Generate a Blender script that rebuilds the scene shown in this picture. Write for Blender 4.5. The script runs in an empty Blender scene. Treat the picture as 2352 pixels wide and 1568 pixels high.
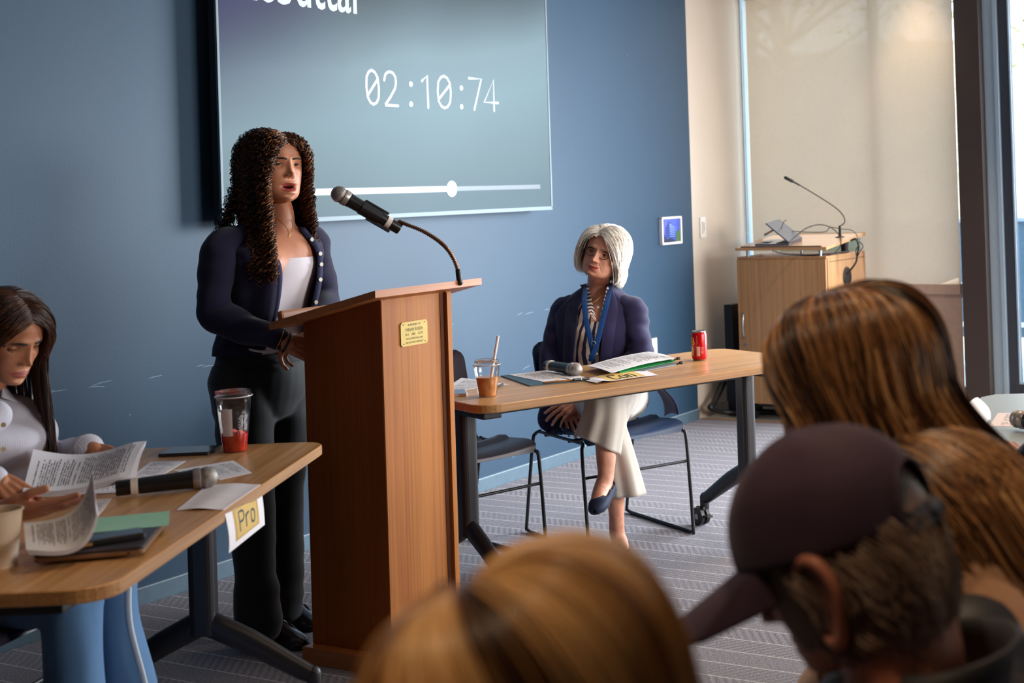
import bpy, bmesh, math, random
import numpy as np
from mathutils import Matrix, Vector, noise as mnoise

SC = bpy.context.scene
COL = SC.collection
random.seed(7)
RNG = np.random.default_rng(11)

# ------------------------------------------------------------------ camera
F_, CX_, CY_, ROLL, PITCH, CAMH = 3187.6, 1752.0, 407.6, -.0326, -.0063, 1.43
WANG, RTANG, LTANG, PANG = .4675, .8712, -.0412, .4494


def _rm():
    cr, sr = math.cos(ROLL), math.sin(ROLL)
    cp, sp = math.cos(PITCH), math.sin(PITCH)
    A = np.array([[1, 0, 0], [0, 0, -1], [0, 1, 0]], float)
    P = np.array([[1, 0, 0], [0, cp, -sp], [0, sp, cp]])
    R = np.array([[cr, -sr, 0], [sr, cr, 0], [0, 0, 1]])
    return R @ P @ A


RM = _rm()
cd = bpy.data.cameras.new('camera')
cam = bpy.data.objects.new('camera', cd)
COL.objects.link(cam)
cam.matrix_world = Matrix(((RM[0][0], -RM[1][0], -RM[2][0], 0), (RM[0][1], -RM[1][1], -RM[2][1], 0),
                           (RM[0][2], -RM[1][2], -RM[2][2], CAMH), (0, 0, 0, 1)))
cd.sensor_width = 36
cd.lens = F_ / 2352 * 36
cd.shift_x = (1176 - CX_) / 2352
cd.shift_y = (CY_ - 784) / 2352
cd.clip_start = .05
cd.clip_end = 200
cd.dof.use_dof = True
cd.dof.focus_distance = 5.0
cd.dof.aperture_fstop = 4.0
SC.camera = cam


def ray(x, y):
    return RM.T @ np.array([(x - CX_) / F_, (y - CY_) / F_, 1.])


def Z(x, y, z):
    """point of the horizontal plane at height z seen at a picture position"""
    d = ray(x, y)
    return np.array([0, 0, CAMH]) + (z - CAMH) / d[2] * d


def J(x, y, Y):
    """point at depth Y (metres in front of the camera)"""
    d = ray(x, y)
    return np.array([0, 0, CAMH]) + Y / d[1] * d


def onplane(x, y, p0, n):
    r = ray(x, y)
    c = np.array([0, 0, CAMH])
    return c + ((np.array(p0) - c) @ n) / (r @ n) * r


W0 = np.array([-2.173, 5.202, 0.])          # origin of the room frame on the blue wall
WD = np.array([math.sin(WANG), math.cos(WANG), 0])
ND = np.array([WD[1], -WD[0], 0])            # into the room
RZ = math.pi / 2 - WANG                      # local x = along the wall, local y = -into room


def UV(u, v, z=0):
    return W0 + WD * u + ND * v + np.array([0, 0, z])


# ------------------------------------------------------------------ world, lights, exposure
SC.view_settings.view_transform = 'Standard'
SC.view_settings.look = 'None'
SC.view_settings.exposure = 0.0
SC.view_settings.gamma = 1
SC.view_settings.use_curve_mapping = False
wd = bpy.data.worlds.new('sky')
SC.world = wd
wd.use_nodes = True
_n = wd.node_tree.nodes
_bg = _n['Background']
_bg.inputs[0].default_value = (.80, .90, 1, 1)
_bg.inputs[1].default_value = 5.0


def area(name, loc, target, sx, sy, power, color, spread=180):
    l = bpy.data.lights.new(name, 'AREA')
    l.shape = 'RECTANGLE'
    l.size, l.size_y = sx, sy
    l.energy = power
    l.color = color
    l.spread = math.radians(spread)
    o = bpy.data.objects.new(name, l)
    COL.objects.link(o)
    o.location = loc
    d = Vector(target) - Vector(loc)
    o.rotation_euler = d.to_track_quat('-Z', 'Y').to_euler()
    return o


# daylight entering through the tall glazing of the window wall (right of the picture)
area('daylight_glazing', UV(4.36, 3.15, 1.42), UV(1.5, 0, .80), 2.1, 2.2, 150, (.90, .96, 1.0), 92)
# daylight filtered by the roller shade
area('daylight_shade', UV(4.36, .85, 1.7), UV(0, 1.0, 1.2), 1.3, 2.0, 7, (1.0, .94, .86))
# added fill lamp before the windowless right-hand wall, brightens faces and wall
area('side_fill', UV(1.6, 7.6, 1.9), UV(1.6, 0, .5), 3.0, 1.6, 85, (1.0, .95, .90), 80)


def spot(name, loc, target, power, color, angle=80, r=.09):
    l = bpy.data.lights.new(name, 'SPOT')
    l.energy = power
    l.color = color
    l.spot_size = math.radians(angle)
    l.spot_blend = .6
    l.shadow_soft_size = r
    o = bpy.data.objects.new(name, l)
    COL.objects.link(o)
    o.location = loc
    d = Vector(target) - Vector(loc)
    o.rotation_euler = d.to_track_quat('-Z', 'Y').to_euler()
    return o


WARM = (1.0, .72, .45)
DOWN = [(1.2, 2.3), (.9, 3.8), (3.1, 1.7), (3.1, 3.4), (-1.6, 3.3), (-3.0, 3.5), (4.28, 1.30)]
for i, (u, v) in enumerate(DOWN):
    last = i == 6
    spot('downlight_lamp', UV(u, v, 2.84), UV(u + (.05 if last else 0), v, 0), 30 if last else 60, WARM, 70 if last else 100)

# ------------------------------------------------------------------ materials
def lin(c):
    def f(x):
        x /= 255.
        return x / 12.92 if x <= .04045 else ((x + .055) / 1.055) ** 2.4
    return (f(c[0]), f(c[1]), f(c[2]), 1)


class NT:
    def __init__(s, name):
        s.m = bpy.data.materials.new(name)
        s.m.use_nodes = True
        s.t = s.m.node_tree
        s.b = s.t.nodes['Principled BSDF']
        s.out = s.t.nodes['Material Output']

    def n(s, typ, **kw):
        o = s.t.nodes.new(typ)
        for k, v in kw.items():
            if k.startswith('i_'):
                key = k[2:]
                key = int(key) if key.isdigit() else key.replace('_', ' ')
                o.inputs[key].default_value = v
            else:
                setattr(o, k, v)
        return o

    def l(s, a, b):
        s.t.links.new(a, b)

    def math(s, op, a, b=None, c=None):
        o = s.n('ShaderNodeMath', operation=op)
        for i, x in enumerate((a, b, c)):
            if x is None:
                continue
            if isinstance(x, (int, float)):
                o.inputs[i].default_value = x
            else:
                s.l(x, o.inputs[i])
        return o.outputs[0]

    def ramp(s, fac, stops):
        r = s.n('ShaderNodeValToRGB')
        el = r.color_ramp.elements
        while len(el) < len(stops):
            el.new(.5)
        for e, (p, c) in zip(el, stops):
            e.position = p
            e.color = c
        s.l(fac, r.inputs[0])
        return r.outputs[0]

    def coord(s, scale=(1, 1, 1), kind='Object', rot=(0, 0, 0)):
        tc = s.n('ShaderNodeTexCoord')
        mp = s.n('ShaderNodeMapping')
        mp.inputs['Scale'].default_value = scale
        mp.inputs['Rotation'].default_value = rot
        s.l(tc.outputs[kind], mp.inputs[0])
        return mp.outputs[0]

    def bump(s, h, dist=.001, strength=1):
        b = s.n('ShaderNodeBump')
        b.inputs['Distance'].default_value = dist
        b.inputs['Strength'].default_value = strength
        s.l(h, b.inputs['Height'])
        s.l(b.outputs[0], s.b.inputs['Normal'])


def mul(c, k):
    return (min(1, c[0] * k), min(1, c[1] * k), min(1, c[2] * k), 1)


def M(name, col, rough=.6, metal=0, vary=.06, scale=30, bump=0, spec=.5, sheen=0, coat=0):
    s = NT(name)
    c = lin(col)
    no = s.n('ShaderNodeTexNoise', i_Scale=scale, i_Detail=4.0)
    s.l(s.coord(), no.inputs['Vector'])
    s.l(s.ramp(no.outputs[0], [(.3, mul(c, 1 - vary)), (.7, mul(c, 1 + vary))]), s.b.inputs['Base Color'])
    s.b.inputs['Roughness'].default_value = rough
    s.b.inputs['Metallic'].default_value = metal
    s.b.inputs['Specular IOR Level'].default_value = spec
    if sheen:
        s.b.inputs['Sheen Weight'].default_value = sheen
    if coat:
        s.b.inputs['Coat Weight'].default_value = coat
    if bump:
        s.bump(no.outputs[0], bump)
    return s.m


def wood(name, dark, light, axis='x', rough=.4, fine=90, coat=0, spec=.5):
    s = NT(name)
    sc = {'x': (1.2, fine, fine), 'y': (fine, 1.2, fine), 'z': (fine, fine, 1.2)}[axis]
    sc2 = {'x': (.6, 9, 9), 'y': (9, .6, 9), 'z': (9, 9, .6)}[axis]
    a = s.n('ShaderNodeTexNoise', i_Scale=1.0, i_Detail=5.0, i_Roughness=.65)
    s.l(s.coord(sc), a.inputs['Vector'])
    b = s.n('ShaderNodeTexNoise', i_Scale=1.0, i_Detail=3.0, i_Distortion=.6)
    s.l(s.coord(sc2), b.inputs['Vector'])
    f = s.math('ADD', s.math('MULTIPLY', a.outputs[0], .62), s.math('MULTIPLY', b.outputs[0], .38))
    s.l(s.ramp(f, [(.36, lin(dark)), (.62, lin(light))]), s.b.inputs['Base Color'])
    s.b.inputs['Roughness'].default_value = rough
    s.b.inputs['Specular IOR Level'].default_value = spec
    s.b.inputs['Coat Weight'].default_value = coat
    s.bump(a.outputs[0], .0004, .5)
    return s.m


def clear(name, tint=(1, 1, 1, 1), glossy=.12, rough=.06, alpha=.9):
    """thin clear plastic / glass"""
    s = NT(name)
    t = s.t
    tr = s.n('ShaderNodeBsdfTransparent')
    tr.inputs[0].default_value = tint
    gl = s.n('ShaderNodeBsdfGlossy')
    gl.inputs['Roughness'].default_value = rough
    fr = s.n('ShaderNodeFresnel')
    fr.inputs[0].default_value = 1.45
    no = s.n('ShaderNodeTexNoise', i_Scale=8.0)
    s.l(s.coord(), no.inputs['Vector'])
    f = s.math('ADD', s.math('MULTIPLY', fr.outputs[0], 1.0 - alpha + .5), s.math('MULTIPLY', no.outputs[0], glossy))
    mx = s.n('ShaderNodeMixShader')
    s.l(f, mx.inputs[0])
    s.l(tr.outputs[0], mx.inputs[1])
    s.l(gl.outputs[0], mx.inputs[2])
    s.l(mx.outputs[0], s.out.inputs[0])
    return s.m


def emis(name, col, strength):
    s = NT(name)
    s.b.inputs['Base Color'].default_value = (0.01, .01, .01, 1)
    s.b.inputs['Emission Color'].default_value = lin(col)
    s.b.inputs['Emission Strength'].default_value = strength
    return s.m


def page(name, lines=45, margin=.08, ink=(70, 70, 80), paper=(236, 232, 236), rows=(.06, .93), frac=.5, words=9):
    """printed page, UV mapped: u across the line, v down the page"""
    s = NT(name)
    tc = s.n('ShaderNodeTexCoord')
    sp = s.n('ShaderNodeSeparateXYZ')
    s.l(tc.outputs['UV'], sp.inputs[0])
    u, v = sp.outputs[0], sp.outputs[1]
    vv = s.math('MULTIPLY', v, lines)
    row = s.math('FLOOR', vv)
    fr = s.math('FRACT', vv)
    onrow = s.math('LESS_THAN', fr, frac)
    wn = s.n('ShaderNodeTexWhiteNoise', noise_dimensions='1D')
    s.l(row, wn.inputs['W'])
    # ragged right end, some empty rows
    endu = s.math('SUBTRACT', 1 - margin, s.math('MULTIPLY', wn.outputs[0], .22))
    a = s.math('MULTIPLY', s.math('GREATER_THAN', u, margin), s.math('LESS_THAN', u, endu))
    b = s.math('MULTIPLY', s.math('GREATER_THAN', v, rows[0]), s.math('LESS_THAN', v, rows[1]))
    keep = s.math('GREATER_THAN', wn.outputs[0], .13)
    cx = s.n('ShaderNodeCombineXYZ')
    s.l(s.math('MULTIPLY', u, words * 5.), cx.inputs[0])
    s.l(s.math('MULTIPLY', row, 3.7), cx.inputs[1])
    no = s.n('ShaderNodeTexNoise', i_Scale=1.0, i_Detail=1.0)
    s.l(cx.outputs[0], no.inputs['Vector'])
    word = s.math('GREATER_THAN', no.outputs[0], .44)
    m = s.math('MULTIPLY', s.math('MULTIPLY', s.math('MULTIPLY', a, b), s.math('MULTIPLY', onrow, word)), keep)
    r = s.ramp(m, [(0, lin(paper)), (1, lin(ink))])
    s.l(r, s.b.inputs['Base Color'])
    s.b.inputs['Roughness'].default_value = .7
    return s.m


# ------------------------------------------------------------------ objects
MATW = {}


def mesh(name, V, Fc, mats, parent=None, smooth=False, mi=None, uv=None, auto=None):
    me = bpy.data.meshes.new(name)
    V = np.asarray(V, float)
    if parent is not None and parent.name in MATW and V.size:
        Mi = MATW[parent.name]
        V = (V - Mi[1]) @ Mi[0]
    me.from_pydata(V.tolist(), [], [tuple(int(i) for i in f) for f in Fc])
    if not isinstance(mats, (list, tuple)):
        mats = [mats]
    for m in mats:
        me.materials.append(m)
    if mi is not None:
        me.polygons.foreach_set('material_index', np.asarray(mi, dtype=np.int32))
    if smooth:
        me.polygons.foreach_set('use_smooth', [True] * len(me.polygons))
    if uv is not None:
        ul = me.uv_layers.new(name='UVMap')
        li = np.zeros(len(me.loops), dtype=np.int32)
        me.loops.foreach_get('vertex_index', li)
        ul.data.foreach_set('uv', np.asarray(uv, float)[li].ravel())
    me.update()
    o = bpy.data.objects.new(name, me)
    COL.objects.link(o)
    if parent is not None:
        o.parent = parent
        if parent.name in MATW:
            MATW[o.name] = MATW[parent.name]
    if auto:
        me.polygons.foreach_set('use_smooth', [True] * len(me.polygons))
        try:
            me.set_sharp_from_angle(angle=math.radians(auto))
        except Exception:
            pass
    return o


def thing(name, label, cat, loc=(0, 0, 0), rotz=0, group=None):
    """Empty at the base of a thing; parts given in world coordinates (world=True) or local ones"""
    o = bpy.data.objects.new(name, None)
    o.empty_display_size = .1
    COL.objects.link(o)
    o.location = loc
    o.rotation_euler = (0, 0, rotz)
    o['label'] = label
    o['category'] = cat
    if group:
        o['group'] = group
    return o


def world_parts(o):
    """from now on meshes parented to o are given in world coordinates"""
    R3 = np.array(o.rotation_euler.to_matrix())
    MATW[o.name] = (R3, np.array(o.location))
    return o


def tag(o, label, cat, group=None):
    o['label'] = label
    o['category'] = cat
    if group:
        o['group'] = group
    return o


def structure(o):
    o['kind'] = 'structure'
    return o


# ------------------------------------------------------------------ geometry (numpy, returns V, F)
def join(*parts):
    V, Fc, n = [], [], 0
    for p in parts:
        V.append(np.asarray(p[0], float).reshape(-1, 3))
        Fc += [tuple(i + n for i in f) for f in p[1]]
        n += len(V[-1])
    return np.vstack(V), Fc


def xf(p, loc=(0, 0, 0), rz=0, ry=0, rx=0, s=1):
    cz, sz, cy, sy, cx, sx = math.cos(rz), math.sin(rz), math.cos(ry), math.sin(ry), math.cos(rx), math.sin(rx)
    Rz = np.array([[cz, -sz, 0], [sz, cz, 0], [0, 0, 1]])
    Ry = np.array([[cy, 0, sy], [0, 1, 0], [-sy, 0, cy]])
    Rx = np.array([[1, 0, 0], [0, cx, -sx], [0, sx, cx]])
    return (np.asarray(p[0]) * s) @ (Rz @ Ry @ Rx).T + np.array(loc), p[1]


def mapto(p, o, ex, ey, ez):
    return np.array(o) + np.asarray(p[0]) @ np.array([ex, ey, ez]), p[1]


def box(c, s, bev=0):
    """bevelled box"""
    x, y, z = [k / 2 for k in s]
    if bev <= 0:
        V = np.array([(i * x, j * y, k * z) for i in (-1, 1) for j in (-1, 1) for k in (-1, 1)]) + np.array(c)
        return V, [(0, 1, 3, 2), (4, 6, 7, 5), (0, 4, 5, 1), (2, 3, 7, 6), (0, 2, 6, 4), (1, 5, 7, 3)]
    b = min(bev, x * .99, y * .99, z * .99)
    bm = bmesh.new()
    bmesh.ops.create_cube(bm, size=1)
    bmesh.ops.scale(bm, vec=(s[0], s[1], s[2]), verts=bm.verts)
    bmesh.ops.bevel(bm, geom=bm.edges[:] + bm.verts[:], offset=b, segments=2, affect='EDGES', profile=.7)
    bm.verts.ensure_lookup_table()
    V = np.array([v.co[:] for v in bm.verts]) + np.array(c)
    Fc = [tuple(v.index for v in f.verts) for f in bm.faces]
    bm.free()
    return V, Fc


def prism(poly, z0, z1, bev=0):
    """closed polygon (list of xy) extruded in z, optional small chamfer at both rims"""
    P = np.array(poly, float)
    n = len(P)
    a = sum(P[i][0] * P[(i + 1) % n][1] - P[(i + 1) % n][0] * P[i][1] for i in range(n))
    if a < 0:
        P = P[::-1]
    lv = []
    if bev:
        c = P.mean(0)
        nx = np.roll(P, -1, 0) - np.roll(P, 1, 0)
        nn = np.stack([nx[:, 1], -nx[:, 0]], 1)
        nn /= np.maximum(np.linalg.norm(nn, axis=1, keepdims=True), 1e-9)
        Q = P - nn * bev
        lv = [(Q, z0), (P, z0 + bev), (P, z1 - bev), (Q, z1)]
    else:
        lv = [(P, z0), (P, z1)]
    V = np.vstack([np.c_[q, np.full(n, z)] for q, z in lv])
    Fc = [tuple(range(n))[::-1], tuple((len(lv) - 1) * n + i for i in range(n))]
    for k in range(len(lv) - 1):
        for i in range(n):
            j = (i + 1) % n
            Fc.append((k * n + i, k * n + j, (k + 1) * n + j, (k + 1) * n + i))
    return V, Fc


def rrect(w, h, r, seg=7):
    pts = []
    for cx, cy, a0 in ((w / 2 - r, h / 2 - r, 0), (-w / 2 + r, h / 2 - r, 90), (-w / 2 + r, -h / 2 + r, 180), (w / 2 - r, -h / 2 + r, 270)):
        for i in range(seg + 1):
            a = math.radians(a0 + 90 * i / seg)
            pts.append((cx + r * math.cos(a), cy + r * math.sin(a)))
    return pts


def lathe(prof, seg=40, c=(0, 0, 0), cap=True):
    """profile list of (r, z)"""
    n = len(prof)
    V, Fc = [], []
    for i in range(seg):
        a = 2 * math.pi * i / seg
        for r, z in prof:
            V.append((c[0] + r * math.cos(a), c[1] + r * math.sin(a), c[2] + z))
    for i in range(seg):
        j = (i + 1) % seg
        for k in range(n - 1):
            Fc.append((i * n + k, j * n + k, j * n + k + 1, i * n + k + 1))
    if cap:
        if prof[0][0] > 1e-6:
            Fc.append(tuple(i * n for i in range(seg))[::-1])
        if prof[-1][0] > 1e-6:
            Fc.append(tuple(i * n + n - 1 for i in range(seg)))
    return np.array(V), Fc


def catmull(P, n):
    P = np.asarray(P, float)
    if len(P) == 2:
        t = np.linspace(0, 1, n)[:, None]
        return P[0] * (1 - t) + P[1] * t
    Q = np.vstack([2 * P[0] - P[1], P, 2 * P[-1] - P[-2]])
    m = len(P) - 1
    out = []
    for t in np.linspace(0, m, n):
        i = min(int(t), m - 1)
        f = t - i
        a, b, c, d = Q[i], Q[i + 1], Q[i + 2], Q[i + 3]
        out.append(.5 * ((2 * b) + (c - a) * f + (2 * a - 5 * b + 4 * c - d) * f * f + (3 * b - a - 3 * c + d) * f ** 3))
    return np.array(out)


def frames(P, ref=None):
    T = np.gradient(P, axis=0)
    T /= np.maximum(np.linalg.norm(T, axis=1, keepdims=True), 1e-9)
    if ref is None:
        ref = np.array([0, 0, 1.]) if abs(T[0][2]) < .9 else np.array([1., 0, 0])
        N = []
        v = ref - T[0] * (ref @ T[0])
        v /= np.linalg.norm(v)
        for t in T:
            v = v - t * (v @ t)
            v /= max(np.linalg.norm(v), 1e-9)
            N.append(v.copy())
        N = np.array(N)
    else:
        ref = np.asarray(ref, float)
        N = ref - T * (T @ ref)[:, None]
        N /= np.maximum(np.linalg.norm(N, axis=1, keepdims=True), 1e-9)
    B = np.cross(T, N)
    return T, N, B


def tube(P, r, seg=10, n=None, caps=True, ref=None, r2=None, dome=True, smooth=True):
    """tube through points; r scalar or list (interpolated); r = half size along N, r2 along B"""
    P = np.asarray(P, float)
    if n:
        k = len(P)
        t0 = np.linspace(0, 1, k)
        t1 = np.linspace(0, 1, n)
        Pn = catmull(P, n) if smooth else np.stack([np.interp(t1, t0, P[:, i]) for i in range(3)], 1)

        def rs(q):
            q = np.asarray(q, float)
            if q.ndim == 0:
                return np.full(n, float(q))
            if len(q) == k:
                return catmull(q[:, None], n)[:, 0] if k > 2 else np.interp(t1, t0, q)
            return np.interp(t1, np.linspace(0, 1, len(q)), q)
        R1 = rs(r)
        R2 = rs(r2) if r2 is not None else R1.copy()
        P = Pn
    else:
        m = len(P)
        R1 = np.broadcast_to(np.asarray(r, float), (m,)).copy() if np.ndim(r) == 0 else np.asarray(r, float)
        R2 = R1.copy() if r2 is None else (np.full(m, float(r2)) if np.ndim(r2) == 0 else np.asarray(r2, float))
    T, N, B = frames(P, ref)
    if caps and dome:
        kk = [(-.5, .87), (-.87, .5), (-.98, .17)]
        rm0 = min(R1[0], R2[0])
        rm1 = min(R1[-1], R2[-1])
        pre = [(P[0] + T[0] * rm0 * a, N[0], B[0], R1[0] * b, R2[0] * b) for a, b in kk[::-1]]
        post = [(P[-1] - T[-1] * rm1 * a, N[-1], B[-1], R1[-1] * b, R2[-1] * b) for a, b in kk]
    else:
        pre, post = [], []
    rings = pre + [(P[i], N[i], B[i], R1[i], R2[i]) for i in range(len(P))] + post
    a = np.linspace(0, 2 * np.pi, seg, endpoint=False)
    ca, sa = np.cos(a), np.sin(a)
    V = np.vstack([c + np.outer(ca * x, nn) + np.outer(sa * y, bb) for c, nn, bb, x, y in rings])
    Fc = []
    m = len(rings)
    for k in range(m - 1):
        for i in range(seg):
            j = (i + 1) % seg
            Fc.append((k * seg + i, k * seg + j, (k + 1) * seg + j, (k + 1) * seg + i))
    if caps:
        Fc.append(tuple(range(seg))[::-1])
        Fc.append(tuple((m - 1) * seg + i for i in range(seg)))
    return V, Fc


def loft(rings, caps=True, closed=True):
    """rings: list of (k,3) arrays"""
    k = len(rings[0])
    V = np.vstack(rings)
    Fc = []
    for a in range(len(rings) - 1):
        for i in range(k if closed else k - 1):
            j = (i + 1) % k
            Fc.append((a * k + i, a * k + j, (a + 1) * k + j, (a + 1) * k + i))
    if caps and closed:
        Fc.append(tuple(range(k))[::-1])
        Fc.append(tuple((len(rings) - 1) * k + i for i in range(k)))
    return V, Fc


def sheet(P4, th=.0008, nu=10, nv=10, bend=None):
    """bilinear sheet through 4 corners (a,b,c,d: a->b is u, a->d is v); returns V,F,UV"""
    a, b, c, d = [np.asarray(p, float) for p in P4]
    top, uv = [], []
    for j in range(nv + 1):
        for i in range(nu + 1):
            s, t = i / nu, j / nv
            p = (a * (1 - s) + b * s) * (1 - t) + (d * (1 - s) + c * s) * t
            if bend:
                p = p + np.array(bend(s, t))
            top.append(p)
            uv.append((s, t))
    top = np.array(top)
    nrm = np.cross(b - a, d - a)
    nrm /= np.linalg.norm(nrm)
    bot = top - nrm * th * (1 if nrm[2] > 0 else -1)
    n = len(top)
    Fc = []
    w = nu + 1
    for j in range(nv):
        for i in range(nu):
            q = (j * w + i, j * w + i + 1, (j + 1) * w + i + 1, (j + 1) * w + i)
            Fc.append(q)
            Fc.append(tuple(x + n for x in q[::-1]))
    rim = [i for i in range(w)] + [j * w + nu for j in range(1, nv + 1)] + [nv * w + i for i in range(nu - 1, -1, -1)] + [j * w for j in range(nv - 1, 0, -1)]
    for x, y in zip(rim, rim[1:] + rim[:1]):
        Fc.append((x, x + n, y + n, y))
    return np.vstack([top, bot]), Fc, uv + uv


def remesh(parts, voxel, smooth=2, fac=.5, disp=None):
    """union of overlapping closed shells as one continuous surface"""
    V, Fc = join(*parts)
    me = bpy.data.meshes.new('tmp')
    me.from_pydata(V.tolist(), [], Fc)
    o = bpy.data.objects.new('tmp', me)
    COL.objects.link(o)
    m = o.modifiers.new('r', 'REMESH')
    m.mode = 'VOXEL'
    m.voxel_size = voxel
    if smooth:
        q = o.modifiers.new('s', 'SMOOTH')
        q.factor = fac
        q.iterations = smooth
    dg = bpy.context.evaluated_depsgraph_get()
    ev = o.evaluated_get(dg)
    me2 = bpy.data.meshes.new_from_object(ev)
    n = len(me2.vertices)
    Vn = np.zeros(n * 3)
    me2.vertices.foreach_get('co', Vn)
    Vn = Vn.reshape(-1, 3)
    F2 = [tuple(p.vertices) for p in me2.polygons]
    if disp is not None:
        N = np.zeros(n * 3)
        me2.vertices.foreach_get('normal', N)
        Vn = disp(Vn, N.reshape(-1, 3))
    bpy.data.objects.remove(o)
    bpy.data.meshes.remove(me)
    bpy.data.meshes.remove(me2)
    return Vn, F2


def strokes(polys, r, y=0, seg=6):
    """flat lettering made of rounded strokes in the x-z plane"""
    return join(*[tube([(p[0], y, p[1]) for p in q], r, seg=seg, ref=(0, 1, 0), r2=r, dome=True) for q in polys])


def text(name, s, size, mat, parent, loc, ex, ez, sx=1.0, align='CENTER', depth=.0006, bold=0):
    """lettering as a thin mesh; ex = reading direction, ez = up of the letters (parent-local axes)"""
    cu = bpy.data.curves.new(name, 'FONT')
    cu.body = s
    cu.size = size
    cu.align_x = align
    cu.align_y = 'CENTER'
    cu.extrude = depth
    cu.offset = bold
    cu.resolution_u = 3
    o = bpy.data.objects.new('tmptext', cu)
    COL.objects.link(o)
    dg = bpy.context.evaluated_depsgraph_get()
    me = bpy.data.meshes.new_from_object(o.evaluated_get(dg))
    V = np.array([v.co[:] for v in me.vertices])
    Fc = [tuple(p.vertices) for p in me.polygons]
    bpy.data.objects.remove(o)
    bpy.data.curves.remove(cu)
    bpy.data.meshes.remove(me)
    ex, ez = np.array(ex, float), np.array(ez, float)
    ex /= np.linalg.norm(ex)
    ez /= np.linalg.norm(ez)
    ny = np.cross(ex, ez)
    V = np.array(loc) + np.outer(V[:, 0] * sx, ex) + np.outer(V[:, 1], ez) + np.outer(V[:, 2], ny)
    return mesh(name, V, Fc, mat, parent)


print('lib ok')

# ------------------------------------------------------------------ shared materials
m_black = M('black_plastic', (22, 21, 24), .45, vary=.15)
m_blackmetal = M('dark_powdercoat', (44, 42, 46), .42, metal=.3, vary=.1, scale=200, bump=.0001)
m_white = M('white_plastic', (225, 220, 214), .45)
m_silver = M('silver_metal', (165, 168, 172), .32, metal=.9)
m_oak = wood('oak_laminate', (178, 126, 76), (222, 172, 116), 'x', .34, 70)
m_oak_edge = wood('oak_edge', (146, 100, 56), (192, 142, 88), 'x', .5, 160)


def wall_paint(name, col, bump=.00025, scuff=False):
    s = NT(name)
    no = s.n('ShaderNodeTexNoise', i_Scale=140.0, i_Detail=3.0)
    s.l(s.coord(), no.inputs['Vector'])
    big = s.n('ShaderNodeTexNoise', i_Scale=1.3, i_Detail=2.0)
    s.l(s.coord(), big.inputs['Vector'])
    c = lin(col)
    col_o = s.ramp(big.outputs[0], [(.3, mul(c, .96)), (.7, mul(c, 1.04))])
    s.l(col_o, s.b.inputs['Base Color'])
    s.b.inputs['Roughness'].default_value = .5
    s.b.inputs['Specular IOR Level'].default_value = .28
    s.bump(no.outputs[0], bump)
    return s.m


m_blue = wall_paint('blue_wall_paint', (42, 67, 90))
m_cream = wall_paint('cream_wall_paint', (206, 192, 178))
m_bbblue = M('blue_rubber_base', (78, 100, 116), .5)
m_bbcream = M('cream_rubber_base', (176, 160, 146), .5)
m_ceil = M('ceiling_paint', (196, 192, 186), .8)


def carpet():
    s = NT('herringbone_carpet')
    tc = s.n('ShaderNodeTexCoord')
    sp = s.n('ShaderNodeSeparateXYZ')
    s.l(tc.outputs['Object'], sp.inputs[0])
    u, v = sp.outputs[0], sp.outputs[1]
    band = .105
    ub = s.math('DIVIDE', u, band)
    row = s.math('FLOOR', ub)
    fr = s.math('FRACT', ub)
    par = s.math('SUBTRACT', s.math('MULTIPLY', s.math('FRACT', s.math('MULTIPLY', row, .5)), 4), 1)   # -1 / +1
    d = s.math('ADD', s.math('MULTIPLY', v, 1.0), s.math('MULTIPLY', s.math('MULTIPLY', u, par), .75))
    st = s.math('SINE', s.math('MULTIPLY', d, 2 * math.pi / .030))
    patch = s.n('ShaderNodeTexNoise', i_Scale=1.0, i_Detail=2.0)
    cx = s.n('ShaderNodeCombineXYZ')
    s.l(s.math('MULTIPLY', row, 1.37), cx.inputs[0])
    s.l(s.math('MULTIPLY', v, 1.1), cx.inputs[1])
    s.l(cx.outputs[0], patch.inputs['Vector'])
    amt = s.n('ShaderNodeMapRange')
    amt.inputs['From Min'].default_value = .42
    amt.inputs['From Max'].default_value = .58
    amt.inputs['To Min'].default_value = .06
    amt.inputs['To Max'].default_value = 1
    s.l(patch.outputs[0], amt.inputs[0])
    line = s.math('MULTIPLY', s.math('GREATER_THAN', fr, .955), .55)
    no = s.n('ShaderNodeTexNoise', i_Scale=190.0, i_Detail=4.0, i_Roughness=.85)
    s.l(tc.outputs['Object'], no.inputs['Vector'])
    stv = s.math('MULTIPLY', s.math('MULTIPLY', st, amt.outputs[0]), .10)
    f = s.math('ADD', s.math('ADD', stv, line), s.math('ADD', s.math('MULTIPLY', s.math('SUBTRACT', no.outputs[0], .5), 2.3), .46))
    s.l(s.ramp(f, [(.0, lin((84, 82, 90))), (.5, lin((152, 150, 160))), (1, lin((230, 224, 228)))]), s.b.inputs['Base Color'])
    s.b.inputs['Roughness'].default_value = .95
    s.b.inputs['Specular IOR Level'].default_value = .1
    s.bump(f, .003, .8)
    return s.m


m_carpet = carpet()
m_hard = M('pale_stone_floor', (196, 186, 172), .28, vary=.08, scale=5)


def room_obj(name, p, mat, **kw):
    o = mesh(name, p[0], p[1], mat, **kw)
    o.location = W0
    o.rotation_euler = (0, 0, RZ)
    return structure(o)


def rb(u0, u1, v0, v1, z0, z1, bev=0):
    """box in room coordinates (local y = -v)"""
    return box(((u0 + u1) / 2, -(v0 + v1) / 2, (z0 + z1) / 2), (u1 - u0, v1 - v0, z1 - z0), bev)


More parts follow.
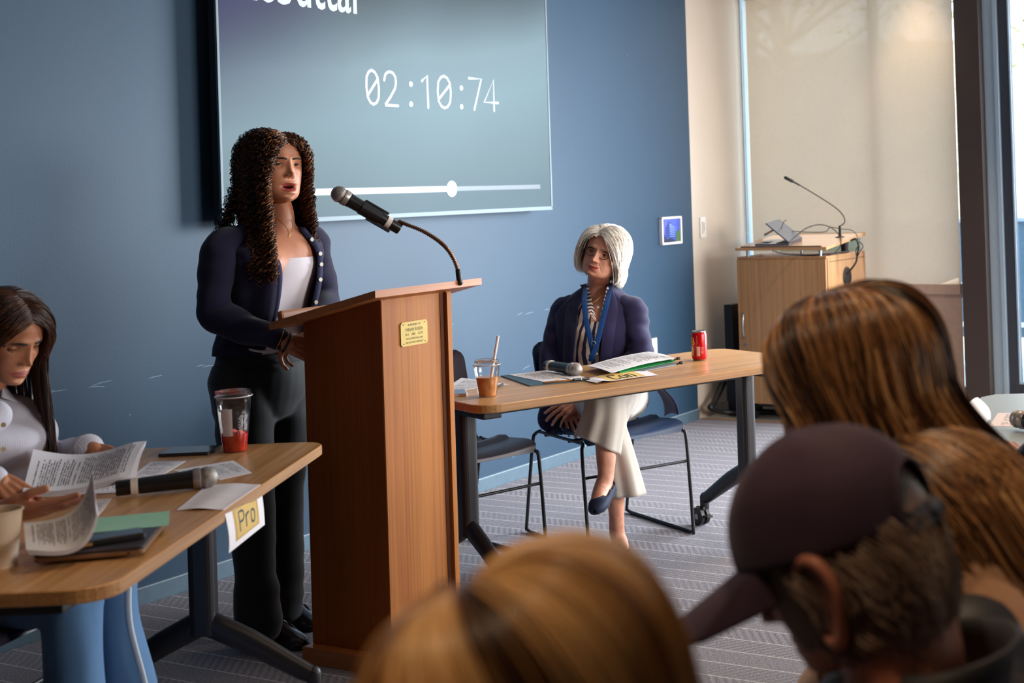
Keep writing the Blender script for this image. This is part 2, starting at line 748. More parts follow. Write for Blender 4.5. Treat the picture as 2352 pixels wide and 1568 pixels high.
UW = 4.5
UR = -5.2
VR = 8.3
CEIL = 2.9
room_obj('floor', rb(UR, 3.85, 0, VR, -.1, 0), m_carpet)
room_obj('floor_hard_strip', rb(3.85, UW + .3, 0, VR, -.1, 0), m_hard)
room_obj('trim_carpet_edge', rb(3.84, 3.865, .0, VR, -.02, .004), M('carpet_edge_strip', (170, 130, 92), .4))
room_obj('ceiling', rb(UR, UW + .3, 0, VR, CEIL, CEIL + .1), m_ceil)
room_obj('wall_front', rb(UR, 3.83, -.15, 0, -.1, CEIL), m_blue)
room_obj('wall_corner', rb(3.83, UW + .3, -.15, 0, -.1, CEIL), m_cream)
room_obj('wall_rear', rb(UR - .1, UR, -.15, VR, -.1, CEIL), M('rear_wall_paint', (110, 110, 116), .8))
room_obj('wall_right', rb(UR, UW + .3, VR, VR + .1, -.1, CEIL), M('right_wall_paint', (150, 140, 130), .8))
room_obj('baseboard_front', rb(UR, 3.83, 0, .009, 0, .065, .003), m_bbblue)
room_obj('baseboard_corner', rb(3.83, UW, 0, .009, 0, .065, .003), m_bbcream)
# thin pale lip on the baseboard
room_obj('trim_baseboard', rb(UR, 3.83, 0, .011, .061, .066, .001), M('baseboard_lip', (136, 152, 164), .4))

# window wall -------------------------------------------------------------
m_colmn = M('brown_column_metal', (70, 58, 54), .42, metal=.25, vary=.05, scale=3)
m_alu = M('pale_blue_aluminium', (170, 190, 208), .38, metal=.2, vary=.02)
m_dframe = M('dark_door_frame', (62, 64, 74), .4, metal=.3)
room_obj('wall_window', join(rb(UW, UW + .2, .0, 1.60, 0, .10), rb(UW, UW + .2, -.0, VR, 2.72, CEIL)), m_cream)
room_obj('trim_column', rb(4.40, UW + .2, 1.545, 1.70, 0, CEIL, .004), m_colmn)
room_obj('trim_jamb', join(rb(UW - .02, UW + .12, 1.70, 1.765, .1, 2.72, .004), rb(UW - .03, UW + .1, 1.765, 1.79, .1, 2.72, .003)), m_alu)
# glazed door / storefront right of the column
dr = room_obj('door_1', join(rb(UW, UW + .07, 1.79, 1.855, .12, 2.72, .004), rb(UW, UW + .07, 1.855, 4.9, .12, .19, .004), rb(UW, UW + .07, 1.855, 4.9, 2.62, 2.72, .004),
                             rb(UW, UW + .07, 3.3, 3.38, .19, 2.62, .004), rb(UW, UW + .07, 4.82, 4.9, .19, 2.62, .004)), m_dframe)
gl = mesh('glass_pane', *rb(UW + .03, UW + .036, 1.855, 3.3, .19, 2.62), clear('window_glass', (.93, .97, 1, 1), .02, .01, .99), dr)
gl2 = mesh('glass_pane', *rb(UW + .03, UW + .036, 3.38, 4.82, .19, 2.62), gl.data.materials[0], dr)
bead = mesh('glazing_bead', *join(rb(UW - .004, UW + .004, 1.852, 1.862, .19, 2.62), rb(UW - .004, UW + .004, 1.852, 3.3, .186, .196)), m_alu, dr)
room_obj('wall_window_side', rb(UW, UW + .2, 4.9, VR, 0, CEIL), m_cream)
room_obj('trim_sill', rb(UW - .03, UW + .2, 1.70, 4.9, 0, .12, .004), M('sill_metal', (120, 126, 132), .4))
# shaded window left of the column
wn = room_obj('window_1', join(rb(UW + .05, UW + .12, -.012, .006, .1, 2.72, .003), rb(UW + .05, UW + .12, 1.50, 1.545, .1, 2.72, .003), rb(UW + .05, UW + .12, .0, 1.54, .1, .15, .003),
                               rb(UW + .05, UW + .12, .0, 1.54, .70, .79, .003), rb(UW + .05, UW + .12, .92, .97, .79, 2.72, .003)), m_alu)
mesh('glass_pane', *rb(UW + .08, UW + .086, .004, 1.51, .14, 2.70), gl.data.materials[0], wn)


def shade_mat():
    s = NT('roller_shade_fabric')
    c = s.coord((900, 900, 900))
    w1 = s.n('ShaderNodeTexNoise', i_Scale=1.0, i_Detail=2.0)
    s.l(s.coord((1, 420, 30)), w1.inputs['Vector'])
    w2 = s.n('ShaderNodeTexNoise', i_Scale=1.0, i_Detail=2.0)
    s.l(s.coord((1, 30, 420)), w2.inputs['Vector'])
    f = s.math('MULTIPLY', s.math('ADD', w1.outputs[0], w2.outputs[0]), .5)
    col = s.ramp(f, [(.36, lin((222, 208, 194))), (.64, lin((234, 222, 208)))])
    df = s.n('ShaderNodeBsdfDiffuse')
    s.l(col, df.inputs[0])
    tl = s.n('ShaderNodeBsdfTranslucent')
    tl.inputs[0].default_value = lin((240, 226, 208))
    tp = s.n('ShaderNodeBsdfTransparent')
    m1 = s.n('ShaderNodeMixShader', i_0=.5)
    m2 = s.n('ShaderNodeMixShader', i_0=.14)
    s.l(df.outputs[0], m1.inputs[1])
    s.l(tl.outputs[0], m1.inputs[2])
    s.l(m1.outputs[0], m2.inputs[1])
    s.l(tp.outputs[0], m2.inputs[2])
    s.l(m2.outputs[0], s.out.inputs[0])
    return s.m


sh = thing('roller_shade', 'cream woven roller shade pulled down over the corner window', 'window shade', W0, RZ)
mesh('shade_fabric', *rb(UW - .018, UW - .016, .085, 1.51, .79, 2.66), shade_mat(), sh)
mesh('shade_roller', *tube([(UW - .02, -.09, 2.68), (UW - .02, -1.5, 2.68)], .025, 16), m_white, sh)
mesh('mullion_shadow_bar', *rb(UW - .03, UW - .008, .085, 1.51, .728, .79, .004), M('mullion_shadow_tone', (172, 150, 138), .7), sh)  # bar added for the darker mullion band showing through the shade
mesh('lower_panel', *rb(UW - .014, UW - .012, .085, 1.51, .10, .73), sh.children[0].data.materials[0], sh)
mesh('pull_chain', *tube([(UW - .05, -.045, 2.6), (UW - .05, -.045, 1.14), (UW - .05, -.058, 1.12), (UW - .05, -.07, 1.14), (UW - .05, -.07, 2.6)], .0022, 6), m_white, sh)

# outside ------------------------------------------------------------------
m_hill = M('dry_hillside', (196, 178, 152), .95, vary=.35, scale=1.6)
m_conc = M('pale_concrete', (176, 184, 180), .8, vary=.12, scale=3)
room_obj('floor_terrace', rb(UW + .3, 7.3, -6, 9, -.1, .02), m_conc)
hv, hf = [], []
nx, ny = 40, 40
for i in range(nx):
    for j in range(ny):
        u = 7.3 + i * .75
        v = -22 + j * 1.4
        z = -.6 + (i / nx) ** 1.1 * 6.5 + .5 * mnoise.noise(Vector((u * .3, v * .3, 0)))
        hv.append((u, -v, z))
for i in range(nx - 1):
    for j in range(ny - 1):
        a = i * ny + j
        hf.append((a, a + 1, a + ny + 1, a + ny))
ho = mesh('hillside', hv, hf, m_hill, smooth=True)
ho.location = W0
ho.rotation_euler = (0, 0, RZ)
ho['label'] = 'pale dry hillside rising outside behind the glass railing'
ho['category'] = 'hillside'
structure(ho)
rl = thing('glass_railing', 'blue-grey glass terrace railing with a white lower rail outside the door', 'railing', W0, RZ)
m_rail_gl = M('railing_glass', (96, 122, 142), .2, vary=.05)
mesh('panel', *rb(6.6, 6.62, -5, 8, .22, 1.10), m_rail_gl, rl)
mesh('top_rail', *rb(6.58, 6.64, -5, 8, 1.10, 1.13, .004), m_alu, rl)
mesh('lower_rail', *rb(6.56, 6.6, -5, 8, .30, .335, .004), m_white, rl)


def tree(i, u, v, h, label):
    rr = np.random.default_rng(100 + i)
    t = thing('tree', label, 'tree', UV(u, v, .0), 0, None)
    parts = [tube([(0, 0, -.6), (.1, 0, h * .3), (-.1, .1, h * .6), (.1, .1, h * .9)], [.15, .12, .08, .03], 8, 12)]
    tips = []
    for k in range(16):
        a = rr.uniform(0, 6.28)
        z = h * rr.uniform(.3, .85)
        L = h * rr.uniform(.18, .34)
        e = np.array([math.cos(a) * L, math.sin(a) * L, z + L * .6])
        parts.append(tube([(0, 0, z), e * [.5, .5, 1] + [0, 0, -L * .3], e], [.045, .03, .012], 6, 8))
        tips += [e, e * [.6, .6, 1]]
    mesh('trunk', *join(*parts), m_bark, t, smooth=True)
    V, Fc = [], []
    for p in tips:
        for k in range(70):
            c = p + rr.normal(0, h * .065, 3)
            d1 = rr.normal(0, 1, 3)
            d1 /= np.linalg.norm(d1)
            d2 = np.cross(d1, rr.normal(0, 1, 3))
            d2 /= np.linalg.norm(d2)
            n = len(V)
            V += [c - d1 * .07, c + d2 * .03, c + d1 * .07, c - d2 * .03]
            Fc.append((n, n + 1, n + 2, n + 3))
    mesh('foliage', V, Fc, m_leaf, t)
    return t


m_bark = M('pale_bark', (190, 182, 172), .9, vary=.3)
m_leaf = M('pale_green_leaves', (150, 164, 96), .8, vary=.3, scale=2)
tree(0, 9.5, 2.6, 5.5, 'pale slender tree seen through the glazed door beside the column')
tree(1, 12.5, -3.5, 6.5, 'leafy tree on the hillside dimly seen through the left part of the roller shade')
tree(2, 16.5, -.5, 7.5, 'leafy tree showing faintly through the upper roller shade')
tree(3, 21, 6.5, 8.0, 'distant bare-branched tree high on the slope outside the door')

# small wall fittings ---------------------------------------------------------
t = thing('light_switch', 'white rocker light switch plate on the cream wall by the blue wall edge', 'light switch', UV(3.955, .0, 1.118), RZ)
mesh('switch_plate', *box((0, -.004, .066), (.07, .008, .13), .003), m_white, t)
mesh('rocker', *box((0, -.010, .066), (.03, .006, .075), .002), M('rocker_white', (214, 208, 200), .4), t)
mesh('button', *box((0, -.0135, .07), (.004, .003, .05)), M('grey_marks', (150, 148, 146), .5), t)
t = thing('wall_outlet', 'white electrical outlet low on the blue wall behind the table', 'wall outlet', UV(3.319, 0, .44), RZ)
mesh('outlet_plate', *box((0, -.004, .06), (.072, .008, .118), .003), m_white, t)
for dz in (.036, .084):
    mesh('socket', *join(*[box((dx, -.0085, dz), (.003, .002, .012)) for dx in (-.008, .008)]), m_black, t)

# framed picture ---------------------------------------------------------------
t = thing('framed_picture', 'small white-framed picture of a blue modern building on the blue wall', 'picture', UV(3.545, .0, 1.1), RZ)
fw, fh = .235, .165
m_frame = M('white_frame', (232, 228, 230), .4)
mesh('frame', *join(box((0, -.012, .006), (fw, .024, .013), .002), box((0, -.012, fh - .006), (fw, .024, .013), .002), box((-fw / 2 + .007, -.012, fh / 2), (.014, .024, fh), .002), box((fw / 2 - .007, -.012, fh / 2), (.014, .024, fh), .002)), m_frame, t)


def flat(poly, y):
    P = [(x, y, z) for x, z in poly]
    return np.array(P), [tuple(range(len(P)))]


m_sky = NT('picture_sky')
_v = m_sky.n('ShaderNodeTexNoise', i_Scale=14.0, i_Detail=4.0)
m_sky.l(m_sky.coord(), _v.inputs['Vector'])
m_sky.l(m_sky.ramp(_v.outputs[0], [(.35, lin((48, 84, 190))), (.6, lin((86, 96, 200))), (.75, lin((130, 110, 200)))]), m_sky.b.inputs['Base Color'])
pic = mesh('picture_print', *box((0, -.006, fh / 2), (fw - .02, .01, fh - .02)), m_sky.m, t)
mesh('building_shape', *join(flat([(-.062, .03), (-.062, .1), (-.018, .138), (-.018, .03)], -.0118), flat([(-.018, .03), (-.018, .138), (.062, .098), (.062, .035)], -.0118)),
     [M('picture_building', (36, 60, 140), .5)], pic)
mesh('window_rows', *join(*[flat([(-.012, .045 + k * .014), (-.012, .050 + k * .0155), (.058, .046 + k * .0105), (.058, .042 + k * .0105)], -.0124) for k in range(6)]), M('picture_windows', (120, 150, 220), .5), pic)
mesh('tree_shapes', *join(flat([(-.107, .012), (-.107, .06), (-.09, .075), (-.07, .05), (-.05, .03), (.0, .035), (.05, .025), (.06, .012)], -.0126)), M('picture_dark_trees', (22, 34, 66), .6), pic)
mesh('green_shape', *join(flat([(.06, .012), (.066, .07), (.09, .085), (.107, .075), (.107, .012)], -.0128)), M('picture_green', (66, 104, 52), .6), pic)

# scuffs on the blue wall
m_scuff = M('pale_scuff', (120, 142, 160), .6)
SC_ = [((86, 908), (155, 894)), ((95, 904), (125, 896)), ((204, 889), (240, 888)), ((210, 886), (258, 873)), ((342, 869), (372, 862)), ((452, 842), (470, 838)), ((466, 843), (490, 839)),
       ((1188, 724), (1200, 718)), ((1206, 722), (1226, 716)), ((1250, 712), (1262, 710)), ((1024, 748), (1042, 744)), ((1176, 1052), (1190, 1040)), ((297, 952), (300, 955)), ((1440, 125), (1442, 127)), ((1200, 849), (1218, 839))]
V, Fc = [], []
prt = []
for a, b in SC_:
    p, q = onplane(*a, W0, ND), onplane(*b, W0, ND)
    m = (p + q) / 2 + np.array([0, 0, .002])
    prt.append(tube([p, m, q], [.0005, .0010, .0005], 5, ref=ND, r2=[.0007, .0015, .0007]))
o = mesh('trim_wall_scuffs', *join(*prt), m_scuff)
structure(o)

# ceiling downlights -------------------------------------------------------------
for i, (u, v) in enumerate(DOWN):
    t = thing('ceiling_downlight', 'round recessed ceiling downlight', 'ceiling light', UV(u, v, CEIL - .03), 0, 'recessed ceiling downlights')
    mesh('trim_ring', *lathe([(.07, .0), (.095, .0), (.095, .03), (.07, .03), (.07, 0)], 24, cap=False), m_white, t)

# ------------------------------------------------------------------ wall screen
SV = .10
sc_ = thing('wall_display', 'large wall-mounted display with a silver edge showing a countdown timer', 'screen', UV(1.152, 0, 1.345), RZ)
SW, SH = 2.13, 1.215
m_bezel = M('silver_bezel', (104, 118, 126), .55, metal=.2, vary=.02)
mesh('housing', *box((0, -.075, SH / 2), (SW - .01, .045, SH - .01), .004), m_black, sc_)
mesh('wall_mount', *box((-.03, -.028, SH * .46), (SW - .5, .054, SH * .86), .01), m_black, sc_)
mesh('bezel', *join(box((0, -.096, .009), (SW, .012, .020), .003), box((0, -.096, SH - .006), (SW, .012, .012), .003), box((-SW / 2 + .006, -.096, SH / 2), (.012, .012, SH), .003), box((SW / 2 - .006, -.096, SH / 2), (.012, .012, SH), .003)), m_bezel, sc_)


def screen_mat():
    s = NT('display_with_reflections')
    tc = s.n('ShaderNodeTexCoord')
    sp = s.n('ShaderNodeSeparateXYZ')
    s.l(tc.outputs['Object'], sp.inputs[0])
    x, z = sp.outputs[0], sp.outputs[2]
    no = s.n('ShaderNodeTexNoise', i_Scale=1.1, i_Detail=1.0)
    s.l(tc.outputs['Object'], no.inputs['Vector'])
    zz = s.math('SUBTRACT', s.math('ADD', z, s.math('MULTIPLY', s.math('SUBTRACT', no.outputs[0], .5), .35)), s.math('MULTIPLY', x, .16))
    base = s.ramp(s.math('DIVIDE', zz, 1.2), [(.0, lin((106, 138, 154))), (.12, lin((118, 150, 162))), (.38, lin((142, 176, 190))), (.58, lin((144, 174, 186))), (.74, lin((104, 128, 140))), (.88, lin((64, 72, 80))), (1, lin((54, 58, 66)))])  # screen content and room reflections painted together into one glowing gradient
    # purple cast in the upper left
    pu = s.math('MULTIPLY', s.ramp_f(x, -1.05, -.35, 1, 0), s.ramp_f(z, .35, .85, 0, 1))
    mx = s.n('ShaderNodeMix', data_type='RGBA')
    s.l(pu, mx.inputs[0])
    s.l(base, mx.inputs[6])
    mx.inputs[7].default_value = lin((62, 62, 116))
    lf = s.n('ShaderNodeMix', data_type='RGBA', blend_type='MULTIPLY')
    lf.inputs[0].default_value = 1
    s.l(mx.outputs[2], lf.inputs[6])
    g = s.n('ShaderNodeCombineColor')
    k = s.ramp_f(x, -1.1, .1, .70, 1.0)
    for i in range(3):
        s.l(k, g.inputs[i])
    s.l(g.outputs[0], lf.inputs[7])
    s.b.inputs['Base Color'].default_value = (.01, .012, .014, 1)
    s.b.inputs['Roughness'].default_value = .5
    s.b.inputs['Specular IOR Level'].default_value = .12
    s.l(lf.outputs[2], s.b.inputs['Emission Color'])
    s.b.inputs['Emission Strength'].default_value = .92
    return s.m


def _ramp_f(s, x, a, b, c, d):
    r = s.n('ShaderNodeMapRange')
    r.inputs['From Min'].default_value = a
    r.inputs['From Max'].default_value = b
    r.inputs['To Min'].default_value = c
    r.inputs['To Max'].default_value = d
    s.l(x, r.inputs[0])
    return r.outputs[0]


NT.ramp_f = _ramp_f
scr = mesh('screen_surface', *box((0, -.099, SH / 2), (SW - .022, .004, SH - .026)), screen_mat(), sc_)
mesh('edge_line', *box((SW / 2 - .014, -.1015, SH / 2), (.004, .002, SH - .03)), m_black, sc_)
SO = UV(1.152, 0, 1.345)


def S_(px, py, v=.1025):
    """picture position -> local x, z on the display face"""
    p = onplane(px, py, W0 + ND * v, ND)
    q = p - SO
    return np.array([q @ WD, q[2]])


m_digit = emis('display_white', (224, 232, 250), .95)
m_dim = emis('display_dim', (150, 172, 196), .75)
GL = {
    '0': [[(.5, 1), (.28, .95), (.1, .8), (.04, .5), (.1, .2), (.28, .05), (.5, 0), (.72, .05), (.9, .2), (.96, .5), (.9, .8), (.72, .95), (.5, 1)], [(.1, .26), (.9, .74)]],
    '2': [[(.06, .74), (.14, .9), (.32, .98), (.5, 1), (.7, .97), (.86, .86), (.9, .7), (.82, .52), (.45, .24), (.08, .02), (.08, 0), (.98, 0)]],
    '1': [[(.25, .82), (.7, 1), (.7, 0)]],
    '7': [[(.02, 1), (.95, 1), (.36, 0)]],
    '4': [[(.72, 0), (.72, 1), (.0, .26), (1.02, .26)]],
}


def glyph(ch, bl, br, tl, r):
    """glyph on the display; bl/br/tl = picture positions of its box corners"""
    a, b, c = S_(*bl), S_(*br), S_(*tl)
    out = []
    for q in GL[ch]:
        out.append([a + (b - a) * s + (c - a) * t for s, t in q])
    return strokes(out, r, -.1018, 6)


digs = [('0', (843, 239), (874, 240), (838, 160)), ('2', (883, 241), (915, 243), (880, 163)), ('1', (965, 246), (992, 247), (962, 172)), ('0', (1005, 247), (1038, 249), (1003, 173)),
        ('7', (1079, 251), (1109, 252), (1077, 179.5)), ('4', (1113, 253), (1144, 254.5), (1111, 182))]
for ch, a, b, c in digs:
    V, Fc = glyph(ch, a, b, c, .0078)
    V[:, 1] = -.1018 + (V[:, 1] + .1018) * .12
    mesh('digit', V, Fc, m_digit, scr)
for px, py in ((944, 193), (944.5, 239), (1060, 202), (1060.5, 245)):
    q = S_(px, py)
    V, Fc = tube([(q[0], -.1014, q[1]), (q[0], -.1022, q[1])], .013, 16, dome=False)
    mesh('colon_dot', V, Fc, m_digit, scr)
a, b, c = S_(713, 441.4), S_(1038, 433.5), S_(1241, 428.6)
for nm, p, q, r, mm in (('progress_bar', a, b, .014, m_digit), ('progress_track', b, c, .011, m_dim)):
    V, Fc = tube([(p[0], -.1016, p[1]), (q[0], -.1016, q[1])], r, 12, ref=(0, 0, 1), r2=.0006)
    mesh(nm, V, Fc, mm, scr)
V, Fc = tube([(b[0], -.1014, b[1]), (b[0], -.1028, b[1])], .038, 24, dome=False)
mesh('progress_knob', V, Fc, m_digit, scr)
p0, p1 = S_(560, 2.6), S_(801, 33.9)
# word sits on a horizontal base line; only its lower half is inside the picture
wd_ = abs(p1[0] - p0[0])
text('heading_word', 'Rebuttal', .285, m_digit, scr, ((S_(553, 2)[0] + S_(807, 34)[0]) / 2 + .003, -.1018, p0[1] + .097), (1, 0, 0), (0, 0, 1), .705, bold=.002)

# ------------------------------------------------------------------ tables
TH = .737


def table(o0, ang, long_sign, ln, dp, label, legspots):
    """o0: world position of the reference corner; x axis = long direction, y axis = depth"""
    t = thing('folding_table', label, 'table', (o0[0], o0[1], 0), math.pi / 2 - ang)
    # local: x = long axis, y = depth (left of x)
    V, Fc = prism(rrect(ln, dp, .075), TH - .028, TH, .0025)
    V = V + np.array([ln / 2, dp / 2, 0])
    mi = [0] * len(Fc)
    # faces of the rim use the edge band
    mi = [1 if abs(np.mean([V[i][2] for i in f]) - TH) > .003 and abs(np.mean([V[i][2] for i in f]) - TH + .028) > .003 else 0 for f in Fc]
    mesh('tabletop', V, Fc, [m_oak, m_oak_edge], t, mi=mi)
    mesh('cross_beam', *box((ln / 2, dp / 2, TH - .06), (ln - .34, .05, .05), .004), m_blackmetal, t)
    for lx in legspots:
        sgn = 1 if lx < ln / 2 else -1
        mesh('bracket', *join(box((lx + .0 * sgn, dp / 2, TH - .048), (.07, dp * .62, .04), .006), box((lx + .10 * sgn, dp * .30, TH - .036), (.12, .07, .018), .004)), m_blackmetal, t)
        mesh('post', *xf(prism(rrect(.062, .07, .02, 4), .24, TH - .05, .003), (lx, dp / 2, 0)), m_blackmetal, t)
        for sy in (-1, 1):
            y1 = dp / 2 + sy * (dp / 2 - .015)
            p = [(lx, dp / 2 + sy * .01, .27), (lx, dp / 2 + sy * .12, .215), (lx, y1 - sy * .035, .125), (lx, y1 - sy * .008, .112)]
            ft = mesh('foot', *join(tube(p, [.036, .034, .027, .024], 12, 14, ref=(0, 0, 1), r2=[.027, .025, .021, .02], smooth=False), tube([(lx, y1 - sy * .006, .118), (lx, y1 - sy * .006, .072)], .02, 12)), m_blackmetal, t, smooth=True)
            cx = lx - .018
            cs = mesh('caster', *join(tube([(cx - .022, y1, .04), (cx - .006, y1, .04)], .038, 24, dome=False), tube([(cx + .006, y1, .04), (cx + .022, y1, .04)], .038, 24, dome=False),
                                      box((cx, y1, .055), (.012, .05, .05), .006), box((cx - .0, y1 - .05, .045), (.03, .03, .008), .003)), m_black, t)
            mesh('wheel_hub', *join(tube([(cx - .024, y1, .04), (cx + .024, y1, .04)], .012, 12, dome=False), tube([(lx, y1, .062), (lx, y1, .08)], .007, 8, dome=False)), m_silver, cs)
    return t


table((-.949, 4.562), RTANG, 1, 1.50, .634, 'light oak folding table with the Con sign, in front of the seated older woman', (.108, 1.374))
table((-1.2174, 2.5334), LTANG, 1, 1.4756, .634, 'light oak folding table with the Pro sign in the left foreground', (.12, 1.339))

# ------------------------------------------------------------------ podium
PA = PANG
PP = np.array([math.sin(PA), math.cos(PA), 0])      # along its front
PQ = np.array([-PP[1], PP[0], 0])                   # towards the speaker
F0 = np.array([-1.163, 4.18, 0])
pod = thing('podium', 'tall wooden podium with a slanted top and a brass plaque on its front', 'podium', F0, math.pi / 2 - PA)
# local x = along the front (away from camera), local y = towards the speaker
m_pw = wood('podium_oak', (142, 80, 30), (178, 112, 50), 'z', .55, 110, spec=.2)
m_pws = wood('podium_shaded_side_oak', (128, 62, 10), (158, 80, 16), 'z', .5, 110, spec=.2)  # darker copy of the front oak, side shade painted into the colour
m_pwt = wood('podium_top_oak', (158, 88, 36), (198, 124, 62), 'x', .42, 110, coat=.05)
BW, BD = .345, .335
b0, b1, c0, c1 = .018, .018 + .325, .016, .327
zf, zb = 1.127, 1.056


def hexa(x0, x1, y0, y1, z0, zt0, zt1):
    """box whose top slopes from zt0 (at y0) to zt1 (at y1)"""
    V = [(x0, y0, z0), (x1, y0, z0), (x1, y1, z0), (x0, y1, z0), (x0, y0, zt0), (x1, y0, zt0), (x1, y1, zt1), (x0, y1, zt1)]
    return np.array(V, float), [(3, 2, 1, 0), (4, 5, 6, 7), (0, 1, 5, 4), (1, 2, 6, 5), (2, 3, 7, 6), (3, 0, 4, 7)]


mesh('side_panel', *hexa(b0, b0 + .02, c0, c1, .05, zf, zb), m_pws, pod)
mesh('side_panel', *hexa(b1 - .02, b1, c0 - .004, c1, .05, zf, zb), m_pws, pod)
mesh('front_panel', *box(((b0 + b1) / 2, c0 + .014, .05 + (zf - .05) / 2), (b1 - b0 - .041, .018, zf - .055), .001), m_pw, pod)
mesh('front_stile', *box((b0 + .012, c0 + .003, .05 + (zf - .055) / 2), (.022, .012, zf - .055), .001), m_pw, pod)
mesh('front_stile', *box((b1 - .012, c0 + .0, .05 + (zf - .055) / 2), (.022, .02, zf - .055), .001), m_pw, pod)
mesh('front_groove', *box((b1 - .034, c0 + .006, .05 + (zf - .055) / 2), (.016, .006, zf - .056)), M('groove_shadow_wood', (84, 38, 12), .6), pod)
mesh('inner_shelf', *box(((b0 + b1) / 2, .2, .78), (b1 - b0 - .042, .22, .018)), m_pw, pod)
for a in ((b0 + b1) / 2,):
    mesh('base_molding', *join(box((-.001, BD / 2 - .0, .026), (.04, BD + .0, .052), .004), box((BW + .012, BD / 2, .026), (.04, BD, .052), .004), box((BW / 2, .006, .026), (BW, .034, .052), .004)),
         wood('podium_base_oak', (150, 84, 34), (184, 110, 54), 'y', .35, 110, coat=.2), pod)
# slanted desk: front edge high, tilts down towards the speaker
fy = -.045
zt = 1.160


def P_(px, py, x):
    p = onplane(px, py, F0 + PP * x, PP) - F0
    return np.array([p @ PQ, p[2]])


lx0, lx1 = -.072, .437
e0, e1 = P_(844, 669.5, lx0), P_(618, 741, lx0)
th = .022
yb, zb_ = e1
sl = (zb_ - zt) / (yb - fy)
V = [(lx0, fy, zt - th), (lx1, fy, zt - th), (lx1, yb, zb_ - th * .5), (lx0, yb, zb_ - th * .5), (lx0, fy, zt), (lx1, fy, zt), (lx1, yb, zb_ + th * .5), (lx0, yb, zb_ + th * .5)]
V = np.array(V, float)
V[2:4, 2] = zb_ - th
V[6:8, 2] = zb_
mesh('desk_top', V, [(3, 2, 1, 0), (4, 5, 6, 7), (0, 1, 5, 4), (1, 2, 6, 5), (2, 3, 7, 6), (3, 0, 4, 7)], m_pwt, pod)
# book ledge at the low edge
ly = yb - .028
lz = zb_ + (ly - yb) * sl
mesh('book_ledge', *xf(box((0, 0, 0), (lx1 - lx0 - .03, .022, .03), .008), ((lx0 + lx1) / 2, ly, lz + .013), rx=math.atan(sl)), m_pwt, pod)
# plaque
fpy = c0 + .004
pl = []
for q in ((918.5, 741), (980, 732.5), (981, 788), (920, 796)):
    p = onplane(*q, F0 + PQ * fpy, -PQ) - F0
    pl.append((p @ PP, p[2]))
px0, px1 = (pl[0][0] + pl[3][0]) / 2, (pl[1][0] + pl[2][0]) / 2
pz1, pz0 = (pl[0][1] + pl[1][1]) / 2, (pl[2][1] + pl[3][1]) / 2
pw_, ph_ = px1 - px0, pz1 - pz0
plq = thing('brass_plaque', '', '', (0, 0, 0))
bpy.data.objects.remove(plq)
m_brass = M('brass', (176, 148, 66), .5, metal=.25, vary=.04, scale=60)
cc = .007
poly = [(cc, 0), (pw_ - cc, 0), (pw_, cc), (pw_, ph_ - cc), (pw_ - cc, ph_), (cc, ph_), (0, ph_ - cc), (0, cc)]
V, Fc = prism(poly, 0, .0016)
V = np.stack([px0 + V[:, 0], fpy - .001 - V[:, 2], pz0 + V[:, 1]], 1)
plate = mesh('plaque', V, Fc, m_brass, pod)
m_eng = M('engraved_dark', (78, 62, 30), .6)
yl = fpy - .0028
for s_, zz, sz, sx in (('IN MEMORY OF', .86, .0105, .82), ('MIRIAM RUBEN', .66, .0150, .80), ('BCL    2005    UCSD', .47, .0105, .92), ('"WITH SWEETNESS AND', .29, .0080, .92), ('WIT SHE WAS POSSESSED"', .13, .0080, .88)):
    text('engraving', s_, sz, m_eng, plate, ((px0 + px1) / 2, yl, pz0 + ph_ * zz), (1, 0, 0), (0, 0, 1), sx, depth=.0001)
for dx, dz in ((.1, .1), (.9, .1), (.1, .9), (.9, .9)):
    mesh('screw', *tube([(px0 + pw_ * dx, yl + .001, pz0 + ph_ * dz), (px0 + pw_ * dx, yl - .0008, pz0 + ph_ * dz)], .0019, 10, dome=False), m_eng, plate)

# ------------------------------------------------------------------ microphones
def grille_mat():
    s = NT('mic_grille')
    v = s.n('ShaderNodeTexVoronoi', i_Scale=420.0)
    s.l(s.coord(), v.inputs['Vector'])
    s.l(s.ramp(v.outputs[0], [(.0, lin((70, 62, 60))), (.45, lin((150, 142, 138))), (1, lin((172, 166, 160)))]), s.b.inputs['Base Color'])
    s.b.inputs['Metallic'].default_value = .5
    s.b.inputs['Roughness'].default_value = .45
    s.bump(v.outputs[0], .0006, 1)
    return s.m


m_grille = grille_mat()
m_micb = M('mic_black', (26, 24, 26), .3, vary=.1)
m_ring = M('mic_ring', (170, 160, 156), .35, metal=.6)
m_tape = M('mic_tape_white', (226, 214, 204), .6)


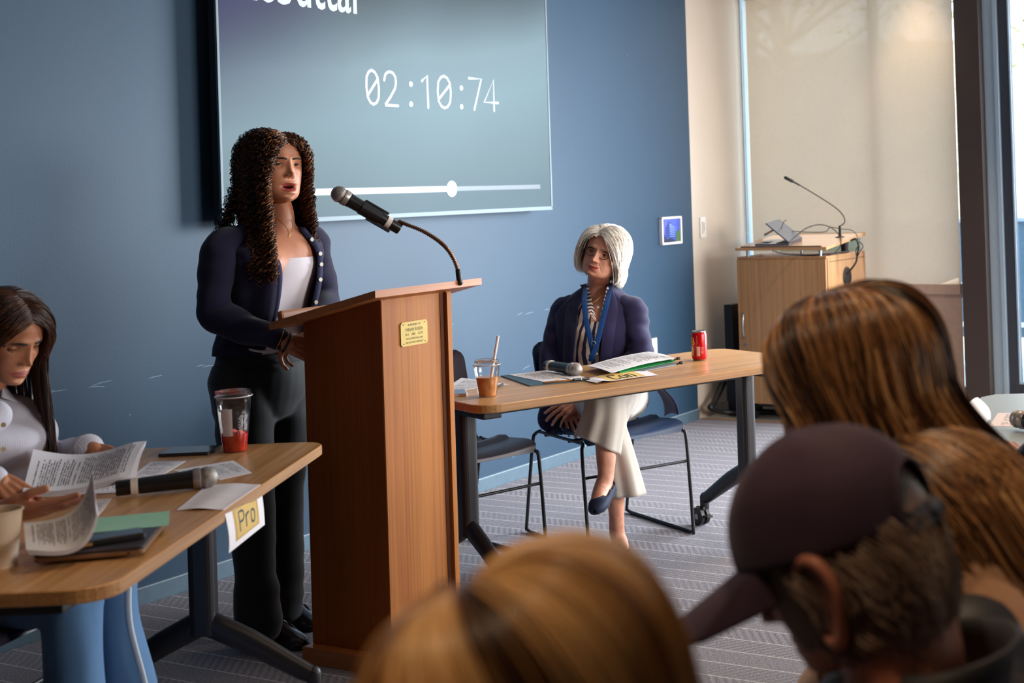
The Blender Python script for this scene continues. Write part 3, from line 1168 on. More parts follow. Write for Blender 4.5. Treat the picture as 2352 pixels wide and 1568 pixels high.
def microphone(name, tail, head, label, R=.026, tape=.18, tapetext=None, world=True, clip=False):
    """wireless hand microphone: tail = rear end, head = centre of the ball"""
    tail, head = np.array(tail, float), np.array(head, float)
    t = world_parts(thing(name, label, 'microphone', (tail[0], tail[1], min(tail[2], head[2]) - R)))
    d = head - tail
    L = np.linalg.norm(d)
    d /= L
    up = np.array([0, 0, 1.]) - d * d[2]
    up /= np.linalg.norm(up)
    sd = np.cross(up, d)

    def pr(prof, seg=28):
        p = lathe(prof, seg)
        return mapto(p, tail, up, sd, d)
    b0_ = L - R * .75
    mesh('body', *pr([(.0, 0), (.0175, .0), (.0185, .004), (.0185, .05), (.0195, .055), (.0205, b0_ * .6), (.0215, b0_ - .03), (.0235, b0_ - .012), (.024, b0_), (0, b0_)]), m_micb, t, smooth=False, auto=40)
    mesh('collar', *pr([(.0238, b0_ - .012), (.0252, b0_ - .010), (.0256, b0_ + .004), (.0236, b0_ + .006)]), m_ring, t, auto=40)
    gr = mesh('grille', *pr([(.0, L - R * .8), (.021, L - R * .72)] + [(R * math.cos(math.radians(a)), L + R * 1.0 * math.sin(math.radians(a))) for a in range(-40, 80, 12)] + [(R * .25, L + R * .97), (0, L + R)]), m_grille, t, smooth=True)
    mesh('grille_band', *pr([(R * 1.0, L - .003), (R * 1.035, L - .003), (R * 1.035, L + .003), (R * 1.0, L + .003)]), m_ring, gr)
    tp_ = mesh('tape_band', *pr([(.0199, L * tape), (.0206, L * tape + .0005), (.0208, L * tape + .0155), (.0199, L * tape + .016)]), m_tape, t)
    return t, (tail, d, up, sd, L, tp_)


# microphone on the podium gooseneck
Ym = 4.42
mt, mh = J(918, 526, 4.50), J(779, 446, 4.42)
pm, (tl_, d_, up_, sd_, L_, tp_) = microphone('microphone', mt, mh, 'black wireless microphone with a silver grille held up on the podium gooseneck', R=.026, tape=.16)
text('tape_lettering', 'MIC #2', .014, m_eng, tp_, (tl_ + d_ * (.16 * L_ + .008) - sd_ * .0212) - np.array(pm.location), up_, -d_, .9, depth=.0002)
# clip and gooseneck
gk = world_parts(thing('gooseneck_stand', 'curved bronze gooseneck rising from the podium top, with a black microphone clip', 'microphone stand', J(1058, 642, 4.42) * np.array([1, 1, 0]) + np.array([0, 0, 1.15])))
base = J(1056, 640, 4.45)
gp = [base, J(1047, 606, 4.46), J(1030, 575, 4.47), J(1006, 552, 4.49), J(972, 531, 4.50), J(938, 517, 4.50), J(915, 508, 4.50)]
gv = catmull(gp, 150)
rr_ = np.array([.0060 + .0022 * math.sin(i * 2.1) for i in range(150)])
mesh('gooseneck', *tube(gv, rr_, 12), M('gooseneck_bronze', (140, 100, 74), .34, metal=.8), gk, smooth=True)
mesh('base_sleeve', *tube([base - np.array([0, 0, .012]), J(1052, 622, 4.455)], [.010, .0085], 14), m_black, gk, smooth=True)
ca = tl_ + d_ * L_ * .44
mesh('clip', *join(tube([ca - d_ * .022, ca + d_ * .045], [.0228, .0238], 20, dome=False), mapto(box((0, 0, 0), (.012, .018, .085), .003), ca - up_ * .022 - d_ * .03, up_, sd_, d_),
                   mapto(box((0, 0, 0), (.008, .018, .085), .003), ca + up_ * .0245 + d_ * .0, up_, sd_, d_)), m_black, gk)

# microphones lying on the tables
tz = TH + .0005
microphone('microphone', Z(266, 1122, tz + .0215), Z(475, 1096, tz + .0255), 'black wireless microphone lying on papers on the Pro table', tape=.16)
microphone('microphone', Z(1256, 838, tz + .028), Z(1322, 849, tz + .026), 'black wireless microphone lying on the clipboard of the Con table', tape=.12)

# ------------------------------------------------------------------ paper and things on the tables
m_pageA = page('printed_page_dense', 44, .09, frac=.5)
m_pageB = page('printed_page_loose', 30, .12, frac=.42, words=7)
m_pageH = page('handwritten_page', 14, .06, ink=(90, 96, 130), frac=.3, words=5)
m_paper = M('plain_paper', (236, 230, 236), .75, vary=.02)


def tz3(px, py, z):
    return Z(px, py, z)


def paper(name, label, px4, z, mat, cat='paper', bend=None, group=None, zs=None, n=12):
    """sheet through four picture positions lying at height z; a->b reading direction, a->d down the page"""
    zs = zs or [z] * 4
    P4 = [Z(*q, zz) for q, zz in zip(px4, zs)]
    c = np.mean(P4, axis=0)
    V, Fc, uv = sheet(P4, .0007, n, n, bend)
    o = mesh(name, V - np.array([c[0], c[1], 0]), Fc, [mat], uv=uv)
    o.location = (c[0], c[1], 0)
    return tag(o, label, cat, group)


T0 = TH + .0009
# --- Pro table, flat pages
paper('paper_sheet', 'printed page lying flat under the head of the microphone on the Pro table', [(396, 1080), (500, 1098), (578, 1086), (534, 1057)][0:1] + [(505, 1101), (578, 1085), (536, 1057)], T0, m_pageB)
paper('paper_sheet', 'printed page between the held stack and the far phone on the Pro table', [(300, 1095), (362, 1097), (427, 1058), (345, 1060)], T0, m_pageB)
paper('paper_sheet', 'loose page with its corner tucked under the body of the Pro table microphone', [(196, 1100), (180, 1135), (352, 1127), (352, 1090)], T0 + .001, m_pageB)
paper('note_sheet', 'handwritten note sheet lying behind the closed laptop', [(168, 1205), (212, 1201), (257, 1144), (205, 1148)], T0, m_pageH)

# --- Pro sign hanging over the table edge
st = world_parts(thing('table_sign', 'white paper sign reading Pro folded over the edge of the left table', 'sign', Z(511, 1170, 0)))
f1, f2 = Z(511, 1170, TH + .001), Z(596, 1112, TH + .001)
V1, F1, uv1 = sheet([Z(405, 1171, TH + .0014), f1, f2, Z(475, 1114, TH + .0014)], .0007, 10, 10, bend=lambda s, t: (0, 0, .004 * math.sin(math.pi * s) ** 2))
out = np.array([1, 0, 0]) * .003
DWN = .15


def hang(s, t):
    """s along the fold, t downwards"""
    e = f1 * (1 - s) + f2 * s
    return e + out * (1 + .2 * t) + np.array([.010 * math.sin(t * 2.2) * (1 - s * .7) + .004 * s * t, .0, -DWN * t])


dl = Z(512.5, 1274, TH - .0)
nL = np.array([1., 0, 0])
pbl = onplane(512.5, 1274, f1 + out, np.array([math.cos(-.0412), math.sin(.0412), 0]))
DWN = f1[2] - pbl[2]
g = [[hang(i / 8, j / 8) for i in range(9)] for j in range(9)]
V2 = np.array([p for r in g for p in r])
F2 = [(j * 9 + i, j * 9 + i + 1, (j + 1) * 9 + i + 1, (j + 1) * 9 + i) for j in range(8) for i in range(8)]
Vb = V2 - np.array([.0007, 0, 0])
V2, F2 = join((V2, F2), (Vb, [f[::-1] for f in F2]))
mesh('folded_sheet', *join((V1, F1), (V2, F2)), m_paper, st)
m_yel = M('sign_yellow_print', (214, 178, 96), .7, vary=.05, scale=12)


def onhang(s0, s1, t0, t1, d, n=8):
    P = np.array([hang(s0 + (s1 - s0) * i / n, t0 + (t1 - t0) * j / n) + np.array([d, 0, 0]) for j in range(n + 1) for i in range(n + 1)])
    return P, [(j * (n + 1) + i, j * (n + 1) + i + 1, (j + 1) * (n + 1) + i + 1, (j + 1) * (n + 1) + i) for j in range(n) for i in range(n)]


mesh('yellow_panel', *onhang(.17, .84, .13, .86, .0005), m_yel, st)
m_ink = M('dark_blue_ink', (26, 44, 62), .6)
mesh('border_line', *join(*[onhang(*q, .0009, 6) for q in ((.20, .81, .16, .168), (.20, .81, .822, .83), (.20, .206, .16, .83), (.804, .81, .16, .83))]), m_ink, st)
LET = {
    'P': [[(0, 0), (0, 1), (.6, 1), (.85, .9), (.85, .58), (.6, .48), (0, .48)]],
    'r': [[(0, 0), (0, .68)], [(0, .5), (.25, .66), (.6, .68)]],
    'o': [[(.1, .1), (0, .2), (0, .5), (.12, .66), (.5, .66), (.66, .5), (.66, .18), (.5, .02), (.15, .02), (0, .18)]],
    'C': [[(.85, .8), (.72, .98), (.2, .98), (0, .8), (0, .2), (.2, .02), (.72, .02), (.85, .2)]],
    'n': [[(0, 0), (0, .68)], [(0, .52), (.2, .67), (.5, .67), (.64, .52), (.64, 0)]],
}


def lettering(word, f, r, w, gap, nrm):
    """strokes mapped by f(s, t) on a surface"""
    out, x = [], 0
    tot = {'P': .85, 'r': .6, 'o': .68, 'C': .85, 'n': .66}
    L = sum(tot[c] for c in word) + gap * (len(word) - 1)
    for ch in word:
        for q in LET[ch]:
            q2 = []
            for (a, b), (c, d) in zip(q[:-1], q[1:]):
                q2 += [(a, b), ((a + c) / 2, (b + d) / 2)]
            q2.append(q[-1])
            pts = [f((x + a) / L, b) for a, b in q2]
            out.append(tube(pts, r, 6, ref=nrm, r2=r * w))
        x += tot[ch] + gap
    return join(*out)


mesh('pro_lettering', *lettering('Pro', lambda a, b: hang(.30 + .42 * a, .70 - .44 * b) + np.array([.0008, 0, 0]), .0006, 5, .35, (1, 0, 0)), m_ink, st)

# --- Con sign lying on the far table
cs_ = world_parts(thing('table_sign', 'white paper sign reading Con lying flat near the edge of the right table', 'sign', Z(1420, 866, 0)))
cc4 = [(1337, 872), (1371, 883), (1512, 861), (1470, 846)]
K4 = [Z(*q, TH + .0012) for q in cc4]


def con(s, t):
    # s along the word, t away from the camera
    z = .010 * math.exp(-((s - .08) / .12) ** 2) * (1 - t) + .004 * math.sin(math.pi * s)
    return (K4[1] * (1 - s) + K4[2] * s) * (1 - t) + (K4[0] * (1 - s) + K4[3] * s) * t + np.array([0, 0, z])


def grid(f, s0, s1, t0, t1, dz=0, n=10):
    P = np.array([f(s0 + (s1 - s0) * i / n, t0 + (t1 - t0) * j / n) + np.array([0, 0, dz]) for j in range(n + 1) for i in range(n + 1)])
    return P, [(j * (n + 1) + i, j * (n + 1) + i + 1, (j + 1) * (n + 1) + i + 1, (j + 1) * (n + 1) + i) for j in range(n) for i in range(n)]


A_ = grid(con, 0, 1, 0, 1)
mesh('folded_sheet', *join(A_, (A_[0] - np.array([0, 0, .0007]), [f[::-1] for f in A_[1]])), m_paper, cs_)
mesh('yellow_panel', *grid(con, .22, .80, .06, .94, .0006), M('sign_yellow_bright', (240, 204, 116), .7, vary=.05), cs_)
mesh('border_line', *grid(con, .775, .785, .1, .9, .001), m_yel, cs_)
mesh('con_lettering', *lettering('Con', lambda a, b: con(.33 + .35 * a, .12 + .62 * b) + np.array([0, 0, .0012]), .0006, 6, .35, (0, 0, 1)), m_ink, cs_)

# --- phones
def slab(name, label, cat, px4, z0, th, mats, r=.1, screen=True):
    """rounded slab through four picture positions: parts case, screen"""
    Q = [Z(*q, z0 + th) for q in px4]
    o, ex, ey = Q[0], Q[1] - Q[0], Q[3] - Q[0]
    w, h = np.linalg.norm(ex), np.linalg.norm(ey)
    ex /= w
    ey = ey - ex * (ey @ ex)
    ey /= np.linalg.norm(ey)
    c = o + ex * w / 2 + ey * h / 2
    ang = math.atan2(ex[1], ex[0])
    t = thing(name, label, cat, (c[0], c[1], z0), ang)
    return t, w, h


def phone(label, px4, z0, th=.009, case=None, bump=False):
    t, w, h = slab('smartphone', label, 'phone', px4, z0, th, None)
    mesh('case', *prism(rrect(w, h, .009, 5), 0, th, .0015), case or m_black, t, auto=35)
    mesh('screen', *prism(rrect(w - .007, h - .007, .007, 5), th, th + .0006), m_phone_glass, t)
    return t


m_phone_glass = M('phone_glass', (44, 56, 66), .12, vary=.2, scale=8, spec=.8)
phone('black smartphone lying face up beside the red drink', [(361, 1043), (480, 1038), (499, 1021), (380, 1027)], TH)
p2 = phone('black-cased smartphone lying on top of the closed laptop', [(129, 1254), (337, 1222), (330, 1211), (140, 1238)], TH + .0265, .011)
mesh('camera_bump', *box((-.03, -.0385, .006), (.022, .002, .006), .001), M('gold_button', (176, 140, 84), .4, metal=.5), p2)
p3 = phone('white-cased smartphone at the end of the Con table behind the podium', [(1018, 907), (1074, 903), (1062, 894), (1010, 897)], TH, .010, M('pale_phone_case', (216, 206, 204), .5))

# --- closed laptop with something thin underneath, sticky note
Q = [Z(*q, TH + .022) for q in ((74, 1274), (330, 1252), (424, 1186), (180, 1202))]
lap, w_, h_ = slab('laptop', 'closed dark grey laptop on the Pro table', 'laptop', [(74, 1274), (330, 1252), (424, 1186), (180, 1202)], TH + .007, .017, None)
m_lap = M('laptop_grey', (74, 70, 78), .38, metal=.5, vary=.04)
m_lapedge = M('laptop_warm_edge', (150, 118, 92), .35, metal=.6)
mesh('base', *prism(rrect(w_, h_, .012, 5), 0, .009, .0015), m_lapedge, lap, auto=35)
mesh('lid', *prism(rrect(w_, h_, .012, 5), .0098, .0170, .0015), m_lap, lap, auto=35)
mesh('audio_port', *tube([(w_ * .36, -h_ / 2 - .0006, .0045), (w_ * .36, -h_ / 2 + .001, .0045)], .0022, 10, dome=False), m_black, lap)
t, w2, h2 = slab('tablet', 'thin brown tablet under the closed laptop on the Pro table', 'tablet', [(115, 1280), (295, 1268), (330, 1235), (180, 1250)], TH, .007, None)
mesh('case', *prism(rrect(w2, h2, .008, 4), 0, .0066, .001), M('tablet_case', (96, 68, 50), .5), t)
mesh('screen', *prism(rrect(w2 - .012, h2 - .012, .004, 4), .0066, .0069), m_phone_glass, t)
paper('sticky_note', 'mint green note sheet lying on the closed laptop', [(207, 1223), (387, 1206), (390, 1173), (221, 1189)], TH + .0252, M('mint_paper', (150, 204, 180), .75, vary=.03), 'note')

# --- paper cup at the left edge
cp = thing('paper_cup', 'white paper cup at the near left edge of the Pro table', 'cup', Z(-2, 1300, TH))
mesh('cup_body', *lathe([(.0, .002), (.030, .002), (.030, 0), (.0315, 0), (.0335, .02), (.0435, .108), (.0425, .108), (.032, .01), (0, .008)], 48), m_cupw, cp, smooth=True) if False else None
m_cupw = M('white_cup_paper', (226, 204, 180), .6, vary=.02)
mesh('cup_body', *lathe([(.0, .004), (.0295, .004), (.030, 0), (.0315, 0), (.0335, .02), (.0435, .108), (.0425, .108), (.032, .01), (0, .008)], 48), m_cupw, cp, auto=50)
mesh('rolled_rim', *tube([(.0440 * math.cos(a), .0440 * math.sin(a), .1085) for a in np.linspace(0, 2 * math.pi, 49)], .0019, 8, caps=False), m_cupw, cp, smooth=True)

# --- red iced drink
m_clear = clear('clear_plastic', (.97, .97, .98, 1), .10, .12, .85)
b = Z(540, 1036, TH)
rd = thing('iced_drink_cup', 'clear plastic cup with a little red iced drink on the Pro table', 'cup', (b[0], b[1], TH))


def tint(c):
    return tuple(lin(c)[:3]) + (1,)


def liquid(name, c1, c2, emit=0):
    s = NT(name)
    no = s.n('ShaderNodeTexNoise', i_Scale=45.0, i_Detail=2.0)
    s.l(s.coord(), no.inputs['Vector'])
    s.l(s.ramp(no.outputs[0], [(.38, lin(c1)), (.62, lin(c2))]), s.b.inputs['Base Color'])
    s.b.inputs['Roughness'].default_value = .2
    s.b.inputs['Subsurface Weight'].default_value = .4
    s.b.inputs['Subsurface Radius'].default_value = (.02, .008, .005)
    return s.m


hC = .152


def cup_r(z):
    return .0315 + (.0465 - .0315) * z / hC


mesh('cup_wall', *lathe([(.0, .001), (.030, .001), (.0315, .003), (cup_r(.05), .05), (cup_r(.1), .1), (.0465, hC), (.0485, hC + .001)], 56, cap=False), m_clear, rd, smooth=True)
mesh('red_drink', *lathe([(0, .0025), (.0295, .0025), (.0305, .004), (cup_r(.05) - .0012, .05), (0, .0505)], 40), liquid('red_drink', (196, 30, 16), (226, 66, 34)), rd, auto=40)
rr0 = np.random.default_rng(4)
ice = [xf(box((0, 0, 0), (.016, .016, .015), .003), (math.cos(a) * .016, math.sin(a) * .016, .049), rr0.uniform(0, 3), rr0.uniform(0, 1), rr0.uniform(0, 1)) for a in (0, 2, 4)]
for q in ice:
    mesh('ice_cube', *q, M('pink_ice', (232, 108, 96), .2, vary=.1), rd)
for k in range(4):
    a = rr0.uniform(0, 6)
    mesh('berry_piece', *xf(lathe([(0, -.005), (.005, -.002), (.005, .002), (0, .005)], 10), (math.cos(a) * .02, math.sin(a) * .02, .052)), M('berry_red', (150, 12, 26), .4), rd, smooth=True)
m_lid = clear('clear_lid', (.95, .92, .92, 1), .25, .15, .75)
mesh('lid', *lathe([(.047, hC), (.0495, hC + .001), (.0500, hC + .004), (.0485, hC + .007), (.0465, hC + .008), (.045, hC + .018), (.042, hC + .019), (.0405, hC + .012), (.0, hC + .012)], 56, cap=False), m_lid, rd, smooth=True)
mesh('lid_rim', *tube([(.0495 * math.cos(a), .0495 * math.sin(a), hC + .003) for a in np.linspace(0, 2 * math.pi, 57)], .0016, 8, caps=False), M('lid_rim_plastic', (206, 196, 200), .25), rd, smooth=True)
mesh('sip_tab', *xf(box((0, 0, 0), (.022, .012, .009), .003), (-.034, -.016, hC + .016), .5), M('pinkish_lid_tab', (206, 120, 124), .3), rd)


def on_cup(a0, a1, z0, z1, d=.0006, rfun=cup_r, n=10):
    P = []
    for j in range(n + 1):
        z = z0 + (z1 - z0) * j / n
        for i in range(n + 1):
            a = a0 + (a1 - a0) * i / n
            r = rfun(z) + d
            P.append((r * math.cos(a), r * math.sin(a), z))
    return np.array(P), [(j * (n + 1) + i, j * (n + 1) + i + 1, (j + 1) * (n + 1) + i + 1, (j + 1) * (n + 1) + i) for j in range(n) for i in range(n)]


tocam = math.atan2(-b[1], -b[0])
mesh('paper_label', *on_cup(tocam - .92, tocam - .12, .048, .124), M('cup_label', (222, 206, 204), .7), rd)
m_print = M('pale_cup_print', (206, 204, 208), .6)
em = []


def cupt(aa, z):
    r = cup_r(z) + .0008
    return (r * math.cos(tocam + aa), r * math.sin(tocam + aa), z)


# round emblem: a crowned figure with wavy hair, in thin pale strokes
for k in range(4):
    s_ = .05 + k * .055
    em.append([cupt(.62 - s_ * (1 + .25 * math.sin(t * 9)), .104 - t * .042) for t in np.linspace(0, 1, 12)])
    em.append([cupt(.66 + s_ * (1 + .25 * math.sin(t * 9 + 1)), .104 - t * .042) for t in np.linspace(0, 1, 12)])
em.append([cupt(.64 + .10 * math.cos(a), .092 + .010 * math.sin(a)) for a in np.linspace(0, 6.28, 14)])
em.append([cupt(.52, .106), cupt(.56, .116), cupt(.60, .108), cupt(.64, .120), cupt(.68, .108), cupt(.72, .116), cupt(.76, .106)])
for k in range(5):
    em.append([cupt(.28, .096 - k * .008), cupt(.36, .092 - k * .008)])
mesh('cup_emblem', *join(*[tube(q, .0007, 5) for q in em]), m_print, rd)
mk = [[cupt(-.95, .062 + .018 * k), cupt(-.72, .062 + .018 * k)] for k in range(4)] + [[cupt(.10, .126 - .008 * k), cupt(.34, .126 - .008 * k)] for k in range(3)]
mesh('volume_marks', *join(*[tube(q, .0005, 5) for q in mk]), M('dark_cup_print', (80, 76, 84), .6), rd)

# --- iced coffee
b = Z(1120, 910, TH)
ic = thing('iced_coffee_cup', 'clear plastic cup of iced coffee with a white straw on the Con table', 'cup', (b[0], b[1], TH))
hK = .108


def cup2(z):
    return .0300 + (.0440 - .0300) * z / hK


mesh('cup_wall', *lathe([(.0, .001), (.0285, .001), (.0300, .003), (cup2(.012), .012), (cup2(.014) + .0008, .014), (cup2(.05), .05), (cup2(.075) + .0005, .075), (cup2(.078) + .0014, .078), (cup2(.09) + .001, .09), (.0440, hK), (.0465, hK + .001)], 56, cap=False), m_clear, ic, smooth=True)
mesh('coffee', *lathe([(0, .0025), (.0278, .0025), (.0290, .004), (cup2(.068) - .0012, .068), (0, .0685)], 40), liquid('milky_coffee', (206, 138, 78), (230, 168, 108)), ic, auto=40)
mesh('lid', *lathe([(.0445, hK), (.0475, hK + .001), (.0475, hK + .004), (.0420, hK + .006), (.0405, hK + .016), (.036, hK + .020), (.0, hK + .021)], 56, cap=False), m_lid, ic, smooth=True)
mesh('lid_rim', *tube([(.0465 * math.cos(a), .0465 * math.sin(a), hK + .002) for a in np.linspace(0, 2 * math.pi, 57)], .0013, 8, caps=False), M('clear_rim', (214, 214, 216), .25), ic, smooth=True)
s0, s1 = J(1128, 868, b[1]) - np.array([b[0], b[1], TH]), J(1144, 771, b[1]) - np.array([b[0], b[1], TH])
mesh('straw', *tube([s0, s1], .0048, 14, dome=False), M('white_straw', (236, 222, 214), .5), ic, smooth=False)
paper('paper_sheet', 'printed page under the iced coffee cup and behind the podium on the Con table', [(1000, 906), (1110, 888), (1168, 882), (1060, 867)][::1], T0, m_pageB)
q0, q1 = Z(1138, 889, TH + .006), Z(1160, 880, TH + .006)
pn = world_parts(thing('ballpoint_pen', 'dark pen lying behind the iced coffee cup', 'pen', (q0[0], q0[1], TH)))
dd = (q1 - q0) / np.linalg.norm(q1 - q0)
mesh('barrel', *tube([q0 - dd * .03, q0 + dd * .07], .0045, 12), m_black, pn)
mesh('clip', *tube([q0 + dd * .03 + [0, 0, .005], q0 + dd * .068 + [0, 0, .006]], .0012, 8), m_silver, pn)

# --- clipboard, its page, pen
cb = [(1150, 862), (1217, 885), (1350, 872), (1284, 850)]
Q = [Z(*q, TH + .004) for q in cb]
cl_ = world_parts(thing('clipboard', 'dark blue clipboard with a gold clip on the Con table', 'clipboard', Z(1250, 866, TH)))
V, Fc, uv = sheet(Q, .0035, 6, 6)
mesh('board', V, Fc, M('clipboard_blue', (58, 88, 104), .5, vary=.05), cl_)
a_, b_ = Z(1250, 879, TH + .007), Z(1338, 871, TH + .007)
mesh('clip', *join(tube([a_, b_], .0045, 10), tube([a_ * .75 + b_ * .25, (a_ + b_) / 2 + np.array([-.008, .012, .010]), a_ * .25 + b_ * .75], .0018, 8, 14)), M('gold_clip', (176, 128, 88), .3, metal=.8), cl_, smooth=True)
paper('clipboard_page', 'printed page held in the clipboard under the microphone', [(1168, 860), (1252, 877), (1352, 869), (1288, 848)], TH + .0052, m_pageB)
q0, q1 = Z(1318, 872, TH + .010), Z(1352, 869, TH + .008)
pn = world_parts(thing('ballpoint_pen', 'black pen lying across the clip end of the clipboard', 'pen', (q0[0], q0[1], TH)))
mesh('barrel', *tube([q0, q1], .005, 12), m_black, pn)
mesh('pen_ring', *tube([q0 * .55 + q1 * .45, q0 * .5 + q1 * .5], .0053, 12, dome=False), m_silver, pn)

# --- stack of pages, green folder, binder
for k in range(7):
    dz = .022 - k * .0018
    paper('printed_page', 'top page of the thick stapled stack beside the green folder' if k == 0 else 'white page in the thick stack in front of the older woman', [(1348 + k * 1.2, 840 + k * .6), (1404 + k * 1.2, 856 - k * .2), (1550 - k * .8, 822 + k * .5), (1489, 807 + k * .7)], TH + dz,
          m_pageA if k == 0 else m_paper, bend=lambda s, t, k=k: (0, 0, .006 * math.sin(math.pi * (1 - t)) + .004 * math.sin(3 * s)), group=None if k == 0 else 'pages of the thick stack')
fo = world_parts(thing('pocket_folder', 'bright green folder under the stack of pages', 'folder', Z(1490, 842, TH)))
V, Fc, uv = sheet([Z(*q, TH + .0085) for q in ((1416, 851), (1424, 856), (1553, 829), (1500, 812))], .0012, 10, 6, bend=lambda s, t: (0, 0, .003 * math.sin(math.pi * s)))
mesh('cover', V, Fc, M('green_card', (26, 150, 72), .5, vary=.05), fo)
bn = world_parts(thing('ring_binder', 'grey binder with black binder clips lowest under the green folder', 'binder', Z(1500, 845, TH)))
V, Fc, uv = sheet([Z(*q, TH + .005) for q in ((1455, 851), (1482, 850), (1556, 836), (1510, 824))], .004, 6, 6)
mesh('cover', V, Fc, M('binder_grey', (110, 116, 122), .5), bn)
for q in ((1549, 826), (1555, 836)):
    p = Z(*q, TH + .016)
    mesh('binder_clip', *join(tube([p, p + np.array([.014, .006, .004])], .003, 8), tube([p + np.array([.012, .005, .004]), p + np.array([.018, .008, .004])], .006, 10)), m_black, bn)

# --- red soda can
b = Z(1607, 827, TH)
cn = thing('soda_can', 'red soda can with yellow lettering at the right part of the Con table', 'can', (b[0], b[1], TH))
tc_ = math.atan2(-b[1], -b[0])
R0 = .0315
m_canred = M('can_red', (196, 14, 26), .28, metal=.35, vary=.05)
mesh('can_body', *lathe([(.0235, .004), (.0285, .007), (R0, .014), (R0, .104), (.029, .112), (.0275, .1145)], 48, cap=False), m_canred, cn, smooth=True)
mesh('can_base', *lathe([(0, .006), (.020, .004), (.022, 0), (.0245, .001), (.0265, .005)], 40, cap=False), m_silver, cn, smooth=True)
mesh('can_top', *lathe([(.0275, .1145), (.0282, .118), (.0268, .1195), (.0255, .117), (0, .1165)], 40, cap=False), m_silver, cn, smooth=True)
mesh('pull_tab', *box((.006, 0, .1185), (.018, .011, .0014), .0006), m_silver, cn)
rc = lambda z: R0


def cant(a, z, d=.0004):
    return ((R0 + d) * math.cos(tc_ + a), (R0 + d) * math.sin(tc_ + a), z)


m_canyel = M('can_yellow', (214, 200, 40), .4)
m_canwh = M('can_pale_print', (226, 180, 168), .5)
circ = lambda a0, z0, r, n=20: [cant(a0 + r / R0 * math.cos(t), z0 + r * math.sin(t)) for t in np.linspace(0, 6.283, n)]
mesh('can_letters', *join(tube(circ(-.95, .086, .0065), .0014, 6), tube(circ(-.88, .072, .0062), .0014, 6), tube([cant(-.80, .079), cant(-.74, .072), cant(-.78, .064)], .0014, 6)), m_canyel, cn)
pb = on_cup(tc_ - 1.15, tc_ - .80, .022, .058, .0003, rc)
Vb, Fb = pb
ctr = Vb.mean(0)
keep = [f for f in Fb if True]
leaf = [cant(-1.0 + .20 * math.cos(t), .040 + .020 * math.sin(t), .0005) for t in np.linspace(0, 6.283, 24, endpoint=False)]
mesh('can_fruit', np.array(leaf + [cant(-1.0, .040, .0006)]), [(i, (i + 1) % 24, 24) for i in range(24)], m_canyel, cn)
mesh('barcode_panel', *on_cup(tc_ - .35, tc_ + .08, .020, .058, .0004, rc), M('barcode_pale', (222, 170, 158), .5), cn)
lines_ = [[cant(-.30, .100 - k * .0045), cant(.55 - .2 * ((k * 7) % 3) / 3, .100 - k * .0045)] for k in range(8)]
lines_ += [[cant(.16, .054 - k * .005), cant(.52, .054 - k * .005)] for k in range(6)]
mesh('can_small_print', *join(*[tube(q, .0006, 4) for q in lines_]), m_canwh, cn)


# ------------------------------------------------------------------ chairs
def chair_parts(label, loc, rz, shell_mat, cat='chair', group=None, w=.47):
    """sled-base shell chair, faces local +x"""
    t = thing('shell_chair', label, cat, loc, rz, group)
    prof = [(.235, .425), (.225, .443), (.17, .452), (.05, .444), (-.08, .440), (-.16, .450), (-.205, .485), (-.225, .55), (-.245, .64), (-.27, .74), (-.285, .80)]
    P = catmull([(x, 0, z) for x, z in prof], 40)
    rings = []
    L = len(P)
    T = np.gradient(P, axis=0)
    for i, p in enumerate(P):
        f = i / (L - 1)
        hw = w / 2 * (1 - .03 * f)
        if f > .40:
            g = (f - .40) / .6
            hw = w / 2 * (.80 + .10 * math.sin(min(1, g * 1.25) * math.pi / 2))
            hw *= 1 if g < .86 else math.sqrt(max(0.02, 1 - ((g - .86) / .145) ** 2)) * .22 + .78
        elif f > .30:
            hw = w / 2 * (.97 - .17 * (f - .3) / .1)
        elif f < .06:
            hw *= .93 + .07 * f / .06
        n = np.array([-T[i][2], 0, T[i][0]])
        n /= np.linalg.norm(n) + 1e-9
        if n[2] < 0 and f < .3:
            n = -n
        if f >= .3 and n[0] < 0:
            n = -n
        row = []
        m = 18
        for k in range(m):
            y = -1 + 2 * k / (m - 1)
            cv = (y * y) * (.018 if f < .35 else .05)
            if f < .35:
                row.append(p + np.array([0, y * hw, (cv if f > .1 else cv * f * 10 - .0) - .0]))
            else:
                row.append(p + np.array([cv, y * hw, 0]))
        rings.append((np.array(row), n))
    up = [r for r, n in rings]
    dn = [r - n * .011 for r, n in rings]
    allr = [np.vstack([a, b[::-1]]) for a, b in zip(up, dn)]
    # split into seat and backrest
    k = 20
    mesh('seat', *loft(allr[:k]), shell_mat, t, smooth=False, auto=50)
    mesh('backrest', *loft(allr[k - 1:]), shell_mat, t, smooth=False, auto=50)
    r = .0072
    hw = w / 2 + .012
    for sy in (-1, 1):
        y = sy * hw
        mesh('leg', *tube([(.200, y * .93, .435), (.222, y * .96, .425), (.232, y, .38), (.262, y, .035), (.258, y, .012), (.235, y, r)], r, 10, 26), m_blackmetal, t, smooth=True)
        mesh('leg', *tube([(-.150, y * .93, .440), (-.178, y * .96, .425), (-.188, y, .38), (-.262, y, .045), (-.262, y, .014), (-.235, y, r)], r, 10, 26), m_blackmetal, t, smooth=True)
        mesh('runner', *tube([(-.237, y, r), (.237, y, r)], r, 10), m_blackmetal, t, smooth=True)
    mesh('stretcher', *tube([(.237, -hw, .30), (.237, hw, .30)], .006, 8), m_blackmetal, t, smooth=True)
    mesh('under_frame', *join(tube([(.20, -hw * .93, .432), (-.15, -hw * .93, .436)], .007, 8), tube([(.20, hw * .93, .432), (-.15, hw * .93, .436)], .007, 8), tube([(.1, -hw * .93, .428), (.1, hw * .93, .428)], .007, 8), tube([(-.1, -hw * .93, .428), (-.1, hw * .93, .428)], .007, 8)), m_blackmetal, t)
    return t


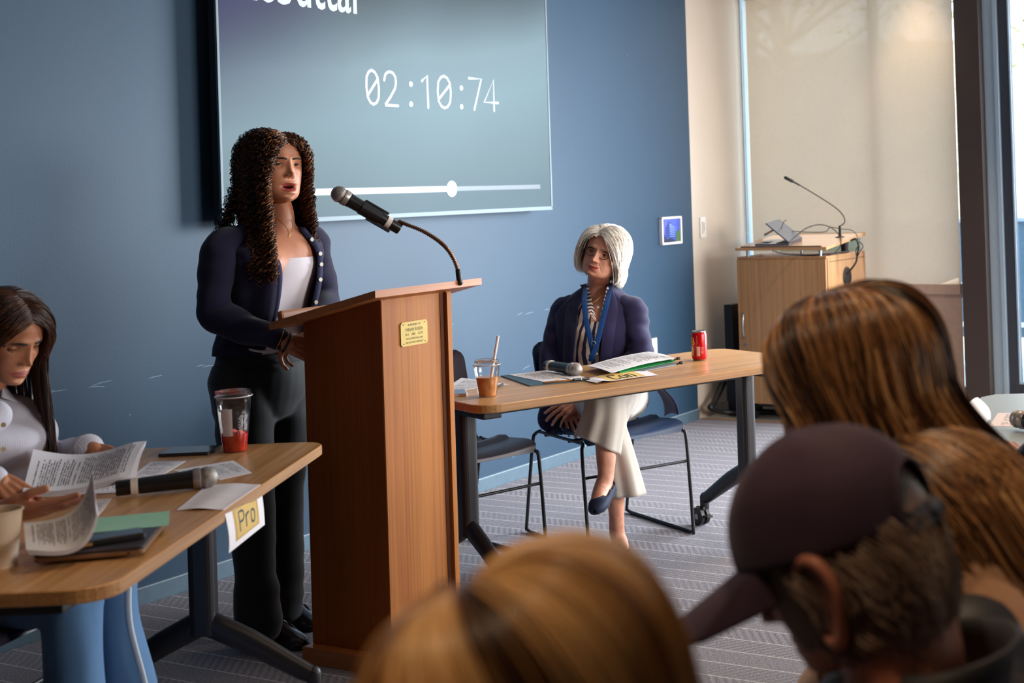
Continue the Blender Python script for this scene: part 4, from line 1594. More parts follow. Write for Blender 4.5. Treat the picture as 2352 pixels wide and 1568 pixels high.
m_navyshell = M('navy_chair_shell', (22, 48, 84), .5, vary=.04)
m_plumshell = M('dark_plum_chair_shell', (52, 46, 60), .42, vary=.04)
cA = np.array([(-.69 - 1.015 - .575 - .30) / 4 - .045, (5.48 + 5.92 + 6.17 + 5.71) / 4])
chair_parts('navy blue shell chair with a wire sled base, carrying the seated older woman', (cA[0], cA[1], 0), math.atan2(-.80, .60), m_navyshell)
chair_parts('empty dark plum shell chair behind the podium at the Con table', (-1.244, 5.426, 0), math.atan2(-.71, .70), m_plumshell, w=.46)
chair_parts('dark shell chair of the girl at the Pro table, mostly outside the picture', (-2.02, 3.30, 0), math.atan2(-.15, 1), m_plumshell, w=.46)

# ------------------------------------------------------------------ equipment lectern at the window
ct = thing('equipment_lectern', 'light oak equipment cabinet lectern standing by the shaded window', 'lectern', UV(3.88, .28, 0), RZ)
m_cab = wood('lectern_oak', (158, 112, 70), (196, 148, 100), 'z', .42, 140)
m_cabs = m_cab
cw, cdp, cz0, cz1 = .60, .60, .105, .985
# local x = u (away), y = -v
mesh('carcass', *box((cdp / 2 + .01, -cw / 2, (cz0 + cz1) / 2 + .0), (cdp - .02, cw, cz1 - cz0), .002), m_cab, ct)
dor = mesh('door', *box((-.0, -cw / 2, (cz0 + cz1) / 2), (.02, cw - .002, cz1 - cz0 - .002), .0015), m_cab, ct)
hz0, hz1 = .62, .47
hy = -.045
mesh('door_handle', *tube([(-.010, hy, .655), (-.03, hy, .64), (-.040, hy, .58), (-.03, hy, .52), (-.010, hy, .505)], .006, 10, 20), m_silver, dor, smooth=True)
mesh('door_lock', *tube([(-.008, hy - .005, .465), (-.0135, hy - .005, .465)], .009, 14, dome=False), m_silver, dor)
mesh('top_board', *box((cdp / 2, -cw / 2, cz1 + .008), (cdp, cw, .016), .002), m_cab, ct)
mesh('side_trim', *box((cdp / 2 + .02, -cw - .0015, cz1 - .02), (cdp - .06, .003, .003)), M('dark_gap', (90, 60, 34), .7), ct)
# raised desk board
z_f, z_b = 1.045, 1.118


def desk(x0, x1, y0, y1, za, zb2, th):
    V = [(x0, y0, za), (x1, y0, zb2), (x1, y1, zb2), (x0, y1, za)]
    V = V + [(x, y, z - th) for x, y, z in V]
    return np.array(V, float), [(0, 3, 2, 1), (4, 5, 6, 7), (0, 1, 5, 4), (1, 2, 6, 5), (2, 3, 7, 6), (3, 0, 4, 7)]


m_deskoak = wood('lectern_desk_oak', (176, 128, 82), (214, 166, 116), 'y', .3, 110, coat=.2)
mesh('desk_board', *desk(-.01, .60, -cw - .008, .006, z_f + .012, z_b, .018), m_deskoak, ct)
mesh('ledge_strip', *desk(-.004, .008, -cw + .03, -.03, z_f + .020, z_f + .0205, .009), M('brown_ledge', (92, 70, 62), .5), ct)
for x, y in ((.03, -.06), (.03, -cw + .05), (.3, -.30)):
    mesh('standoff', *tube([(x, y, cz1 + .016), (x, y, z_f + (.073 * x / .6) - .004)], .010, 12, dome=False), m_silver, ct)
mesh('rear_support', *tube([(.42, -cw + .06, cz1 + .016), (.42, -cw + .06, 1.078)], [.022, .028], 16, dome=False), m_black, ct)
mesh('glass_back', *box((.575, -cw / 2, 1.04), (.005, cw - .04, .09)), clear('greenish_glass', (.8, .9, .86, 1), .1, .05, .9), ct)
V, Fc = lathe([(.0, .0), (.058, 0), (.062, .004), (.058, .008), (.05, .006)], 36, cap=False)
V = V * np.array([1.0, 1.0, 1])
V = np.stack([.30 + V[:, 0] * .95, -cw - .001 - V[:, 2], .855 + V[:, 1] * 1.05], 1)
gm = mesh('cable_port', V, Fc, m_black, ct)
mesh('port_hole', *tube([(.30, -cw - .0005, .865), (.30, -cw - .0055, .865)], .046, 24, dome=False), M('port_dark', (10, 8, 8), .8), gm)
mesh('side_grille', *box((.38, -cw - .004, .70), (.30, .008, .04), .002), M('grey_vent', (160, 158, 158), .5), ct)
for x, y in ((.05, -.06), (.05, -cw + .06), (.52, -.06), (.52, -cw + .06)):
    c_ = mesh('caster', *join(tube([(x - .012, y, .032), (x + .012, y, .032)], .030, 18, dome=False), box((x, y, .082), (.04, .04, .035), .004)), m_black, ct)
mesh('base_rail', *box((.30, -cw / 2, .092), (cdp - .1, cw - .04, .026), .003), m_black, ct)

# gooseneck microphone on it
B_ = UV(3.88 + .40, .28 + .52, 1.0945)
ym = B_[1]
gm = world_parts(thing('lectern_microphone', 'thin black gooseneck microphone standing on the oak lectern', 'microphone', B_))
mesh('stand_base', *lathe([(0, 0), (.032, 0), (.032, .004), (.014, .010), (.009, .016), (.008, .06), (.0065, .075), (0, .076)], 28, tuple(B_ + np.array([0, 0, .0]))), m_black, gm, auto=40)
bx = np.array(J(1941, 524, ym))
mesh('gooseneck', *tube([B_ + [0, 0, .07], J(1940, 510, ym), J(1936, 494, ym), J(1918, 476, ym), J(1880, 451, ym - .03), J(1835, 424, ym - .06)], .0034, 8, 40), m_black, gm, smooth=True)
mesh('mic_capsule', *tube([J(1820, 416, ym - .07), J(1804, 408, ym - .08)], .0105, 14), m_micb, gm, smooth=True)
mesh('capsule_neck', *tube([J(1836, 425, ym - .06), J(1818, 415, ym - .07)], .0055, 10), m_micb, gm, smooth=True)

# open laptop on it
dz_ = lambda x: z_f + .012 + (z_b - z_f - .012) * (x + .01) / .61
lo = thing('laptop', 'open silver laptop on the desk of the oak lectern', 'laptop', UV(3.90, .30, 0), RZ)
m_lapsil = M('laptop_silver', (112, 116, 126), .35, metal=.6, vary=.03)
# keyboard base: hinge to the right (towards +v), screen leaning back over it
bx0, bx1, by0, by1 = .045, .235, -.075, -.305
zb0 = dz_(.02) + .004
tb = (z_b - z_f - .012) / .61
Vb = [(bx0, by0, zb0), (bx1, by0, zb0 + tb * .19), (bx1, by1, zb0 + tb * .19), (bx0, by1, zb0)]
Vb = Vb + [(x, y, z + .012) for x, y, z in Vb]
mesh('keyboard_base', np.array(Vb), [(3, 2, 1, 0), (4, 5, 6, 7), (0, 1, 5, 4), (1, 2, 6, 5), (2, 3, 7, 6), (3, 0, 4, 7)], m_lapsil, lo)
keys = []
for i in range(5):
    for j in range(10):
        yy = by1 + .018 + i * .017
        xx = bx0 + .02 + j * .0165
        keys.append(box((xx, yy, zb0 + .0135 + tb * (xx - bx0)), (.013, .013, .003)))
mesh('keyboard', *join(*keys), m_black, lo)
mesh('trackpad', *box(((bx0 + bx1) / 2, by0 - .045, zb0 + .0135 + tb * .09), (.09, .05, .002)), M('trackpad_grey', (128, 132, 140), .4), lo)
# lid: hinge at by1, rises leaning to smaller v (towards the wall)
h0 = np.array([bx0, by1, zb0 + .014])
h1 = np.array([bx1, by1, zb0 + .014 + tb * .19])
up_l = np.array([0, .155, .12])
Vl = [h0, h1, h1 + up_l, h0 + up_l]
nn = np.cross(h1 - h0, up_l)
nn /= np.linalg.norm(nn)
Vl = Vl + [p + nn * .008 for p in Vl]
mesh('screen_lid', np.array(Vl), [(3, 2, 1, 0), (4, 5, 6, 7), (0, 1, 5, 4), (1, 2, 6, 5), (2, 3, 7, 6), (3, 0, 4, 7)], m_lapsil, lo)


def cable(label, pts, r=.003, n=60, mat=None):
    P = np.array(pts)
    c = P[0]
    V, Fc = tube(P - np.array([c[0], c[1], 0]), r, 8, n)
    o = mesh('cable', V, Fc, mat or m_black, smooth=True)
    o.location = (c[0], c[1], 0)
    return tag(o, label, 'cable')


yc = ym
cable('black cable arching from the laptop over the lectern desk', [J(1812, 556, yc - .25), J(1825, 545, yc - .23), J(1850, 525, yc - .2), J(1880, 516, yc - .2), J(1908, 522, yc - .2), J(1928, 541, yc - .2), J(1931, 562, yc - .22), J(1920, 578, yc - .25), J(1900, 586, yc - .27)])
cable('thin black cable lying across the lectern desk to the hanging bundle', [J(1820, 531, yc - .05), J(1860, 533, yc - .05), J(1895, 532, yc - .05), J(1908, 522, yc - .05), J(1935, 526, yc - .03), J(1955, 528, yc - .12), J(1968, 540, yc - .25), J(1970, 560, yc - .26)], .0025)
cable('knotted bundle of black cables hanging down to the lectern port', [J(1955, 552, yc - .25), J(1966, 549, yc - .27), J(1972, 565, yc - .27), J(1969, 585, yc - .27), J(1966, 602, yc - .27), J(1955, 618, yc - .27), J(1945, 628, yc - .24)], .006)
cable('looped black cable end tied beside the lectern desk', [J(1970, 555, yc - .27), J(1978, 558, yc - .28), J(1982, 567, yc - .28), J(1975, 578, yc - .28), J(1968, 590, yc - .28), J(1966, 575, yc - .28), J(1972, 560, yc - .28), J(1965, 550, yc - .28)], .003)
cable('bundle of black cables lying between the lectern desk and its cabinet', [J(1775, 575, yc - .4), J(1800, 582, yc - .35), J(1850, 586, yc - .3), J(1890, 584, yc - .3), J(1925, 580, yc - .25), J(1950, 577, yc - .2)], .005)
# pen-like pointer beside the laptop
q0, q1 = J(1757, 539, yc - .2), J(1778, 527, yc - .1)
pn = world_parts(thing('marker_pen', 'brown and black marker standing behind the open laptop', 'pen', q0))
mesh('barrel', *tube([q0, q1], .006, 10), M('marker_brown', (120, 74, 52), .5), pn)
mesh('cap', *tube([q0, q0 * .65 + q1 * .35], .0066, 10), m_black, pn)
cable('short stiff black antenna wire behind the laptop lid', [J(1793, 528, yc - .1), J(1800, 510, yc - .1), J(1806, 505, yc - .1)], .0022, 12)

# dark equipment panel and cable hose beside the lectern
pq = thing('equipment_box', 'dark metal equipment box standing against the cream wall behind the lectern', 'equipment', UV(4.02, .12, 0), RZ)
mesh('panel', *box((.12, -.05, .40), (.36, .05, .60), .004), M('panel_dark', (58, 56, 54), .5, metal=.2, vary=.06), pq)
mesh('panel_edge', *box((-.066, -.05, .40), (.014, .06, .60), .003), m_black, pq)
mesh('panel_feet', *join(box((0, -.05, .05), (.04, .10, .1)), box((.24, -.05, .05), (.04, .10, .1))), m_black, pq)
mesh('panel_stud', *tube([(.10, -.075, .47), (.10, -.09, .47)], .012, 12), m_black, pq)
w1 = [onplane(x, y, UV(0, .09), ND) for x, y in ((1668, 868), (1655, 895), (1640, 925), (1632, 936))]
w2 = [UV(3.93, .12, .035), UV(4.0, .2, .025), UV(4.05, .35, .025), UV(4.02, .6, .03), UV(4.02, .9, .03)]
cable('thick black cable hose curling down the cream wall and along the floor under the lectern', list(w1) + w2, .018, 70)
cable('thin black cable running beside the thick hose down the cream wall', [onplane(x, y, UV(0, .05), ND) for x, y in ((1660, 868), (1648, 893), (1637, 922), (1634, 935))], .006, 30)

# ------------------------------------------------------------------ human figure tools
def skin(name, c1, c2, rough=.5):
    s = NT(name)
    no = s.n('ShaderNodeTexNoise', i_Scale=22.0, i_Detail=4.0)
    s.l(s.coord(), no.inputs['Vector'])
    s.l(s.ramp(no.outputs[0], [(.32, lin(c1)), (.68, lin(c2))]), s.b.inputs['Base Color'])
    s.b.inputs['Roughness'].default_value = rough
    s.b.inputs['Subsurface Weight'].default_value = .12
    s.b.inputs['Subsurface Radius'].default_value = (.012, .005, .003)
    return s.m


def hairmat(name, cols, rough=.38, spec=.5):
    s = NT(name)
    at = s.n('ShaderNodeAttribute', attribute_name='hue')
    k = len(cols)
    s.l(s.ramp(at.outputs['Fac'], [(i / (k - 1), lin(c)) for i, c in enumerate(cols)]), s.b.inputs['Base Color'])
    s.b.inputs['Roughness'].default_value = rough
    s.b.inputs['Specular IOR Level'].default_value = spec
    return s.m


def cloth(name, col, rough=.85, vary=.08, scale=14, weave=500, bump=.0006, sheen=.2):
    s = NT(name)
    c = lin(col)
    no = s.n('ShaderNodeTexNoise', i_Scale=scale, i_Detail=3.0)
    s.l(s.coord(), no.inputs['Vector'])
    s.l(s.ramp(no.outputs[0], [(.3, mul(c, 1 - vary)), (.7, mul(c, 1 + vary))]), s.b.inputs['Base Color'])
    s.b.inputs['Roughness'].default_value = rough
    s.b.inputs['Sheen Weight'].default_value = sheen
    s.b.inputs['Specular IOR Level'].default_value = .25
    w = s.n('ShaderNodeTexNoise', i_Scale=weave, i_Detail=1.0)
    s.l(s.coord(), w.inputs['Vector'])
    s.bump(w.outputs[0], bump, .6)
    return s.m


def unit(v):
    v = np.asarray(v, float)
    return v / np.linalg.norm(v)


LASTY = [0]


def part_start(x0=0., ymax=.80, ymin=-.75, xs=.03):
    def f(r):
        y = r.uniform(ymin, ymax)
        LASTY[0] = y
        return np.array([x0 + r.normal(0, xs), y, math.sqrt(max(.05, 1 - y * y))])
    return f


def part_target(side, lo, front=76, sd=7):
    def f(r):
        q = np.interp(LASTY[0], [-.75, .42, .62, .80], [177, lo + 4, lo, front]) + r.normal(0, sd)
        q = math.radians(np.clip(q, lo - 4, 179))
        return np.array([side * math.sin(q), math.cos(q), -.10 - .30 * r.random()])
    return f


def hairline(c, z0=.070, w=.060):
    """True where the scalp shell is kept"""
    ax = abs(c[0])
    lim = z0 - .030 * (ax / w) ** 3 if ax < w else .04 - (ax - w) * 5
    return not (c[1] > .022 and c[2] < lim) and c[2] > -.075


class Head:
    """head frame: x = person's right, y = forward, z = up; origin between the eyes at skull centre"""

    def __init__(s, pos, fwd, roll=0, scale=1.0):
        f = unit(fwd)
        r = unit(np.cross(f, [0, 0, 1.]))
        u = np.cross(r, f)
        c, q = math.cos(roll), math.sin(roll)
        r2 = r * c + u * q
        u2 = u * c - r * q
        s.B = np.array([r2, f, u2])
        s.o = np.array(pos, float)
        s.k = scale

    def w(s, P):
        return s.o + (np.asarray(P, float) * s.k) @ s.B


HZ = np.array([.113, .109, .098, .078, .05, .02, 0, -.02, -.04, -.06, -.08, -.095, -.106, -.112])
HA = np.array([.004, .026, .048, .064, .0735, .0765, .0755, .0725, .0685, .0625, .053, .042, .027, .004])
HF = np.array([.01, .042, .066, .083, .0905, .0905, .087, .084, .082, .081, .080, .078, .070, .048])
HB = np.array([-.01, -.048, -.075, -.092, -.101, -.102, -.098, -.088, -.070, -.050, -.030, -.010, .005, .03])


def g2(x, z, cx, cz, sx, sz):
    return np.exp(-((x - cx) / sx) ** 2 - ((z - cz) / sz) ** 2)


def sst(a, b, x):
    t = np.clip((x - a) / (b - a), 0, 1)
    return t * t * (3 - 2 * t)


def face_disp(x, z, P):
    """forward displacement of the face; symmetric in x"""
    ax = np.abs(x)
    nose = P.get('nose', 1.0)
    d = .0040 * g2(ax, z, .024, .020, .020, .009)
    d -= .0125 * g2(ax, z, .031, .0, .015, .0105)
    d += .0045 * g2(ax, z, .048, -.028, .016, .014)
    d -= .003 * g2(ax, z, .034, -.058, .012, .02) * P.get('hollow', 1)
    t = np.clip((.014 - z) / .049, 0, 1)
    ridge = (.004 + .019 * t ** 1.2) * nose
    wid = .0055 + .0045 * t
    cut = sst(-.0465, -.040, z) * sst(.03, .008, z)
    d += ridge * np.exp(-(ax / wid) ** 2) * cut
    d += .0055 * nose * g2(ax, z, 0, -.0345, .0085, .007)
    d += .0100 * nose * g2(ax, z, .0125, -.037, .0055, .0060)
    d -= .0060 * g2(ax, z, .0065, -.0445, .0035, .0022)
    op = P.get('open', 0)
    zm = -.0685 + P.get('smile', 0) * .0045 * (ax / .02) ** 2
    d += .0062 * g2(ax, z, 0, zm + .0048 + op * .3, .020, .0042)
    d += .0068 * g2(ax, z, 0, zm - .0056 - op * .7, .017, .0052)
    d -= (.0052 + (.010 if op > 0 else 0)) * g2(ax, z, 0, zm - op * .2, .021, .0016 + op * .5)
    d -= .0045 * g2(ax, z, 0, -.086 - op * .6, .016, .005)
    d += .0052 * g2(ax, z, 0, -.099 - op * .4, .016, .009)
    lean = P.get('wrinkle', 0)
    d -= lean * .0022 * np.exp(-((ax - (.020 + (-.045 - z) * .55)) / .0028) ** 2) * sst(-.085, -.07, z) * sst(-.035, -.05, z)
    d -= lean * .0012 * np.exp(-((z - .052 - .004 * np.cos(x * 60)) / .0018) ** 2) * (ax < .035)
    d -= lean * .0012 * np.exp(-((z - .062 - .004 * np.cos(x * 50)) / .0018) ** 2) * (ax < .03)
    return d


def head_mesh(P):
    nz, nf = 150, 132
    u = np.linspace(0, 1, nz)
    z = .113 - .225 * (u - .10 * np.sin(2 * np.pi * u) / (2 * np.pi))
    jaw, wide = P.get('jaw', 1.0), P.get('wide', 1.0)
    op = P.get('open', 0)
    a = np.interp(z[::-1], HZ[::-1], HA[::-1])[::-1] * wide
    a = a * np.where(z < -.03, 1 + (jaw - 1) * np.clip((-.03 - z) / .06, 0, 1), 1)
    f = np.interp(z[::-1], HZ[::-1], HF[::-1])[::-1]
    b = np.interp(z[::-1], HZ[::-1], HB[::-1])[::-1]
    for arr in (a, f, b):
        for _ in range(10):
            arr[1:-1] = (arr[:-2] + 2 * arr[1:-1] + arr[2:]) / 4
    t = np.linspace(-np.pi, np.pi, nf, endpoint=False)
    ph = t - .45 * np.sin(t)          # denser at the front (ph=0)
    yc = (f * .30 + b * .70) * .35
    X, Y, Zz = [], [], []
    for i in range(nz):
        c, s = np.cos(ph), np.sin(ph)
        nn = 2.25
        xx = a[i] * np.sign(s) * np.abs(s) ** (2 / nn)
        yy = np.where(c >= 0, yc[i] + (f[i] - yc[i]) * np.abs(c) ** (2 / nn), yc[i] - (yc[i] - b[i]) * np.abs(c) ** (2 / 2.0))
        X.append(xx)
        Y.append(yy)
        Zz.append(np.full(nf, z[i]))
    X, Y, Zz = np.array(X), np.array(Y), np.array(Zz)
    front = sst(.0, .35, np.cos(ph))[None, :]
    Y = Y + face_disp(X, Zz, P) * front
    low = sst(-.066, -.085, Zz) * front
    Zz = Zz - low * op * 1.0
    V = np.stack([X, Y, Zz], -1).reshape(-1, 3)
    Fc, mi = [], []
    for i in range(nz - 1):
        for j in range(nf):
            k = (j + 1) % nf
            Fc.append((i * nf + j, (i + 1) * nf + j, (i + 1) * nf + k, i * nf + k))
            x, zz, y = V[i * nf + j][0], (V[i * nf + j][2] + V[(i + 1) * nf + j][2]) / 2, V[i * nf + j][1]
            m = 0
            ax = abs(x)
            if y > .05 and ax < .026:
                zm = -.0685 + P.get('smile', 0) * .0045 * (ax / .02) ** 2
                e = math.sqrt(max(0, 1 - (ax / .026) ** 2))
                cup = .0012 * math.exp(-((ax - .006) / .004) ** 2)
                if zm - op < zz < zm + (.0072 * e + cup):
                    m = 1
                if zm - op - (.0098 * e) - op * .2 < zz <= zm - op:
                    m = 1
                if op > 0 and zm - op * 1.0 * e < zz < zm - .0002 and ax < .019:
                    m = 2
            mi.append(m)
    Fc.append(tuple(range(nf)))
    mi.append(0)
    Fc.append(tuple((nz - 1) * nf + j for j in range(nf))[::-1])
    mi.append(0)
    return V, Fc, mi


def sphere_patch(c, r, az0, az1, e0f, e1, n=14, m=8, rot=None):
    """patch of a sphere facing +y; elevation from e0f(az) to e1 (degrees)"""
    V = []
    for j in range(m + 1):
        for i in range(n + 1):
            az = az0 + (az1 - az0) * i / n
            e0 = e0f(az)
            e = e0 + (e1 - e0) * j / m
            A, E = math.radians(az), math.radians(e)
            V.append((r * math.sin(A) * math.cos(E), r * math.cos(A) * math.cos(E), r * math.sin(E)))
    V = np.array(V) + np.array(c)
    Fc = [(j * (n + 1) + i, j * (n + 1) + i + 1, (j + 1) * (n + 1) + i + 1, (j + 1) * (n + 1) + i) for j in range(m) for i in range(n)]
    return V, Fc


m_eyew = M('eye_white', (206, 196, 190), .25, vary=.02)
m_iris = M('dark_brown_iris', (30, 18, 14), .6, spec=.15)
m_mouth = M('mouth_inside', (52, 14, 14), 1.0, spec=0)
m_teeth = M('teeth', (226, 216, 204), .3)
m_lash = M('dark_lashes', (26, 18, 16), .6)


def face_y(P, x, z):
    a = np.interp(z, HZ[::-1], HA[::-1]) * P.get('wide', 1)
    f = np.interp(z, HZ[::-1], HF[::-1])
    b = np.interp(z, HZ[::-1], HB[::-1])
    yc = (f * .30 + b * .70) * .35
    s = min(.98, abs(x) / a) ** (2.25 / 2)
    c = math.sqrt(1 - s * s) ** (2 / 2.25)
    return yc + (f - yc) * c + float(face_disp(np.array([x]), np.array([z]), P)[0])


def build_head(H, P, body, skinm, lipm, browm, ears=True):
    """returns (V,F,mi) of the head skin in world coordinates; eyes and brows become children of body"""
    V, Fc, mi = head_mesh(P)
    parts = [(H.w(V), Fc)]
    mis = list(mi)
    gz = P.get('gaze', (0, 0))
    opn = P.get('lid', 1.0)
    ey = []
    for sx in (-1, 1):
        cx, cy, cz = sx * .0315, .0625, .0
        c = (cx, cy, cz)
        for A in (sphere_patch(c, .0139, -78, 78, lambda az: 17 * opn * math.cos(math.radians(az)) - 2, 85),
                  sphere_patch(c, .0136, -78, 78, lambda az: -11 * math.cos(math.radians(az)) * max(.2, opn) - 3, -85)):
            A2 = (H.w(A[0]), A[1])
            parts.append(A2)
            mis += [0] * len(A[1])
        e = lathe([(0, -.0126)] + [(.0126 * math.cos(math.radians(q)), .0126 * math.sin(math.radians(q))) for q in range(-75, 90, 15)] + [(0, .0126)], 20)
        eo = mesh('eye', H.w(e[0] + np.array(c)), e[1], m_eyew, body, smooth=True)
        ga, ge = gz
        gd = unit([math.sin(math.radians(ga)), math.cos(math.radians(ga)), math.sin(math.radians(ge))])
        irs = tube([np.array(c) + gd * .0112, np.array(c) + gd * .0129], .0054, 20, dome=False)
        mesh('iris', H.w(irs[0]), irs[1], m_iris, eo)
        ls = [np.array(c) + .0142 * np.array([math.sin(math.radians(q)) * math.cos(math.radians(17 * opn * math.cos(math.radians(q)) - 2)), math.cos(math.radians(q)) * math.cos(math.radians(17 * opn * math.cos(math.radians(q)) - 2)), math.sin(math.radians(17 * opn * math.cos(math.radians(q)) - 2))]) for q in range(-66, 67, 12)]
        lt = tube(ls, P.get('lash', .0008), 6)
        mesh('eyelashes', H.w(lt[0]), lt[1], m_lash, body)
    br = []
    for sx in (-1, 1):
        pts = []
        for q in np.linspace(0, 1, 8):
            x = .011 + .034 * q
            z = .0160 + .0050 * math.sin(q * 2.3) - .003 * q
            pts.append((sx * x, face_y(P, x, z) + .0008, z))
        br.append(tube(pts, [.0028, .0036, .0030, .0010], 8, 14, ref=(0, 0, 1), r2=[.0012] * 4))
    bV, bF = join(*br)
    mesh('eyebrows', H.w(bV), bF, browm, body, smooth=True)
    if P.get('teeth', 0) > 0:
        zt_ = -.0685 - .0012
        tt = tube([(-.011, face_y(P, .011, zt_) - .004, zt_ - .0005), (0, face_y(P, 0, zt_) - .003, zt_ - .0005), (.011, face_y(P, .011, zt_) - .004, zt_ - .0005)], .0016, 8, 8)
        mesh('teeth', H.w(tt[0]), tt[1], m_teeth, body, smooth=True)
    if ears:
        for sx in (-1, 1):
            o = np.array([sx * .0755, -.012, -.008]) + np.array(P.get('earoff', (0, 0, 0)))
            es_ = P.get('ear', 1.0)
            E1 = tube([o + [0, .010, -.026], o + [sx * .004, .002, -.030], o + [sx * .008, -.006, -.022], o + [sx * .014, -.016, .004], o + [sx * .015, -.012, .024], o + [sx * .010, .002, .030], o + [sx * .004, .012, .020], o + [0, .012, .006]], [.004, .006, .005, .0045, .0045, .0045, .004, .003], 8, 26)
            E2 = tube([o + [0, .004, -.020], o + [sx * .006, -.003, 0], o + [sx * .005, 0, .02]], [.009, .011, .008], 10, 12, r2=[.004, .004, .004])
            for A in (E1, E2):
                A = (o + (A[0] - o) * es_, A[1])
                parts.append((H.w(A[0]), A[1]))
                mis += [0] * len(A[1])
    V, Fc = join(*parts)
    return V, Fc, mis


def hand_parts(W, d, n, side, curl=(.25, .3, .35, .4), thumb=(.5, .3), spread=.06, scale=1.0, fan=None):
    """right-handed frame: W wrist, d towards the fingers, n = back of the hand normal; side=+1 thumb on d x n side"""
    d = unit(d)
    n = unit(np.asarray(n, float) - d * (np.asarray(n, float) @ d))
    t = np.cross(d, n) * side          # towards the thumb
    W = np.asarray(W, float)
    S = scale

    def P(x, y, z):
        return W + (d * x + t * y + n * z) * S
    parts = []
    base = [(.088, .030, .002), (.092, .010, .004), (.088, -.010, .003), (.080, -.028, 0)]
    L = [(.042, .025, .020), (.046, .029, .021), (.043, .027, .020), (.034, .021, .018)]
    R = [.0088, .0090, .0086, .0076]
    for i in range(4):
        bx, by, bz = base[i]
        parts.append(tube([P(.0, by * .45, 0), P(bx * .5, by * .8, .003), P(bx, by, bz)], [.014 * S, .0125 * S, .0098 * S], 12, 10))
        a = 0
        yaw = (1.5 - i) * spread
        c = curl[i]
        x, y, z = bx, by, bz
        pts, rad = [P(x, y, z)], [R[i] * 1.05 * S]
        for k, ll in enumerate(L[i]):
            a += c * (1.0, 1.25, .75)[k]
            for q in (.5, 1):
                xx = x + ll * q * math.cos(a) * math.cos(yaw)
                yy = y + ll * q * math.sin(yaw)
                zz = z - ll * q * math.sin(a)
                pts.append(P(xx, yy, zz))
                rad.append(R[i] * (1 - .09 * (k + q)) * S * (.95 if q == .5 else 1.03))
            x, y, z = x + ll * math.cos(a) * math.cos(yaw), y + ll * math.sin(yaw), z - ll * math.sin(a)
        parts.append(tube(pts, rad, 12))
    # web / palm filling
    parts.append(tube([P(.01, -.002, -.004), P(.05, .0, -.005), P(.078, .0, -.002)], [.012 * S, .013 * S, .009 * S], 14, 10, ref=n, r2=[.024 * S, .034 * S, .034 * S]))
    ta, tb = thumb
    p0 = np.array([.012, .018, -.004])
    p1 = p0 + np.array([.034 * math.cos(ta), .034 * math.sin(ta), -.010])
    p2 = p1 + np.array([.034 * math.cos(ta - tb * .6), .034 * math.sin(ta - tb * .6), -.010])
    p3 = p2 + np.array([.027 * math.cos(ta - tb * 1.4), .027 * math.sin(ta - tb * 1.4), -.006])
    parts.append(tube([P(*p0), P(*p1), P(*((p1 + p2) / 2)), P(*p2), P(*p3)], [.015 * S, .0125 * S, .0098 * S, .0102 * S, .0082 * S], 12, 16))
    return parts


def wrist(e, w, d, r=.026):
    e, w, d = np.array(e, float), np.array(w, float), unit(d)
    return tube([w + (e - w) * .22, w + (e - w) * .08, w, w + d * .02], [r * 1.0, r, r * .97, r * .95], 14, 10)


def strand_mesh(name, P, r, hue, mat, parent, sides=3, extra=None):
    """P (n,k,3) strands, r (n,k) radii, hue (n,)"""
    n, k, _ = P.shape
    T = np.gradient(P, axis=1)
    T /= np.maximum(np.linalg.norm(T, axis=2, keepdims=True), 1e-9)
    ref = np.array([.31, .52, .79])
    N = np.cross(T, ref)
    N /= np.maximum(np.linalg.norm(N, axis=2, keepdims=True), 1e-6)
    B = np.cross(T, N)
    V = []
    for s in range(sides):
        a = 2 * math.pi * s / sides
        V.append(P + (N * math.cos(a) + B * math.sin(a)) * r[..., None])
    V = np.stack(V, 2).reshape(-1, 3)            # n,k,sides
    idx = np.arange(n * k * sides).reshape(n, k, sides)
    q = []
    for s in range(sides):
        s2 = (s + 1) % sides
        q.append(np.stack([idx[:, :-1, s], idx[:, :-1, s2], idx[:, 1:, s2], idx[:, 1:, s]], -1).reshape(-1, 4))
    Fc = np.vstack(q)
    H = np.repeat(hue, k * sides)
    if extra is not None:
        eV, eF, eh = extra
        Fc = [tuple(f) for f in Fc.tolist()] + [tuple(i + len(V) for i in f) for f in eF]
        V = np.vstack([V, eV])
        H = np.concatenate([H, np.full(len(eV), eh)])
    else:
        Fc = Fc.tolist()
    o = mesh(name, V, Fc, mat, parent, smooth=True)
    at = o.data.attributes.new('hue', 'FLOAT', 'POINT')
    at.data.foreach_set('value', H.astype(np.float32))
    return o


